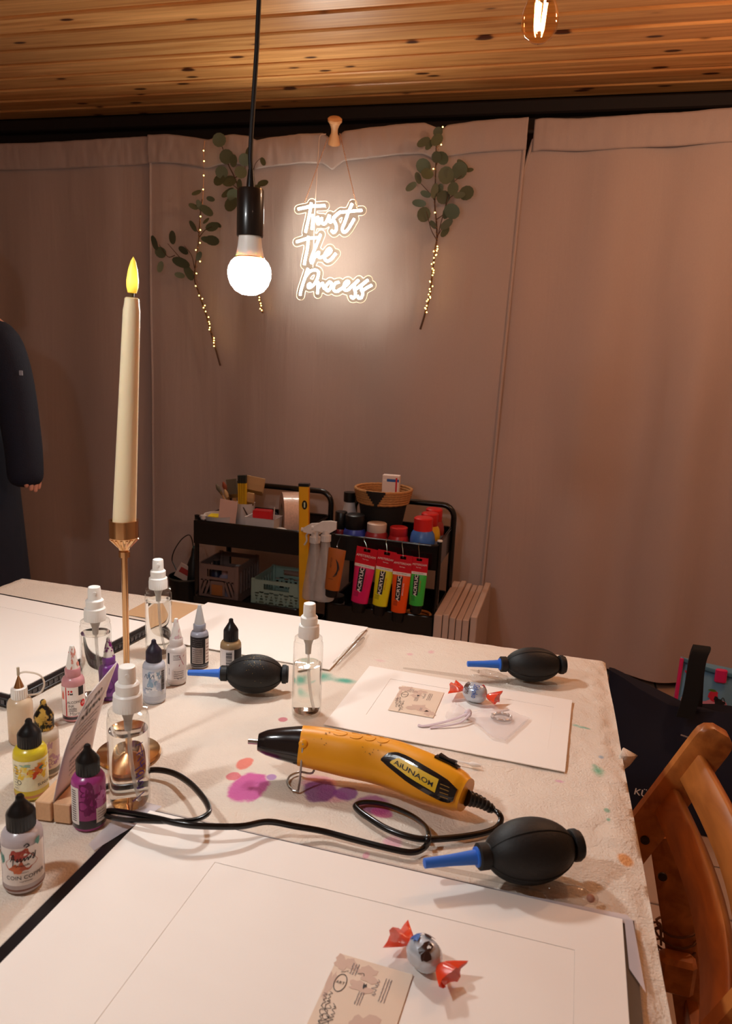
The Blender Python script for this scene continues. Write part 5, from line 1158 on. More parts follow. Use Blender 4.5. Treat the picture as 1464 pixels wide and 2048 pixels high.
# ------------------------------------------------------------------ gauze pouch with a metal charm
pz = FAR; knot = P(936, 1428, pz+0.006); bag_end = P(1035, 1462, pz); axd = V((bag_end.x-knot.x, bag_end.y-knot.y, 0)); L = axd.length; ang = atan2(axd.y, axd.x)
t = thing('gauze_pouch', 'sheer white gauze pouch tied with ribbon, holding a silver charm', 'pouch', (knot.x, knot.y, pz), ang)
gz = M('gauze', (244, 236, 238), 0.45, alpha=0.26, vary=0.03, bump=0.25, bscale=120)
mb = MB(); rings = []
for i in range(13):
    s = i/12; w = 0.004+0.034*min(1, s*1.5)**0.9; h = 0.004+0.010*sin(pi*min(1, s*0.95+0.05))*(1-0.6*s); ring = []
    for j in range(24):
        a = 2*pi*j/24; ring.append((L*s*(1+0.10*sin(a)*(s > 0.95)), w*sin(a)*(1+0.05*sin(a*6+s*9)), max(0.0006, 0.0012+h*(1+cos(a))/2*(1+0.12*sin(a*7+s*5)))))
    rings.append(ring)
obj('gauze_bag', mb.loft(rings, False, True), gz, t)
mb = MB(); rings = []
for i in range(7):
    s = i/6; ring = []
    for j in range(24):
        a = 2*pi*j/24; w = 0.004+0.020*s; ring.append((-0.022*s, w*sin(a)*(1+0.2*s*sin(a*5)), max(0.0006, 0.006+(0.003+0.006*s)*cos(a)*(1+0.3*s*sin(a*6))-0.003*s)))
    rings.append(ring)
obj('gathered_top', mb.loft(rings, False, False), gz, t)
rib = M('ribbon_lilac', (216, 200, 208), 0.4); kr = V((knot.x, knot.y, pz))
def rl(px, py, z): 
    p = P(px, py, z)-kr; return (p.x*cos(-ang)-p.y*sin(-ang), p.x*sin(-ang)+p.y*cos(-ang), z-pz)
obj('ribbon', MB().tube(spline([rl(940, 1424, pz+0.010), rl(915, 1436, pz+0.006), rl(880, 1446, pz+0.003), rl(848, 1452, pz+0.0015), rl(836, 1450, pz+0.0015)], 6), 0.0024, 8, flat=0.4), rib, t)
obj('ribbon', MB().tube(spline([rl(940, 1428, pz+0.010), rl(922, 1444, pz+0.005), rl(890, 1452, pz+0.0022), rl(860, 1456, pz+0.0012)], 6), 0.0016, 8, flat=0.5), rib, t)
obj('knot', MB().sphere((0, 0, 0.007), 0.006, 14, 9, sc=(0.8, 1.1, 0.9)), rib, t)
ch = P(1003, 1434, pz+0.004)
cr = thing('silver_charm', 'shiny silver ring charm seen through the gauze pouch', 'charm', (ch.x, ch.y, pz+0.0016), ang+0.4)
obj('ring', MB().tube([(0.012*cos(a), 0.009*sin(a), 0.0022) for a in np.linspace(0, 2*pi, 24)[:-1]], 0.0020, 8, closed=True), grey_metal, cr)
mb = MB()
for i in range(9):
    a = i*0.7; mb.sphere((0.012*cos(a), 0.009*sin(a), 0.0038), 0.0019, 8, 6)
stuff(obj('stones', mb, M('glass_stone', (230, 228, 224), 0.05, 0.6), cr)); obj('pin', MB().tube([(-0.004, 0.012, 0.002), (0.012, 0.018, 0.004)], 0.0008, 6), grey_metal, cr)

# ------------------------------------------------------------------ pipettes and cotton sticks
def pipette(tip, end, label, r=0.0062, z=TZ, blb=0.38, pinkish=False):
    a_, b_ = P(*tip, z+0.003), P(*end, z+r); ax = b_-a_; ax.z = 0; L = ax.length; ang = atan2(ax.y, ax.x)
    t = thing('pipette', label, 'pipette', (a_.x, a_.y, z), ang, 'clear plastic pipettes')
    T = Matrix.Translation((0, 0, r+0.0002)) @ Matrix.Rotation(pi/2, 4, 'Y'); m_ = clear('pipette_wall', (244, 242, 240), 1.3, 0.08)
    obj('stem', MB().lathe([(0.0010, 0), (0.0013, 0.004), (0.0021, L*0.25), (0.0026, L*(1-blb)-0.004), (0.0030, L*(1-blb))], 20, T, cap=False), m_, t)
    obj('bulb', MB().lathe([(0.0030, L*(1-blb)), (r*0.85, L*(1-blb)+0.004), (r, L*(1-blb)+0.008), (r, L-0.016), (r*0.9, L-0.011), (r*0.62, L-0.008), (r*0.6, L-0.002), (r*0.3, L), (0.0, L)], 24, T, cap=False), m_, t)
    if pinkish: obj('residue', MB().sphere(tuple(T @ V((0, 0, L-0.006))), r*0.45, 10, 7), M('residue', (206, 150, 130), 0.4), t)
    return t
pipette((838, 1738), (1196, 1800), 'clear pipette lying under the large front blower, its bulb tip faintly pink', 0.0078, blb=0.30, pinkish=True)
pipette((806, 1340), (1018, 1366), 'clear pipette along the far edge of the right mat sheet', 0.0058, blb=0.36)
pipette((940, 1343), (1016, 1357), 'short clear pipette bulb between the far blower and the right mat sheet', 0.0058, blb=0.72)
pipette((666, 1328), (733, 1262), 'clear pipette lying on the right edge of the plain white sheet', 0.0045, z=TZ+0.0016, blb=0.34)
pipette((672, 1333), (728, 1276), 'second pipette, crossing beside the one on the plain white sheet', 0.0040, z=TZ+0.0016, blb=0.3)
def swab(p0, p1, label):
    a_, b_ = P(*p0, TZ+0.0028), P(*p1, TZ+0.0028); ax = b_-a_; L = ax.length; t = thing('cotton_swab', label, 'cotton swab', (a_.x, a_.y, TZ), atan2(ax.y, ax.x), 'cotton swabs')
    T = Matrix.Translation((0, 0, 0.0029)) @ Matrix.Rotation(pi/2, 4, 'Y')
    obj('stick', MB().lathe([(0.0, 0.004), (0.0011, 0.004), (0.0011, L-0.004), (0.0, L-0.004)], 12, T), white_plastic, t)
    for z0 in (0, L-0.014): obj('cotton_tip', MB().lathe([(0.0, z0), (0.0016, z0+0.001), (0.0027, z0+0.004), (0.0026, z0+0.009), (0.0012, z0+0.014), (0.0, z0+0.014)], 14, T), M('cotton', (240, 234, 226), 0.95, bump=0.3), t)
swab((862, 1512), (962, 1532), 'cotton swab peeking out behind the heat gun switch')
swab((34, 1199), (108, 1212), 'cotton swab on the cloth behind the left white sheet')

# ------------------------------------------------------------------ letter in a wooden card stand
A0 = P(106, 1607, TZ+0.018); T0 = P(178, 1390, TZ+0.128); hv = P(246, 1326, TZ+0.130)-T0
B0 = A0+hv
cx_ = (A0+B0)/2
t = thing('letter_card', 'curled white handwritten letter leaning in a wooden block, left of the spray bottle', 'letter', (A0.x, A0.y, TZ))
bend = (T0-A0); nrm = bend.cross(hv).normalized()
def lc(u, v):
    p = bend*v+hv*u; return V((0, 0, A0.z-TZ))+p+nrm*(0.010*sin(pi*v)*0.5+0.006*v*v*u)
obj('sheet', MB().grid(lambda u, v: tuple(lc(u, v)), 10, 14), M('letter_paper', (226, 218, 220), 0.7), t, solid=0.0006)
a = Art(); sgn = -1 if (nrm.dot(CAM-A0) < 0) else 1
lw, lh = hv.length, bend.length
a.scribble(0.40, 0.82, 0.50, 0.075, print_black, 0.018, 0.05, 3); a.scribble(0.5, 0.70, 0.70, 0.075, print_black, 0.018, 0.05, 5)
for i in range(5): a.scribble(0.48+0.03*(i % 2), 0.61-0.047*i, 0.72-0.1*(i % 3), 0.018, print_grey, 0.006, 0, i+10)
r = random.Random(5)
for i in range(4): a.scribble(0.5, 0.28-0.05*i, 0.5-0.05*i, 0.018, print_grey, 0.006, 0, i+20)
a.build('handwriting', lambda u, v, l: tuple(lc(min(1, max(0, u)), v)+nrm*sgn*(0.0006+l)), t)
b1, b2 = P(92, 1612, TZ), P(160, 1634, TZ)
wb = thing('card_stand', 'small raw wooden block with a slot, holding the handwritten letter', 'card stand', (A0.x, A0.y, TZ), atan2(hv.y, hv.x))
wl = lw*0.92; wm = M('raw_wood', (222, 176, 134), 0.6, vary=0.12, stretch=(3, 30, 30), vscale=12)
obj('block', MB().box((wl*0.46, -0.010, 0.010), (wl, 0.017, 0.020), bev=0.0008), wm, wb); obj('block_back', MB().box((wl*0.46, 0.009, 0.010), (wl, 0.016, 0.020), bev=0.0008), wm, wb)

# ------------------------------------------------------------------ utility carts
def cart(x0, x1, yf, yb, zr, zarch, label, mid_z, low_z=0.10, tray_h=0.085, arch_in=0.0, front_mid=0.07):
    cx, cy = (x0+x1)/2, (yf+yb)/2; t = thing('utility_cart', label, 'cart', (cx, cy, 0), 0, None)
    w, d = x1-x0, yb-yf
    def tray(zb, h, name='tray'):
        mb = MB(); th = 0.003
        mb.box((0, 0, zb+th/2), (w, d, th))
        for c, s in (((0, -d/2, zb+h/2), (w, th, h)), ((0, d/2, zb+h/2), (w, th, h)), ((-w/2, 0, zb+h/2), (th, d, h)), ((w/2, 0, zb+h/2), (th, d, h))): mb.box(c, s)
        o = obj(name, mb, black_metal, t, smooth=0)
        k = 0.02; loop = []
        for qx, qy, a0 in ((w/2-k, d/2-k, 0), (-w/2+k, d/2-k, pi/2), (-w/2+k, -d/2+k, pi), (w/2-k, -d/2+k, 3*pi/2)):
            for i in range(4): a = a0+pi/2*i/3; loop.append((qx+k*cos(a), qy+k*sin(a), zb+h))
        obj('rim', MB().tube(loop, 0.0045, 8, closed=True), black_metal, o); return o
    tray(zr-tray_h, tray_h); tray(mid_z, front_mid); tray(low_z, 0.07)
    for sx in (-1, 1):
        obj('post', MB().tube([(sx*(w/2+0.004), -d/2+0.03, 0.06), (sx*(w/2+0.004), -d/2+0.03, zr+0.012)], 0.0085, 10), black_metal, t)
        obj('bolt', MB().lathe([(0.009, zr+0.010), (0.009, zr+0.015), (0.0, zr+0.017)], 14, Matrix.Translation((sx*(w/2+0.004), -d/2+0.03, 0))), white_plastic if sx > 0 else black_metal, t)
    ya = d/2-0.005; xi = w/2+0.006-arch_in; rr = 0.045
    pts = [(-xi, ya, 0.06), (-xi, ya, zarch-rr)]+[(-xi+rr-rr*cos(a), ya, zarch-rr+rr*sin(a)) for a in np.linspace(0.25, pi/2, 5)]+[(xi-rr+rr*sin(a), ya, zarch-rr+rr*cos(a)) for a in np.linspace(0, pi/2-0.25, 5)]+[(xi, ya, zarch-rr), (xi, ya, 0.06)]
    obj('handle_frame', MB().tube(pts, 0.011, 12), black_metal, t)
    for sx in (-1, 1):
        for sy in (-1, 1):
            c = obj('caster', MB().lathe([(0.0, -0.011), (0.022, -0.011), (0.025, -0.008), (0.025, 0.008), (0.022, 0.011), (0.0, 0.011)], 20, Matrix.Translation((sx*(w/2-0.01), sy*(d/2-0.03), 0.0255)) @ Matrix.Rotation(pi/2, 4, 'Y')), black_rubber, t)
            obj('fork', MB().box((sx*(w/2-0.01), sy*(d/2-0.03), 0.055), (0.03, 0.02, 0.022), bev=0.003), black_metal, c)
    return t
YF, YBK = 2.42, 2.73
LX0, LX1 = Yp(388, 1043, YF).x, Yp(604, 1064, YF).x; LZ = 0.580
RX0, RX1 = Yp(662, 1067, YF).x, Yp(874, 1093, YF).x; RZ = 0.584
cart(LX0, LX1, YF, YBK, LZ, 0.675, 'black metal rolling cart on the left, with brushes, tape roll and two crates', 0.262, front_mid=0.03)
cart(RX0, RX1, YF, YBK, RZ, 0.668, 'black metal rolling cart on the right, hung with bright acrylic paint tubes', 0.262, front_mid=0.07)
LT, LM = LZ-0.085+0.0035, 0.262+0.0035           # tray floors
RTf = RZ-0.085+0.0035

# things in the top tray of the left cart
def at(px, py, y): p = Yp(px, py, y); return p
def lathe_thing(name, label, cat, x, y, z, parts, group=None, rz=0):
    t = thing(name, label, cat, (x, y, z), rz, group)
    for nm, prof, mat in parts: obj(nm, MB().lathe(prof, 30), mat, t)
    return t
ceramic = M('ceramic_white', (214, 206, 204), 0.35)
xb_ = at(440, 1040, 2.50).x; hb_ = at(440, 1030, 2.50).z-LT
lathe_thing('round_tub', 'round white tub with a yellow pad, front left corner of the left cart tray', 'tub', xb_, 2.50, LT, [('tub', [(0.0, 0), (0.052, 0), (0.058, hb_), (0.060, hb_+0.003), (0.056, hb_+0.002), (0.050, 0.004), (0.0, 0.004)], ceramic)])
pd = thing('sticky_pad', 'yellow sticky note pad lying in the round white tub', 'pad', (xb_-0.012, 2.495, LT+hb_-0.012), 0.2); obj('pad', MB().box((0, 0, 0.006), (0.055, 0.05, 0.012), bev=0.001), M('yellow_pad', (238, 206, 30), 0.7), pd)
obj('pad_support', MB().box((0, 0, -(hb_-0.012)/2), (0.05, 0.045, hb_-0.018)), M('yellow_pad2', (222, 196, 60), 0.7), pd)
n0 = at(452, 1015, 2.47); nc = thing('note_card', 'blank pink note card standing upright in the round white tub', 'card', (at(453, 1036, 2.475).x, 2.475, LT+hb_-0.030), 0.08)
obj('card', MB().box((0, 0, 0.048), (0.068, 0.0012, 0.096), T=Matrix.Rotation(0.10, 4, 'Y')), M('note_pink', (226, 184, 168), 0.7), nc, smooth=0)
xp = at(490, 1020, 2.58).x; hp = at(490, 1012, 2.58).z-LT+0.012
pot = lathe_thing('brush_pot', 'white cylindrical pot crammed with brushes and folding rules on the left cart', 'pot', xp, 2.58, LT, [('pot', [(0.0, 0), (0.036, 0), (0.037, hp), (0.038, hp+0.002), (0.0345, hp), (0.033, 0.004), (0.0, 0.004)], ceramic)])
def stick(name, label, cat, foot, top_px, y_top, build, group=None):
    top = at(*top_px, y_top); f = V(foot); ax = top-f; t = thing(name, label, cat, f, 0, group); q = V((0, 0, 1)).rotation_difference(ax.normalized()).to_matrix().to_4x4()
    build(t, q, ax.length); return t
pot_c = V((xp, 2.58, LT+0.006))
yel = M('rule_yellow', (206, 160, 24), 0.45); rule_dark = M('rule_dark', (44, 46, 40), 0.5); bristle = M('bristle_tan', (196, 158, 112), 0.8, bump=0.4, bscale=300, stretch=(20, 20, 1)); ferrule = M('ferrule', (150, 120, 80), 0.3, 0.9); beech = M('brush_wood', (196, 140, 84), 0.5); grey_bristle = M('bristle_grey', (110, 98, 80), 0.8, bump=0.4, bscale=300)
for i in range(4):
    def b(t, q, L):
        obj('rule_body', MB().box((0, 0, L*0.5-0.012), (0.0065, 0.012, L-0.028), T=q), yel, t, smooth=0); obj('rule_tip', MB().box((0, 0, L-0.014), (0.0067, 0.0122, 0.030), T=q), rule_dark, t, smooth=0)
    stick('folding_rule', ('leftmost', 'second from left', 'third from left', 'rightmost')[i]+' of the four yellow dark-tipped folding rules in the white brush pot', 'ruler', pot_c+V((-0.012+0.0075*i, -0.016, 0)), (478+4.4*i, 951), 2.555, b, 'folding rules in the brush pot')
def flat(wd, hh, mat, hand=beech):
    def b(t, q, L):
        obj('handle', MB().box((0, 0, (L-hh)/2), (0.012, 0.006, L-hh), T=q, bev=0.002), hand, t); obj('ferrule', MB().box((0, 0, L-hh-0.002), (wd, 0.010, 0.016), T=q, bev=0.001), ferrule, t)
        obj('bristles', MB().loft([[tuple(q @ V(p)) for p in ((-wd/2*k, -0.006*m, z), (wd/2*k, -0.006*m, z), (wd/2*k, 0.006*m, z), (-wd/2*k, 0.006*m, z))] for z, k, m in ((L-hh, 1, 0.8), (L-hh*0.5, 1.02, 1), (L-0.002, 1.06, 0.5))]), mat, t, smooth=0)
    return b
stick('flat_brush', 'wide flat brush with tan bristles, left of the folding rules', 'brush', pot_c+V((-0.018, 0.010, 0)), (462, 957), 2.575, flat(0.040, 0.065, grey_bristle))
stick('hake_brush', 'broad pale hake brush with light bristles, right of the folding rules', 'brush', pot_c+V((0.010, 0.012, 0)), (512, 953), 2.60, flat(0.072, 0.058, bristle))
stick('flat_brush', 'narrow flat brush with light wooden handle, half hidden behind the hake brush', 'brush', pot_c+V((0.012, 0.0, 0)), (502, 985), 2.57, flat(0.026, 0.04, bristle))
def mop(c, hair):
    def b(t, q, L):
        obj('handle', MB().lathe([(0.0, 0), (0.0025, 0), (0.0045, L*0.45), (0.003, L-0.045)], 10, q), c, t); obj('ferrule', MB().lathe([(0.0034, L-0.05), (0.006, L-0.034), (0.0, L-0.033)], 12, q), ferrule, t); obj('hair', MB().lathe([(0.006, L-0.034), (0.009, L-0.018), (0.004, L-0.004), (0.0, L)], 14, q), hair, t)
    return b
stick('mop_brush', 'brush with soft grey hair leaning left out of the white pot', 'brush', pot_c+V((-0.010, 0.018, 0)), (432, 968), 2.60, mop(beech, grey_bristle)); stick('mop_brush', 'brush with reddish hair leaning left, above the blank pink card', 'brush', pot_c+V((-0.014, -0.004, 0)), (446, 963), 2.585, mop(M('brush_red', (150, 54, 34), 0.4), M('hair_red', (150, 70, 40), 0.8)))
stick('thin_brush', 'thin wooden paint brush, handle up, between the card and folding rules', 'brush', pot_c+V((-0.004, -0.022, 0)), (449, 978), 2.56, mop(beech, bristle))
bx0, bx1 = at(492, 1050, 2.47).x, at(550, 1050, 2.47).x; bh = at(520, 1037, 2.47).z-LT
bk = thing('plastic_basket', 'small white rectangular plastic basket on the left cart', 'basket', ((bx0+bx1)/2, 2.50, LT)); bw = bx1-bx0
bm = MB(); rings = []
for z, k in ((0.0, 0.86), (bh*0.6, 0.96), (bh, 1.0), (bh+0.003, 1.03), (bh+0.002, 0.97), (0.004, 0.83)): rings.append([(sx*bw/2*k, sy*0.040*k, z) for sx, sy in ((-1, -1), (1, -1), (1, 1), (-1, 1))])
obj('basket', bm.loft(rings), ceramic, bk, smooth=0)
rb = thing('red_box', 'bright red little box inside the white plastic basket', 'box', ((bx0+bx1)/2-0.004, 2.50, LT+0.0045), 0.12); rh = at(522, 1024, 2.49).z-LT; obj('carton', MB().box((0, 0, rh/2), (0.066, 0.04, rh), bev=0.001), M('box_red', (206, 24, 30), 0.45), rb); obj('lid_flap', MB().box((0, 0, rh+0.0008), (0.064, 0.039, 0.0016)), M('box_red_dark', (170, 20, 26), 0.5), rb, smooth=0)
for i, (px, y_, c_, lb) in enumerate(((549, 2.52, (200, 196, 190), 'silver pen leaning right out of the white plastic basket'), (488, 2.49, (60, 44, 38), 'dark brush handle leaning left out of the white plastic basket'))):
    def b(t, q, L, c_=c_): obj('barrel', MB().lathe([(0.0, 0), (0.003, 0), (0.0034, L*0.6), (0.002, L-0.002), (0.0, L)], 12, q), M('pen_%d' % i, c_, 0.35), t); obj('ring', MB().lathe([(0.0037, L*0.62), (0.0037, L*0.65)], 12, q, cap=False), ferrule, t)
    stick('pen' if i == 0 else 'paint_brush', lb, 'pen' if i == 0 else 'brush', V(((bx0+bx1)/2+(0.025 if i == 0 else -0.02), 2.50+(0.026 if i else 0.026), LT+0.006)), (px if i == 0 else 486, 1014), y_, b)
pc = thing('pen_case', 'dark blue zipped pen case lying behind the red box', 'case', (at(524, 1020, 2.64).x, 2.64, LT), 0.2); obj('case', MB().box((0, 0, 0.045), (0.13, 0.05, 0.09), bev=0.012), M('case_navy', (30, 36, 60), 0.7), pc); obj('zip', MB().box((0, 0, 0.0905), (0.11, 0.006, 0.002)), grey_metal, pc)
ym = thing('yellow_marker', 'short yellow marker standing between the white basket and the tape roll', 'marker', (at(556, 1048, 2.50).x, 2.50, LT)); obj('barrel', MB().lathe([(0.0, 0), (0.009, 0), (0.009, 0.055), (0.0, 0.055)], 18), M('marker_yellow', (226, 190, 30), 0.4), ym); obj('cap', MB().lathe([(0.0095, 0.045), (0.0095, 0.068), (0.0, 0.069)], 18), M('marker_cap', (216, 176, 26), 0.4), ym)
# bubble roll
rc = at(581, 1012, 2.60); RR = 0.092; tr = thing('bubble_roll', 'upright roll of pink-beige bubbled film on the left cart, beside the yellow level', 'roll', (rc.x, 2.60, LT), 0.5)
film = M('bubble_film', (214, 176, 156), 0.3, vary=0.25, vscale=130, bump=0.6, bscale=140, coat=0.4)
TR = Matrix.Translation((0, 0, RR+0.001)) @ Matrix.Rotation(pi/2, 4, 'Y'); obj('film', MB().lathe([(0.05, -0.033), (RR, -0.033), (RR, 0.033), (0.05, 0.033), (0.05, -0.033)], 48, TR, cap=False), film, tr); obj('core', MB().lathe([(0.042, -0.032), (0.05, -0.032), (0.05, 0.032), (0.042, 0.032), (0.042, -0.032)], 36, TR, cap=False), M('card_core', (150, 118, 90), 0.8), tr)
tp = thing('tape_roll', 'small white tape roll leaning against the front rim of the left cart', 'tape', (at(563, 1056, 2.455).x, 2.455, LT), 0.0); TT = Matrix.Translation((0, 0, 0.042)) @ Matrix.Rotation(pi/2+0.25, 4, 'X'); obj('tape', MB().lathe([(0.026, -0.009), (0.040, -0.009), (0.040, 0.009), (0.026, 0.009), (0.026, -0.009)], 36, TT, cap=False), M('tape_white', (206, 196, 190), 0.4), tp); obj('core', MB().lathe([(0.023, -0.0095), (0.026, -0.0095), (0.026, 0.0095), (0.023, 0.0095), (0.023, -0.0095)], 30, TT, cap=False), M('tape_core', (120, 80, 60), 0.7), tp)
db = at(397, 1038, 2.46); lathe_thing('small_bottle', 'small dark bottle with white lid in the front left corner of the left cart', 'bottle', LX0+0.020, 2.455, LT, [('bottle', [(0.0, 0), (0.013, 0), (0.013, 0.075), (0.010, 0.082), (0.0, 0.083)], M('bottle_dark', (60, 30, 26), 0.3)), ('lid', [(0.0105, 0.082), (0.0115, 0.083), (0.0115, 0.096), (0.0, 0.097)], ceramic)])
# spirit level between the carts
lv = at(609, 968, 2.395); lx = at(614, 1200, 2.395).x; t = thing('spirit_level', 'yellow spirit level standing upright between the two carts', 'spirit level', (lx, 2.395, 0.0), 0.12); lh = lv.z
Tl = Matrix.Rotation((lv.x-lx)/lh, 4, 'Y')
obj('body', MB().box((0, 0, lh/2), (0.034, 0.022, lh-0.006), T=Tl, bev=0.002), M('level_yellow', (226, 164, 16), 0.4), t); obj('end_cap', MB().box((0, 0, lh-0.002), (0.036, 0.024, 0.010), T=Tl), black_plastic, t, smooth=0); obj('end_cap', MB().box((0, 0, 0.004), (0.036, 0.024, 0.008), T=Tl), black_plastic, t, smooth=0)
vw = obj('vial_window', MB().lathe([(0.0, 0), (0.010, 0), (0.0105, 0.0012), (0.0, 0.0012)], 24, Tl @ Matrix.Translation((0.004, -0.0112, lh-0.070)) @ Matrix.Diagonal((0.9, 1, 1.5, 1)) @ Matrix.Rotation(pi/2, 4, 'X')), black_plastic, t)
obj('vial', MB().box((0.004, -0.0130, lh-0.070), (0.005, 0.001, 0.018), T=Tl), M('vial_pale', (190, 200, 160), 0.2), vw, smooth=0); obj('side_stripe', MB().box((0.0172, 0, lh/2), (0.0004, 0.018, lh-0.03), T=Tl), M('level_orange', (214, 130, 14), 0.4), t, smooth=0)  # vial is one even pale green, not emissive
# crates on the middle shelf
def crate(x0, x1, yf, z, h, d, col_, label, plate=None, holes='slot'):
    w = x1-x0; t = thing('folding_crate', label, 'crate', ((x0+x1)/2, yf+d/2, z), 0, None); m = M('crate_%d_%d_%d' % col_, col_, 0.5); th = 0.004
    obj('base', MB().box((0, 0, 0.004), (w-0.006, d-0.006, 0.006)), m, t, smooth=0)
    # front and back walls built around a hand hole and slots
    def wallp(yy, name, back=False):
        mb = MB(); hw = w*0.52; hz0, hz1 = h*0.62, h*0.84
        mb.box((0, yy, h*0.10), (w-0.02, th, h*0.16)); mb.box((0, yy, h*0.93), (w-0.02, th*1.5, h*0.12)); mb.box((-(w-0.02)/4-hw/4, yy, h*0.72), ((w-0.02)/2-hw/2, th, h*0.34)); mb.box(((w-0.02)/4+hw/4, yy, h*0.72), ((w-0.02)/2-hw/2, th, h*0.34))
        n_ = 9; zz0, zz1 = h*0.18, h*0.58
        mb.box((0, yy, (zz1+hz0)/2+0.002), (hw, th, hz0-zz1+0.008))
        span = w-0.02
        for i in range(n_+1):
            x = -span/2+span*i/n_
            if holes == 'slot' and 3 <= i <= 6: continue
            sl_ = 0.006 if holes == 'slot' else 0.004
            mb.box((x, yy, (zz0+zz1)/2), (span/n_*0.55, th, zz1-zz0+0.004), T=Matrix.Translation((x, 0, (zz0+zz1)/2)) @ Matrix.Rotation((0.35 if x < 0 else -0.35) if holes == 'slot' else (0.3 if i % 2 else -0.3), 4, 'Y') @ Matrix.Translation((-x, 0, -(zz0+zz1)/2)))
        if holes == 'slot': mb.box((0, yy, (zz0+zz1)/2), (span*0.42, th, zz1-zz0+0.004))
        else:
            for j in range(1, 4): mb.box((0, yy, zz0+(zz1-zz0)*j/4), (span, th*0.9, 0.004))
        return obj(name, mb, m, t, smooth=0)
    fw = wallp(-d/2, 'front_panel'); wallp(d/2, 'back_panel')
    for sx in (-1, 1):
        sd = MB(); sd.box((sx*(w/2-0.003), 0, h*0.13), (th, d-0.02, h*0.22)); sd.box((sx*(w/2-0.003), 0, h*0.91), (th*1.4, d-0.02, h*0.16))
        for i in range(7): sd.box((sx*(w/2-0.003), -d/2+0.02+(d-0.04)*i/6, h*0.53), (th, (d-0.04)/6*0.5, h*0.62))
        obj('side_panel', sd, m, t, smooth=0)
        for sy in (-1, 1):
            obj('corner_post', MB().box((sx*(w/2-0.005), sy*(d/2-0.003), h/2+0.002), (0.016, 0.012, h), bev=0.002), m, t)
    if plate: obj('name_plate', MB().box((0, -d/2-0.0035, h*0.33), (w*0.27, 0.002, h*0.28)), M('plate_amber', plate, 0.5), fw, smooth=0)
    return t
cx0, cx1 = Yp(394, 1160, 2.45).x, Yp(474, 1160, 2.45).x
crate(cx0, cx1, 2.455, LM, Yp(430, 1130, 2.45).z-LM, 0.19, (120, 98, 92), 'mauve folding crate filled with bottles, left on the cart shelf', plate=(150, 94, 50))
mx0, mx1 = Yp(503, 1160, 2.45).x, LX1-0.008
crate(mx0, mx1, 2.455, LM, Yp(545, 1166, 2.45).z-LM+0.006, 0.20, (140, 162, 150), 'mint green folding crate, right on the cart shelf under the tape roll', holes='mesh')
for i, (px, y_, r_, h_, bc, cc, lb) in enumerate(((433, 2.52, 0.020, 0.135, (40, 44, 70), (30, 30, 34), 'dark blue bottle with black cap in the brown crate'), (450, 2.50, 0.021, 0.115, (150, 140, 160), (176, 140, 140), 'pale lilac bottle with pinkish cap in the brown crate'), (468, 2.52, 0.018, 0.125, (150, 150, 150), (200, 200, 200), 'small grey bottle with white cap in the brown crate'))):
    lathe_thing('ink_bottle_in_crate' if False else 'paint_bottle', lb, 'bottle', Yp(px, 1130, y_).x if i < 2 else cx1-0.027, y_, LM+0.0085, [('bottle', [(0.0, 0), (r_, 0), (r_, h_*0.7), (r_*0.5, h_*0.8), (0.0, h_*0.8)], M('bt%d' % i, bc, 0.3)), ('cap', [(r_*0.6, h_*0.78), (r_*0.6, h_), (0.0, h_)], M('bc%d' % i, cc, 0.4))])
# glue gun, packet and bin at the left of the cart
gx = Yp(372, 1160, 2.52).x
bn = thing('waste_bin', 'black round bin on the floor left of the left cart', 'bin', (gx-0.015, 2.55, 0)); zb = Yp(372, 1150, 2.50).z; obj('bin', MB().lathe([(0.0, 0), (0.055, 0), (0.068, zb-0.02), (0.070, zb-0.02), (0.066, zb-0.022), (0.053, 0.004), (0.0, 0.004)], 30), black_plastic, bn); obj('rim', MB().lathe([(0.068, zb-0.026), (0.0715, zb-0.022), (0.068, zb-0.018)], 30, cap=False), M('bin_rim', (70, 66, 60), 0.4), bn)
pk = thing('printed_packet', 'small white packet with red print sticking out of the black bin', 'packet', (gx-0.032, 2.53, zb-0.050), 0.3); obj('packet', MB().box((0, 0, 0.05), (0.075, 0.006, 0.06), T=Matrix.Rotation(0.5, 4, 'Y') , bev=0.001), M('packet_white', (206, 180, 168), 0.6), pk); obj('red_print', MB().box((-0.006, -0.0034, 0.055), (0.045, 0.0006, 0.022), T=Matrix.Rotation(0.5, 4, 'Y')), M('packet_red', (170, 50, 46), 0.6), pk, smooth=0); obj('packet_foot', MB().tube([(0.025, 0, 0.03), (0.03, 0, -(zb-0.055))], 0.003, 6), black_plastic, pk)
gg = thing('glue_gun', 'black glue gun standing in the bin, its cable looped against the curtain', 'glue gun', (gx+0.012, 2.56, 0.006)); ggt = Yp(381, 1100, 2.55).z
obj('body', MB().lathe([(0.0, 0), (0.020, 0), (0.032, zb*0.75), (0.026, zb+0.02), (0.012, ggt-0.03), (0.007, ggt), (0.0, ggt)], 20), M('glue_black', (24, 26, 26), 0.35), gg)
obj('cable', MB().tube(spline([V((0, 0, ggt-0.004)), Yp(383, 1076, 2.58)-V((gx+0.012, 2.56, 0.006)), Yp(376, 1070, 2.6)-V((gx+0.012, 2.56, 0.006)), Yp(362, 1080, 2.62)-V((gx+0.012, 2.56, 0.006)), Yp(349, 1100, 2.63)-V((gx+0.012, 2.56, 0.006)), Yp(344, 1118, 2.63)-V((gx+0.012, 2.56, 0.006)), Yp(348, 1130, 2.62)-V((gx+0.012, 2.56, 0.006)), Yp(358, 1150, 2.6)-V((gx+0.012, 2.56, 0.006))], 6), 0.0022, 8), black_plastic, gg)
obj('nozzle', MB().lathe([(0.0, ggt-0.002), (0.006, ggt-0.002), (0.003, ggt+0.010), (0.0, ggt+0.010)], 12), M('nozzle_teal', (50, 84, 80), 0.4), gg)

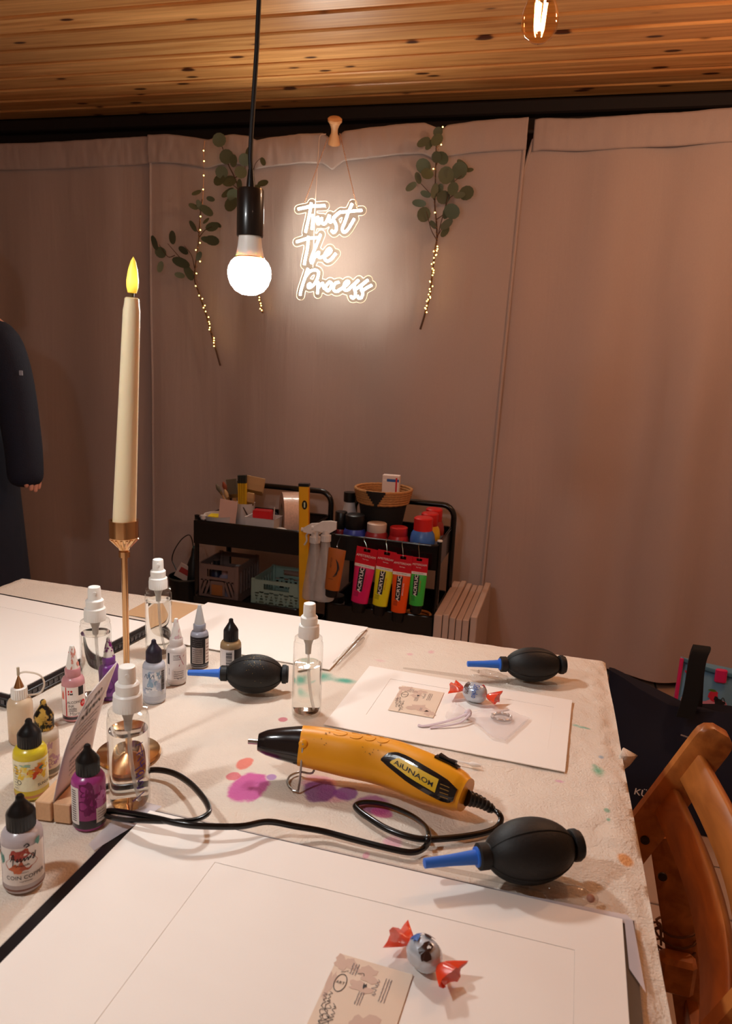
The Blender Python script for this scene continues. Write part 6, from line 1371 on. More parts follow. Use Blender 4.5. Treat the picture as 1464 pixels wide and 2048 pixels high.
# things in the top tray of the right cart
def jar(px, y_, r_, h_, cap_h, bc, cc, lb, band=None, name='paint_jar'):
    x = Yp(px, 1070, y_).x
    parts = [('jar', [(0.0, 0), (r_, 0), (r_, h_-cap_h-0.012), (r_*0.86, h_-cap_h), (0.0, h_-cap_h)], M('jar_%d_%d_%d' % bc, bc, 0.35)), ('lid', [(r_*0.84, h_-cap_h-0.001), (r_*0.86, h_-cap_h), (r_*0.86, h_-0.002), (r_*0.80, h_), (0.0, h_)], M('lid_%d_%d_%d' % cc, cc, 0.35))]
    if band: parts.append(('label_band', [(r_*1.004, h_*0.12), (r_*1.006, h_*0.5)], M('band_%d_%d_%d' % band, band, 0.5)))
    return lathe_thing(name, lb, 'jar', x, y_, RTf, parts, 'paint jars on the right cart')
jar(709, 2.475, 0.040, 0.150, 0.050, (52, 70, 170), (22, 22, 24), 'blue paint jar with black lid in the front of the right cart')
jar(681, 2.500, 0.025, 0.150, 0.062, (140, 34, 44), (20, 20, 22), 'dark red jar with a black lid at the left end of the right cart')
jar(753, 2.475, 0.040, 0.128, 0.030, (150, 40, 44), (214, 190, 176), 'jar with a cream lid and red body, below the woven basket')
jar(797, 2.475, 0.036, 0.122, 0.030, (180, 34, 40), (190, 40, 44), 'red jar with a red lid, right of the cream-lidded jar')
bz = Yp(700, 1032, 2.56).z
lathe_thing('glue_bottle', 'white bottle with a black cap behind the jars, left of the woven basket', 'bottle', Yp(698, 1040, 2.62).x, 2.62, RTf, [('bottle', [(0.0, 0), (0.034, 0), (0.034, 0.085), (0.020, 0.155), (0.018, 0.165), (0.0, 0.165)], ceramic), ('cap', [(0.019, 0.163), (0.023, 0.165), (0.023, 0.200), (0.0, 0.202)], black_plastic)])
for i, (px, y_, c_, lb) in enumerate(((846, 2.475, (66, 112, 190), 'blue paint bottle with red cap, front right in the right cart'), (858, 2.56, (222, 176, 40), 'yellow paint bottle with red cap, behind the blue one'), (866, 2.645, (150, 60, 60), 'paint bottle with red cap, last in the row behind the yellow one'))):
    hh = 0.165; rr = 0.043 if i == 0 else 0.040
    lathe_thing('paint_bottle', lb, 'bottle', Yp(px, 1060, y_).x, y_, RTf, [('bottle', [(0.0, 0), (rr, 0), (rr, 0.072), (rr*1.02, 0.085), (rr*0.92, 0.108), (rr*0.72, 0.122), (0.0, 0.122)], M('pb%d' % i, c_, 0.35)), ('cap', [(rr*0.72, 0.118), (rr*0.76, 0.120), (rr*0.76, hh-0.004), (rr*0.66, hh), (0.0, hh)], M('cap_red', (206, 36, 36), 0.35)), ('label_band', [(rr*1.003, 0.012), (rr*1.004, 0.070)], M('band_grey', (150, 160, 190), 0.4))])
# woven basket
wx = Yp(766, 1000, 2.60).x; zt_ = Yp(766, 975, 2.60).z; zc_ = Yp(766, 1003, 2.55).z; t = thing('woven_basket', 'round seagrass basket with black lower half, perched high in the right cart', 'basket', (wx, 2.60, RTf))
H0 = zt_-RTf; straw = M('seagrass', (176, 124, 74), 0.8, vary=0.35, vscale=140, bump=0.6, bscale=180); blk_s = M('seagrass_black', (22, 18, 16), 0.8, vary=0.3, vscale=140, bump=0.6, bscale=180)
hB = H0-0.052
obj('lower_wall', MB().lathe([(0.0, 0.0), (0.058, 0), (0.066, hB*0.3), (0.088, hB), (0.085, hB), (0.063, hB*0.3), (0.055, 0.004), (0.0, 0.004)], 36), blk_s, t)
for i in range(6):
    r_ = 0.0905+0.0022*i; z = hB+0.004+0.0088*i; obj('coil', MB().tube([((r_+0.0008*sin(a*26))*cos(a), (r_+0.0008*sin(a*26))*sin(a), z+0.0009*sin(a*26+i)) for a in np.linspace(0, 2*pi, 72)[:-1]], 0.0058, 7, closed=True), straw, t)
pt = MB()
for i in range(6):
    wdt = 0.006+0.0058*i; r_ = 0.0905+0.0022*i+0.0057
    for s in (-1, 1):
        pass
    n_ = 6; a0 = -pi/2-0.02
    pt.loft([[( (r_+e)*cos(a0+wdt/r_*(k/n_*2-1)), (r_+e)*sin(a0+wdt/r_*(k/n_*2-1)), hB+0.004+0.0088*i+dz) for e, dz in ((-0.003, -0.0045), (0.0015, -0.0045), (0.0015, 0.0045), (-0.003, 0.0045))] for k in range(n_+1)])
obj('woven_pattern', pt, blk_s, t)
bx = thing('paper_carton', 'small white carton with a blue band and a red stripe standing in the woven basket', 'box', (Yp(782, 965, 2.61).x, 2.615, RTf+0.0045), 0.06); zt2 = Yp(782, 951, 2.60).z-RTf-0.0045; wdc = 0.062
obj('carton', MB().box((0, 0, zt2/2), (wdc, 0.03, zt2), bev=0.001), M('carton_white', (232, 214, 208), 0.5), bx); obj('blue_band', MB().box((0.008, -0.0153, zt2-0.018), (wdc-0.018, 0.0006, 0.010)), print_blue, bx, smooth=0); obj('red_stripe', MB().box((wdc*0.34, -0.0156, zt2-0.035), (0.006, 0.0006, 0.055)), print_red, bx, smooth=0); obj('white_badge', MB().box((-wdc*0.36, -0.0154, zt2-0.018), (0.010, 0.0006, 0.006)), print_white, bx, smooth=0)

# paint tubes hanging from wire hooks on the front rim
def tube_(top, bot, wpx, col_, label, y_, kind=0, hook_px=None, word=True):
    a_, b_ = Yp(*top, y_), Yp(*bot, y_); ax = (b_-a_); L = ax.length; w = wpx*depth(a_)/F_PX
    t = thing('paint_tube', label, 'paint tube', a_, 0, 'paint tubes hanging from the right cart'); ang = atan2(ax.x, -ax.z); T = Matrix.Rotation(-ang, 4, 'Y')
    hL, cL = 0.30*L if kind == 0 else 0.02*L, 0.15*L; red = M('tube_header', (206, 24, 44), 0.35); bodym = M('tube_%d_%d_%d' % col_, col_, 0.3, coat=0.4)
    if kind == 0:
        hd = MB(); hw = w*0.52; z1 = -hL*0.98
        hd.box((-hw*0.66, 0, -hL*0.14), (hw*0.68, 0.0016, hL*0.16)); hd.box((hw*0.66, 0, -hL*0.14), (hw*0.68, 0.0016, hL*0.16)); hd.box((0, 0, -hL*0.03), (hw*2, 0.0016, hL*0.06)); hd.box((0, 0, -hL*0.61), (hw*2, 0.0018, hL*0.78))
        obj('header_card', MB().add([tuple(T @ V(v)) for v in hd.v], hd.f), red, t, smooth=0)
        obj('white_band', MB().box((0, -0.0022, -hL*0.93), (hw*1.9, 0.002, hL*0.14), T=T), print_white, t, smooth=0)
    rings = []
    for i in range(11):
        s = i/10; z = -hL-(L-hL-cL)*s; aw = w/2*(1.0-0.16*s); dp = 0.002+0.016*min(1, s*1.1)**0.7
        rings.append([tuple(T @ V((aw*cos(2*pi*j/22), dp*sin(2*pi*j/22), z))) for j in range(22)])
    obj('tube_body', MB().loft(rings), bodym, t)
    zc = -(L-cL); obj('cap', MB().lathe([(0.0, zc-cL), (w*0.30, zc-cL), (w*0.33, zc-cL*0.9), (w*0.36, zc-0.003), (w*0.36, zc), (0.0, zc+0.001)], 26, T), black_plastic, t)
    def fn(u, v, l):
        s = min(1, max(0, (-v-hL)/(L-hL-cL))); aw = w/2*(1.0-0.16*s); dp = 0.002+0.016*min(1, s*1.1)**0.7; x = max(-0.97, min(0.97, u/(w/2)))*aw
        y = -dp*sqrt(max(0, 1-(x/aw)**2)) if -v > hL else -0.0022
        return tuple(T @ V((x, y-0.0004-l, v)))
    a = Art()
    if word:
        a.text('AMSTERDAM', w*0.165, 0, -hL*0.42, print_white, layer=3); a.scribble(0, -hL*0.60, w*0.3, w*0.04, print_white, 0.0008, 0, 4, 3); a.scribble(0, -hL*0.92, w*0.6, w*0.03, print_grey, 0.0006, 0, 5, 12)
        v0, v1 = -hL-(L-hL-cL)*0.66, -hL-0.004; n_ = 10
        vs = [(u, v0+(v1-v0)*i/n_) for i in range(n_+1) for u in (-w*0.24, -w*0.07, w*0.10)]; a.put(vs, [(3*i+j, 3*i+j+1, 3*i+4+j, 3*i+3+j) for i in range(n_) for j in (0, 1)], print_black, 2)
        a.text('ACRYLIC', w*0.26, -w*0.07, (v0+v1)/2, print_white, rot=pi/2, layer=5, bold=0.02, xs=(v1-v0)/(w*0.26*3.75)); a.text('SPECIALTIES', w*0.10, w*0.19, (v0+v1)/2-0.002, print_red if col_[0] < 230 or col_[1] > 150 else print_white, rot=pi/2, layer=3, xs=1.25)
        for i in range(4): a.scribble(-w*0.2, v0-0.006-0.004*i, w*0.26, 0.002, print_black, 0.0007, 0, i, 2)
    else:
        a.text('ARTYST', w*0.16, -w*0.20, -L*0.30, print_black, rot=pi/2, layer=3); 
        for i in range(7): a.stroke([(w*0.05+0.002*i, -L*0.22-0.004*i), (w*0.22, -L*0.30-0.006*i), (w*0.33-0.003*i, -L*0.42-0.004*i)], 0.0022, print_black, 2)
        a.scribble(-w*0.1, -L*0.62, w*0.3, 0.002, print_black, 0.0008, 0, 3, 2)
    a.build('tube_print', fn, t)
    hk = Yp(*hook_px, YF-0.004)-a_ if hook_px else V((0, 0.02, 0.03)); hp_ = T @ V((0, 0, -hL*0.12 if kind == 0 else 0.0))
    rim = V((hk.x, YF-a_.y, RZ-a_.z)); obj('wire_hook', MB().tube(spline([hp_+V((0, 0.004, 0.004)), hp_+V((0, -0.004, -0.001)), hp_+V((0, -0.004, 0.010)), (hp_+rim)/2+V((0, -0.005, 0.004)), rim+V((0, -0.008, -0.004)), rim+V((0, 0, 0.0065)), rim+V((0, 0.009, 0.0)), rim+V((0, 0.009, -0.008))], 5), 0.0010, 6), grey_metal, t)
    return t
YT = 2.385
tube_((735, 1096), (716, 1222), 42, (224, 30, 104), 'neon pink acrylic paint tube hanging on the right cart', YT, hook_px=(729, 1078))
tube_((775, 1102), (757, 1228), 37, (232, 222, 30), 'neon yellow acrylic paint tube between the pink and orange tubes', YT, hook_px=(773, 1082))
tube_((807, 1110), (795, 1242), 37, (240, 84, 20), 'neon orange acrylic paint tube, the lowest hanging one', YT-0.006, hook_px=(805, 1086))
tube_((839, 1115), (831, 1225), 35, (60, 186, 70), 'bright green acrylic paint tube, rightmost of the hanging tubes', YT, hook_px=(838, 1090))
tube_((675, 1096), (662, 1192), 37, (170, 92, 36), 'bronze paint tube with a black cap, hanging left of the pink tube', 2.215, kind=1, hook_px=(681, 1074), word=False)

# translucent trigger sprayers hooked over the rim at the cart's left end
def trigger(px_top, px_bot, wpx, label, y_, rz):
    a_, b_ = Yp(*px_top, y_), Yp(*px_bot, y_); H = a_.z-b_.z; R = wpx/2*depth(b_)/F_PX
    t = thing('trigger_sprayer', label, 'spray bottle', (a_.x, y_, b_.z), rz, 'frosted trigger sprayers'); m = frosted('frosted_bottle', (206, 200, 198), 0.42, 0.3); zs = H*0.74
    obj('bottle', MB().lathe([(0.0, 0), (R*0.95, 0), (R, 0.004), (R*0.98, H*0.1), (R*0.62, H*0.5), (R*0.42, zs-0.006), (R*0.40, zs), (0.0, zs)], 32), m, t)
    obj('collar', MB().lathe([(R*0.46, zs-0.001), (R*0.50, zs), (R*0.50, zs+0.020), (R*0.36, zs+0.022), (R*0.34, zs+0.036), (0.0, zs+0.036)], 36, knurl=(1, 2, 0.05)), frosted('frosted_cap', (226, 218, 214), 0.85), t)
    hd = obj('spray_head', MB().loft([[(x, s*y, z) for x, y, z in ((x0, w_, z0), (x0, -w_, z0), (x0, -w_*0.8, z1), (x0, w_*0.8, z1)) for s in (1,)] for x0, w_, z0, z1 in ((-0.040, 0.007, zs+0.034, zs+0.048), (-0.015, 0.009, zs+0.030, zs+0.064), (0.015, 0.009, zs+0.030, zs+0.068), (0.034, 0.007, zs+0.042, zs+0.066))]), MATS['frosted_cap'], t)
    obj('trigger', MB().tube(spline([(-0.020, 0, zs+0.034), (-0.030, 0, zs+0.022), (-0.028, 0, zs+0.004), (-0.036, 0, zs-0.012)], 4), 0.0045, 8, flat=0.7), MATS['frosted_cap'], hd)
    obj('nozzle', MB().lathe([(0.0, 0), (0.007, 0), (0.007, 0.010), (0.0, 0.010)], 14, Matrix.Translation((-0.038, 0, zs+0.041)) @ Matrix.Rotation(-pi/2, 4, 'Y')), MATS['frosted_cap'], hd)
    obj('dip_tube', MB().tube(spline([(0, 0, zs+0.01), (0.004, 0, H*0.4), (-0.012, 0, 0.01)], 5), 0.0022, 6), M('dip_white', (206, 200, 196), 0.4), t); return t
trigger((631, 1045), (618, 1194), 44, 'frosted trigger spray bottle hanging at the gap between the carts, left of the pair', 2.335, 0.1)
trigger((653, 1040), (645, 1198), 42, 'frosted trigger spray bottle of the pair, nearest the bronze paint tube', 2.265, 0.15)
# middle shelf of the right cart
jz = 0.262+0.0035
for i, (px, y_, r_, h_, bc, cc, lb) in enumerate(((672, 2.47, 0.030, 0.085, (176, 170, 172), (30, 30, 30), 'white labelled jar with black lid on the right cart shelf under the bronze tube'), (745, 2.50, 0.036, 0.07, (150, 146, 144), (60, 58, 58), 'grey tin on the right cart shelf below the pink and yellow tubes'))):
    lathe_thing('shelf_jar', lb, 'jar', Yp(px, 1210, y_).x, y_, jz, [('jar', [(0.0, 0), (r_, 0), (r_, h_*0.7), (0.0, h_*0.7)], M('sj%d' % i, bc, 0.4)), ('lid', [(r_*0.95, h_*0.7), (r_*0.95, h_), (0.0, h_)], M('sl%d' % i, cc, 0.4))])
rp_ = thing('coiled_rope', 'coil of natural rope lying on the right cart shelf below the green tube', 'rope', (Yp(833, 1225, 2.50).x, 2.50, jz)); rpts = []
for i in range(90):
    a = i*0.28; rpts.append((0.052*cos(a)+0.003*sin(i), 0.05*sin(a), 0.007+0.011*(i//22.5)))
obj('rope', MB().tube(rpts, 0.0055, 7), straw, rp_)

# ------------------------------------------------------------------ stretched canvases by the right cart
cvm = M('canvas_side', (204, 178, 164), 0.55, vary=0.06, bump=0.12, bscale=200)
edges_px = [(858, 876, 1229), (876, 889, 1228), (889, 902, 1234), (902, 915, 1238), (915, 929, 1239), (931, 945, 1233)]
back_px = [905, 919, 930, 941, 951, 972]
lbs = ['leftmost stretched canvas of the row, touching the right cart', 'second stretched canvas from the cart, as tall as the first', 'third stretched canvas from the cart in the leaning row', 'fourth stretched canvas from the cart in the leaning row', 'fifth stretched canvas from the cart, the lowest of the row', 'outermost stretched canvas, its blank face turned to the right']
for i, ((e0, e1, ty), bx_) in enumerate(zip(edges_px, back_px)):
    yf = 2.39; a_, b_ = Yp(e0, ty, yf), Yp(e1, ty, yf); wd = b_.x-a_.x; q = Yp(bx_, 1174, 2.82); h = (a_.z+b_.z)/2; d_ = 0.42
    t = thing('canvas', lbs[i], 'canvas', ((a_.x+b_.x)/2+0.016, yf, 0), -0.0, 'stretched canvases beside the right cart'); th = wd*0.90
    obj('canvas_wrap', MB().box((0, d_/2, h/2), (th, d_, h), bev=0.002), cvm, t)
    fd = MB(); fd.box((-0.0, -0.0006, h-0.006), (th*0.7, 0.0016, 0.010)); obj('folded_corner', fd, cvm, t, smooth=0)
    if i == 5: obj('canvas_face', MB().box((th/2+0.0006, d_/2, h/2), (0.0008, d_-0.01, h-0.01)), M('canvas_primed', (178, 160, 152), 0.7, bump=0.2, bscale=500), t, smooth=0)

# ------------------------------------------------------------------ bags on the floor
navy = M('bag_navy', (15, 17, 38), 0.8, vary=0.3, vscale=14, bump=0.3, bscale=30)
yb0 = 1.95; bl_ = Yp(1228, 1395, yb0); o_ = V((bl_.x-0.01, yb0, 0)); wB = 0.50; dB = 0.20
t = thing('tote_bag', 'big dark navy shopper bag with white lettering and a tall black strap, behind the chair', 'bag', o_, 0.0)
def bag_pt(u, a):
    return None
rings = []; n_ = 40
for i in range(15):
    s = i/14; z = 0.004+0.345*s; ring = []
    for j in range(n_):
        a = 2*pi*j/n_; c_, s_ = cos(a), sin(a); q = (abs(c_)**4+abs(s_)**4)**-0.25
        x = wB/2+wB/2*c_*q*(0.94+0.06*s); y = dB/2+dB/2*s_*q*(1.0-0.75*s**1.6); y += 0.05*s
        ztop = z*(1.0-0.32*s*(x/wB)*0.9) + 0.02*s*s*cos((x/wB)*9)
        x += 0.006*noise.noise(V((x*8, y*8, z*8))); y += 0.010*noise.noise(V((x*9, z*9, 3)))
        ring.append((x, y, ztop))
    rings.append(ring)
obj('bag_body', MB().loft(rings), navy, t)
def onbag(px, py, off=0.0):
    p = Yp(px, py, yb0-0.004)-o_; return p
a = Art(); a.text('KÜSTEN', 0.056, 0.0, 0, print_white, align='LEFT', bold=0.01); a.text('LAND', 0.056, 0.40, 0, print_white, align='LEFT', bold=0.01)
k0_ = onbag(1268, 1582); k1_ = onbag(1306, 1592); dxy = k1_-k0_; rot = atan2(dxy.z, dxy.x); sc = hypot(dxy.x, dxy.z)/0.104
a.build('lettering', lambda u, v, l: (k0_.x+(u*cos(rot)-v*sin(rot))*sc, -0.0125-l+0.05*0.15, k0_.z+(u*sin(rot)+v*cos(rot))*sc), t)
h1, h2 = onbag(1388, 1428), onbag(1412, 1322)
strap = MB(); 
pts = [V((h1.x-0.01, 0.055, h1.z-0.04)), V((h1.x, 0.06, h1.z+0.03)), V((h2.x-0.006, 0.07, h2.z-0.03)), V((h2.x+0.002, 0.08, h2.z)), V((h2.x+0.006, 0.11, h2.z-0.004)), V((h2.x+0.004, 0.13, h2.z-0.06)), V((h1.x+0.02, 0.12, h1.z-0.03))]
sp = spline(pts, 5); rings = []
for p in sp: rings.append([tuple(p+V((sx*0.021, sy*0.004, 0))) for sx, sy in ((-1, -1), (1, -1), (1, 1), (-1, 1))])
obj('strap', strap.loft(rings), M('strap_black', (12, 12, 14), 0.8), t, smooth=60)
ts = onbag(1375, 1477); obj('side_seam', MB().box((ts.x, -0.006+0.01, ts.z), (0.032, 0.002, 0.003), T=Matrix.Translation(ts) @ Matrix.Rotation(0.2, 4, 'Y') @ Matrix.Translation(-ts)), M('tag_grey', (150, 140, 136), 0.6), t, smooth=0)
tg = onbag(1355, 1520); obj('side_tag', MB().box((tg.x, -0.004, tg.z), (0.008, 0.002, 0.024)), MATS['tag_grey'], t, smooth=0)
# patterned child's bag behind it
yk = 2.34; b0_ = Yp(1350, 1410, yk); tr0 = Yp(1368, 1332, yk); o2 = V((b0_.x, yk, 0)); wK, hK = 0.34, tr0.z
t = thing('patterned_bag', 'light blue and pink child\'s bag with apples and clouds, behind the navy shopper', 'bag', o2, 0.0)
sky = M('bag_sky', (112, 160, 194), 0.6); pinkm = M('bag_pink', (226, 40, 110), 0.5); cloud = M('bag_cloud', (226, 196, 190), 0.6); leafg = M('bag_leaf', (80, 120, 40), 0.6)
rings = []
for i in range(9):
    s = i/8; z = 0.004+(hK-0.004)*s; ring = []
    for j in range(28):
        a_ = 2*pi*j/28; c_, s_ = cos(a_), sin(a_); q = (abs(c_)**5+abs(s_)**5)**-0.2; x = wK/2+wK/2*c_*q+0.010*s; y = 0.05+0.05*s_*q*(1-0.75*s); ring.append((x, y-0.0+0.03*s, z-0.03*s*sin(pi*min(1, max(0, x/wK)))))
    rings.append(ring)
obj('bag_body', MB().loft(rings), sky, t)
obj('piping', MB().tube([(0.002, 0.022, 0.01), (0.005, 0.032, hK*0.5), (0.010, 0.052, hK+0.004)], 0.006, 8), pinkm, t)
a = Art()
def kb(px, py): p = Yp(px, py, yk+0.03)-o2; return p.x, p.z
bl2 = [(1380, 1405, 16, 14, cloud, 1), (1362, 1418, 12, 10, cloud, 1), (1422, 1420, 22, 18, M('bag_rose', (214, 140, 160), 0.6), 1), (1450, 1434, 24, 14, M('bag_rose', (214, 140, 160), 0.6), 1), (1445, 1448, 26, 10, leafg, 2), (1380, 1396, 8, 10, M('bag_apple', (204, 40, 66), 0.5), 2), (1428, 1396, 8, 8, M('bag_apple', (204, 40, 66), 0.5), 2), (1358, 1412, 5, 4, print_black, 3), (1368, 1420, 6, 4, print_black, 3), (1440, 1408, 8, 5, print_black, 3), (1434, 1402, 4, 4, print_black, 3), (1462, 1438, 5, 5, print_black, 3), (1427, 1386, 6, 2, leafg, 3)]
bag_fn = lambda u, v, l: (u, 0.0025+0.0655*min(1, max(0, v/hK))-l-0.001, v)
for i, (px, py, rx, ry, m, ly) in enumerate(bl2):
    u, v = kb(px, py); k_ = 2.9/F_PX*0.98; Art().blob(u, v, rx*k_, ry*k_, m, ly, 18, 0.35 if ry > 9 else 0.2, i).build('print_patch', bag_fn, t)
Art().stroke([kb(1373, 1348), kb(1379, 1356), kb(1387, 1352), kb(1392, 1358)], 0.005, M('bag_apple', (204, 40, 66), 0.5), 2).build('print_line', bag_fn, t)
Art().stroke([kb(1440, 1408), kb(1448, 1400), kb(1452, 1412)], 0.002, print_black, 3).build('print_line', bag_fn, t); Art().stroke([kb(1436, 1410), kb(1432, 1417)], 0.002, print_black, 3).build('print_line', bag_fn, t)
cl = kb(1444, 1357); obj('clasp', MB().box((cl[0], 0.050, cl[1]), (0.034, 0.012, 0.045), bev=0.004), pinkm, t)
obj('top_band', MB().tube(spline([(0.012, 0.062, hK-0.004), (wK*0.3, 0.064, hK-0.028), (wK*0.6, 0.064, hK-0.034), (wK, 0.062, hK-0.006)], 6), 0.008, 8), M('bag_band', (60, 110, 140), 0.6), t)

# ------------------------------------------------------------------ folding chair at the table's right side
yc = 1.0; yn = 0.60
s_top, s_low = Yp(1420, 1487, yc), Yp(1281, 1668, yc)
dirn = (s_low-s_top).normalized(); foot = s_top+dirn*(s_top.z/-dirn.z)
co = V((s_low.x, (yc+yn)/2, 0)); t = thing('folding_chair', 'wooden folding chair with curved back slats, tucked in at the right side of the table', 'chair', co)
def bar(p, q, w_, th, name, parent, rounded=True, ydir=V((0, 1, 0))):
    p, q = V(p)-co, V(q)-co; z_ = (q-p).normalized(); L = (q-p).length; n = z_.cross(ydir).normalized(); rings = []
    sts = [(-0.5, 0.45), (-0.38, 0.8), (-0.2, 0.97), (0.0, 1.0)] if rounded else [(0, 1.0)]
    ring_at = lambda pos, k: [tuple(p+z_*pos+n*(a*w_/2*k)+ydir*(b*th/2)) for a, b in ((-1, -0.8), (-0.8, -1), (0.8, -1), (1, -0.8), (1, 0.8), (0.8, 1), (-0.8, 1), (-1, 0.8))]
    for s, k in sts: rings.append(ring_at(w_*s, k))
    for s, k in ([(L, 1.0), (L+w_*0.2, 0.97), (L+w_*0.38, 0.8), (L+w_*0.5, 0.45)] if rounded else [(L, 1.0)]): rings.append(ring_at(s, k))
    return obj(name, MB().loft(rings), chairwood, parent, smooth=50)
l_top, l_low = Yp(1334, 1697, yc+0.024), Yp(1384, 2040, yc+0.024); ld = (l_low-l_top).normalized(); l_foot = l_top+ld*((l_top.z-0.012)/-ld.z)
sideo = V((0, yn-yc, 0))
for k_, off in enumerate((V((0, 0, 0)), sideo)):
    st_ = bar(s_top+off, foot+off-dirn*0.03, 0.047, 0.021, 'back_post', t)
    lg = bar(l_top+off+(V((0, -0.048, 0)) if k_ else V((0, 0, 0))), l_foot+off+(V((0, -0.048, 0)) if k_ else V((0, 0, 0))), 0.044, 0.021, 'leg', t)
    for px, py in ((1290, 1680), (1325, 1753)) if k_ == 0 else ():
        b_ = Yp(px, py, yc-0.012)-co; obj('bolt', MB().lathe([(0.006, -0.001), (0.006, 0.002), (0.0, 0.003)], 14, Matrix.Translation(b_) @ Matrix.Rotation(pi/2, 4, 'X')), M('bolt_dark', (40, 22, 14), 0.5), st_ if px < 1300 else lg)
nrm = V((-dirn.z, 0, dirn.x)); nrm = nrm if nrm.x > 0 else -nrm
def slat(along, wz, name):
    c_ = s_top+dirn*along; rings = []; n_ = 14
    for i in range(n_+1):
        s = i/n_; y = (yc+0.004)+(yn-yc-0.008)*s; bow = 0.030*sin(pi*s)
        ctr = V((c_.x, y, c_.z))+nrm*(bow-0.004)-co; ww = wz
        rings.append([tuple(ctr+dirn*(a*ww/2)+nrm*(b*0.0065)) for a, b in ((-1, -0.6), (-0.9, -1), (0.9, -1), (1, -0.6), (1, 0.6), (0.9, 1), (-0.9, 1), (-1, 0.6))])
    return obj(name, MB().loft(rings), chairwood, t, smooth=50)
slat(0.040, 0.046, 'back_slat'); slat(0.100, 0.046, 'back_slat')
sz = 0.43; u_ = (s_top.z-sz)/-dirn.z; sc_ = s_top+dirn*u_
for i in range(5):
    bar((sc_.x-0.02-0.062*i, yc-0.03, sz), (sc_.x-0.02-0.062*i, yn+0.03, sz), 0.050, 0.014, 'seat_slat', t, False, V((0, 0, 1)))
for yy in (yc-0.026, yn+0.026): bar((sc_.x+0.012, yy, sz-0.018), (sc_.x-0.30, yy, sz-0.018), 0.022, 0.018, 'seat_rail', t, False)
for q in (0.30,): 
    lp = l_top+ld*((l_top.z-q)/-ld.z); bar((lp.x, yc+0.02, q), (lp.x, yn-0.02, q), 0.030, 0.018, 'stretcher', t, False, V((1, 0, 0)))
fp_ = foot-dirn*0.18; bar((fp_.x, yc, fp_.z), (fp_.x, yn, fp_.z), 0.03, 0.016, 'stretcher', t, False, V((1, 0, 0)))
kb_ = Yp(1352, 1945, yc-0.008); blk_ = obj('cross_block', MB().box(tuple(kb_-co), (0.048, 0.030, 0.055), bev=0.006), chairwood, t)
tie = thing('cord_tie', 'thin brown cord loops tied around the chair leg near its crossbar', 'cord', Yp(1350, 1905, yc-0.002))
tc0 = V(tie.location); rp2 = []
for i in range(40): a_ = i*0.47; rp2.append((0.029*cos(a_)+0.004, 0.026+0.022*sin(a_), 0.0012*i-0.02+0.003*sin(i)))
obj('wrap', MB().tube(rp2, 0.0018, 6), M('cord_brown', (110, 70, 44), 0.8), tie)
for k_ in range(3): obj('loop', MB().tube(spline([(-0.022, 0.0, -0.002), (-0.036-0.004*k_, -0.006, 0.024+0.012*k_), (-0.026, -0.008, 0.040+0.006*k_), (-0.020, -0.004, 0.010)] if k_ < 2 else [(-0.022, 0, -0.005), (-0.034, -0.006, -0.03), (-0.030, -0.004, -0.06)], 6), 0.0016, 6), MATS['cord_brown'], tie)

# ------------------------------------------------------------------ person standing behind the table's left end
def skin_mesh(name, pts, edges, mat, parent, root=0, sub=2):
    me = bpy.data.meshes.new(name); me.from_pydata([p[:3] for p in pts], edges, []); me.materials.append(mat)
    o = bpy.data.objects.new(name, me); COL.objects.link(o); o.parent = parent
    md = o.modifiers.new('skin', 'SKIN'); md.use_smooth_shade = True; md.branch_smoothing = 0.6
    for i, p in enumerate(pts):
        sv = me.skin_vertices[0].data[i]; rx, ry = (p[3], p[3]) if len(p) == 4 else (p[3], p[4]); sv.radius = (rx, ry); sv.use_root = (i == root)
    sb = o.modifiers.new('smooth', 'SUBSURF'); sb.levels = sub; sb.render_levels = sub; return o
skin = M('skin', (214, 150, 126), 0.5, sss=0.12, vary=0.04)
wool = M('jacket_navy', (22, 25, 42), 0.85, vary=0.15, bump=0.35, bscale=260); dress = M('dress_dark', (28, 30, 44), 0.85, vary=0.15, bump=0.2, bscale=150)
po = V((-1.850, 1.93, 0)); t = thing('person', 'person in a dark navy jacket, arm hanging, mostly outside the left edge', 'person', po)
def w2(px, py, y): return Yp(px, py, y)-po
el = w2(42, 815, 1.90); cf = w2(53, 978, 1.865); wr = w2(50, 893, 1.885); hd0 = w2(68, 955, 1.872)
sh = V((0.175, -0.01, 1.225))
bp_ = [(0, 0, 0.80, .115, .095), (0, 0, 0.95, .105, .085), (0, -0.005, 1.12, .125, .09), (0, 0, 1.24, .10, .07), (0, -0.008, 1.30, .047), (0, -0.015, 1.345, .05),
       (sh.x, sh.y, sh.z, .050), (el.x-0.01, el.y, el.z, .040), (wr.x, wr.y, wr.z, .026), (-sh.x, sh.y, sh.z, .050), (-0.24, -0.02, 0.97, .040), (-0.24, -0.06, 0.80, .026),
       (0.085, 0, 0.72, .085), (0.09, -0.005, 0.42, .055), (0.092, 0.01, 0.09, .036), (0.095, -0.12, 0.035, .030), (-0.085, 0, 0.72, .085), (-0.09, -0.005, 0.42, .055), (-0.092, 0.01, 0.09, .036), (-0.095, -0.12, 0.035, .030)]
be = [(0, 1), (1, 2), (2, 3), (3, 4), (4, 5), (3, 6), (6, 7), (7, 8), (3, 9), (9, 10), (10, 11), (0, 12), (12, 13), (13, 14), (14, 15), (0, 16), (16, 17), (17, 18), (18, 19)]
skin_mesh('body', bp_, be, skin, t)
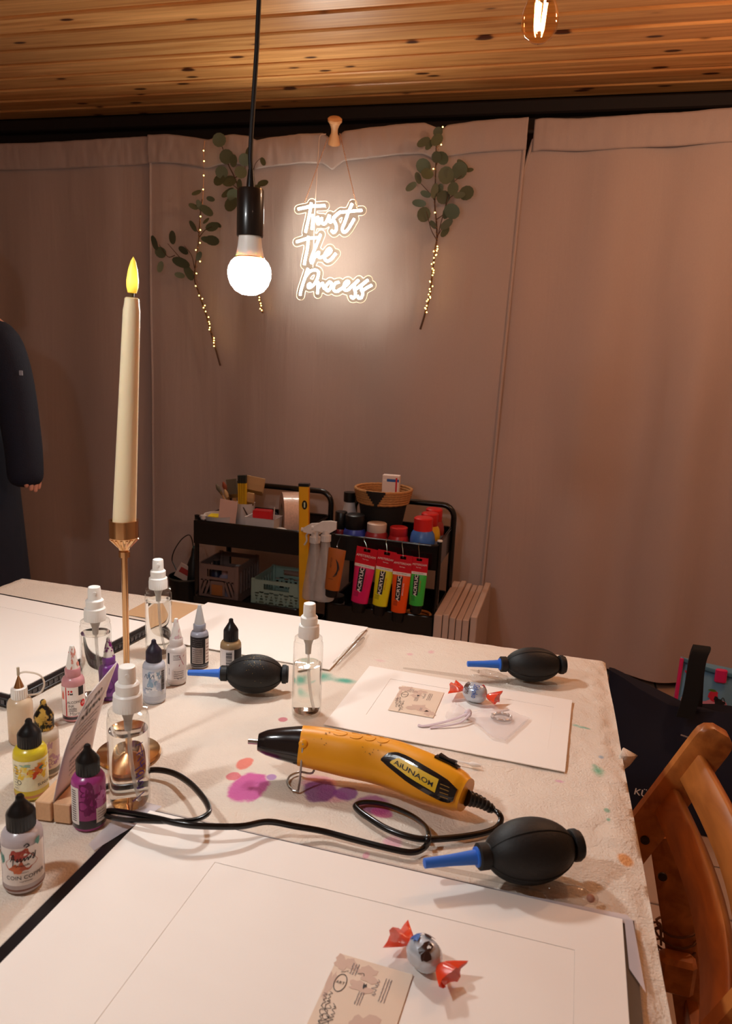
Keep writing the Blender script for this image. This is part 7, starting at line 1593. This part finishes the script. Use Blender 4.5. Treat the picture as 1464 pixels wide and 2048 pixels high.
# head, face and hair
hc = V((0, -0.02, 1.425)); mb = MB(); rings = []
for i in range(15):
    s = i/14; ph = pi*s; z = -cos(ph)*0.112; ring = []
    for j in range(26):
        a_ = 2*pi*j/26; rx, ry = 0.074*sin(ph)**0.8, 0.094*sin(ph)**0.8
        if z < 0: rx *= 1+0.28*z/0.112; ry *= 1+0.12*z/0.112
        x, y = rx*cos(a_), ry*sin(a_)
        if y < 0 and abs(x) < 0.020 and -0.035 < z < 0.012: y -= 0.016*(1-abs(x)/0.020)*(1-abs(z+0.016)/0.030)
        ring.append((hc.x+x, hc.y+y, hc.z+z))
    rings.append(ring)
head = obj('head', mb.loft(rings), skin, t, subd=1)
for sx in (-1, 1):
    ey = obj('eye', MB().sphere((hc.x+sx*0.029, hc.y-0.080, hc.z+0.004), 0.011, 14, 10), M('eye_white', (230, 226, 222), 0.2), head); 
    obj('ear', MB().sphere((hc.x+sx*0.074, hc.y+0.006, hc.z-0.004), 0.022, 12, 8, sc=(0.35, 0.7, 1.2)), skin, head)
obj('mouth', MB().sphere((hc.x, hc.y-0.082, hc.z-0.056), 0.020, 14, 8, sc=(1, 0.35, 0.3)), M('lips', (176, 92, 84), 0.4), head)
hairm = M('hair_blond', (176, 116, 66), 0.55, vary=0.4, vscale=60, stretch=(30, 30, 3)); mb = MB(); rings = []
for i in range(13):
    s = i/12; z = 0.128-0.235*s; ring = []
    k_ = sin(pi*min(0.5, s*0.8+0.06)); 
    for j in range(28):
        a_ = 2*pi*j/28; fr = max(0, -sin(a_)); cut = 0 if s < 0.34 else 1
        rx, ry = 0.088*k_+0.010*s, (0.106*k_)
        y = ry*sin(a_)
        if cut and y < -0.02: y = -0.02
        ring.append((hc.x+rx*cos(a_)*(1+0.03*sin(a_*9+i)), hc.y+0.006+y, hc.z+z))
    rings.append(ring)
obj('hair', mb.loft(rings), hairm, t, subd=1)
# hand with five fingers, mostly inside the sleeve
ax_ = (hd0-wr).normalized(); pl_ = [(*(wr), .022, .016), (*(wr+ax_*0.03), .030, .014), (*(wr+ax_*0.068), .034, .012)]
pts = list(pl_); ed = [(0, 1), (1, 2)]
yv_ = V((0, -1, 0)); xv_ = ax_.cross(yv_).normalized(); yv_ = xv_.cross(ax_).normalized()
for i, (o_f, ln) in enumerate(((-0.024, 0.056), (-0.008, 0.064), (0.008, 0.060), (0.023, 0.048))):
    b_ = wr+ax_*0.078+yv_*o_f; n0_ = len(pts); pts += [(*b_, .0090), (*(b_+ax_*ln*0.5+xv_*0.006), .0082), (*(b_+ax_*ln*0.95+xv_*0.018), .0066)]; ed += [(2, n0_), (n0_, n0_+1), (n0_+1, n0_+2)]
tb = wr+ax_*0.022-yv_*-0.026; n0_ = len(pts); pts += [(*tb, .0105), (*(tb+ax_*0.030+yv_*0.016+xv_*0.012), .0090), (*(tb+ax_*0.052+yv_*0.018+xv_*0.020), .0075)]; ed += [(1, n0_), (n0_, n0_+1), (n0_+1, n0_+2)]
skin_mesh('hand', pts, ed, skin, t)
oh = V((-0.24, -0.06, 0.80)); pts2, ed2 = [], ed
for p in pts:
    v_ = V(p[:3])-wr; pts2.append((oh.x-v_.x, oh.y+v_.y, oh.z+v_.z, *p[3:]))
skin_mesh('hand', pts2, ed2, skin, t)
jk = skin_mesh('jacket', [(0, 0, 0.82, .150, .118), (0, 0, 0.95, .142, .112), (0, -0.005, 1.10, .150, .112), (0, 0, 1.225, .118, .085), (sh.x+0.004, sh.y, sh.z-0.008, .066), ((sh.x+el.x)/2+0.006, (sh.y+el.y)/2, (sh.z+el.z)/2, .062), (el.x-0.012, el.y, el.z, .060), ((el.x+cf.x)/2, (el.y+cf.y)/2, (el.z+cf.z)/2, .056), (cf.x, cf.y, cf.z, .053), (-sh.x, sh.y, sh.z-0.008, .066), (-0.24, -0.02, 0.97, .058), (-0.24, -0.06, 0.805, .042), (0, -0.004, 1.285, .062)],
     [(0, 1), (1, 2), (2, 3), (3, 4), (4, 5), (5, 6), (6, 7), (7, 8), (3, 9), (9, 10), (10, 11), (3, 12)], wool, t)
mb = MB(); rings = []
for i in range(10):
    s = i/9; z = 0.95-0.62*s; r_ = 0.165+0.035*s; rings.append([((r_)*cos(2*pi*j/40)*(1+0.03*s*sin(j*2.1)), (r_*0.8)*sin(2*pi*j/40)*(1+0.03*s*sin(j*1.7)), z) for j in range(40)])
obj('skirt', mb.loft(rings, False, False), dress, t, solid=0.004)
em_ = w2(42, 746, 1.84); obj('sleeve_emblem', MB().box(tuple(em_), (0.012, 0.003, 0.014), bev=0.001), M('emblem_grey', (170, 172, 184), 0.5), t)
for sx in (-1, 1): obj('shoe', MB().loft([[(sx*0.094+w_*cos(2*pi*j/18), y, 0.004+h_*(0.5+0.5*sin(2*pi*j/18))) for j in range(18)] for y, w_, h_ in ((0.055, 0.018, 0.05), (0.04, 0.036, 0.085), (-0.02, 0.038, 0.085), (-0.09, 0.042, 0.06), (-0.15, 0.036, 0.042), (-0.172, 0.014, 0.03))]), black_rubber, t)
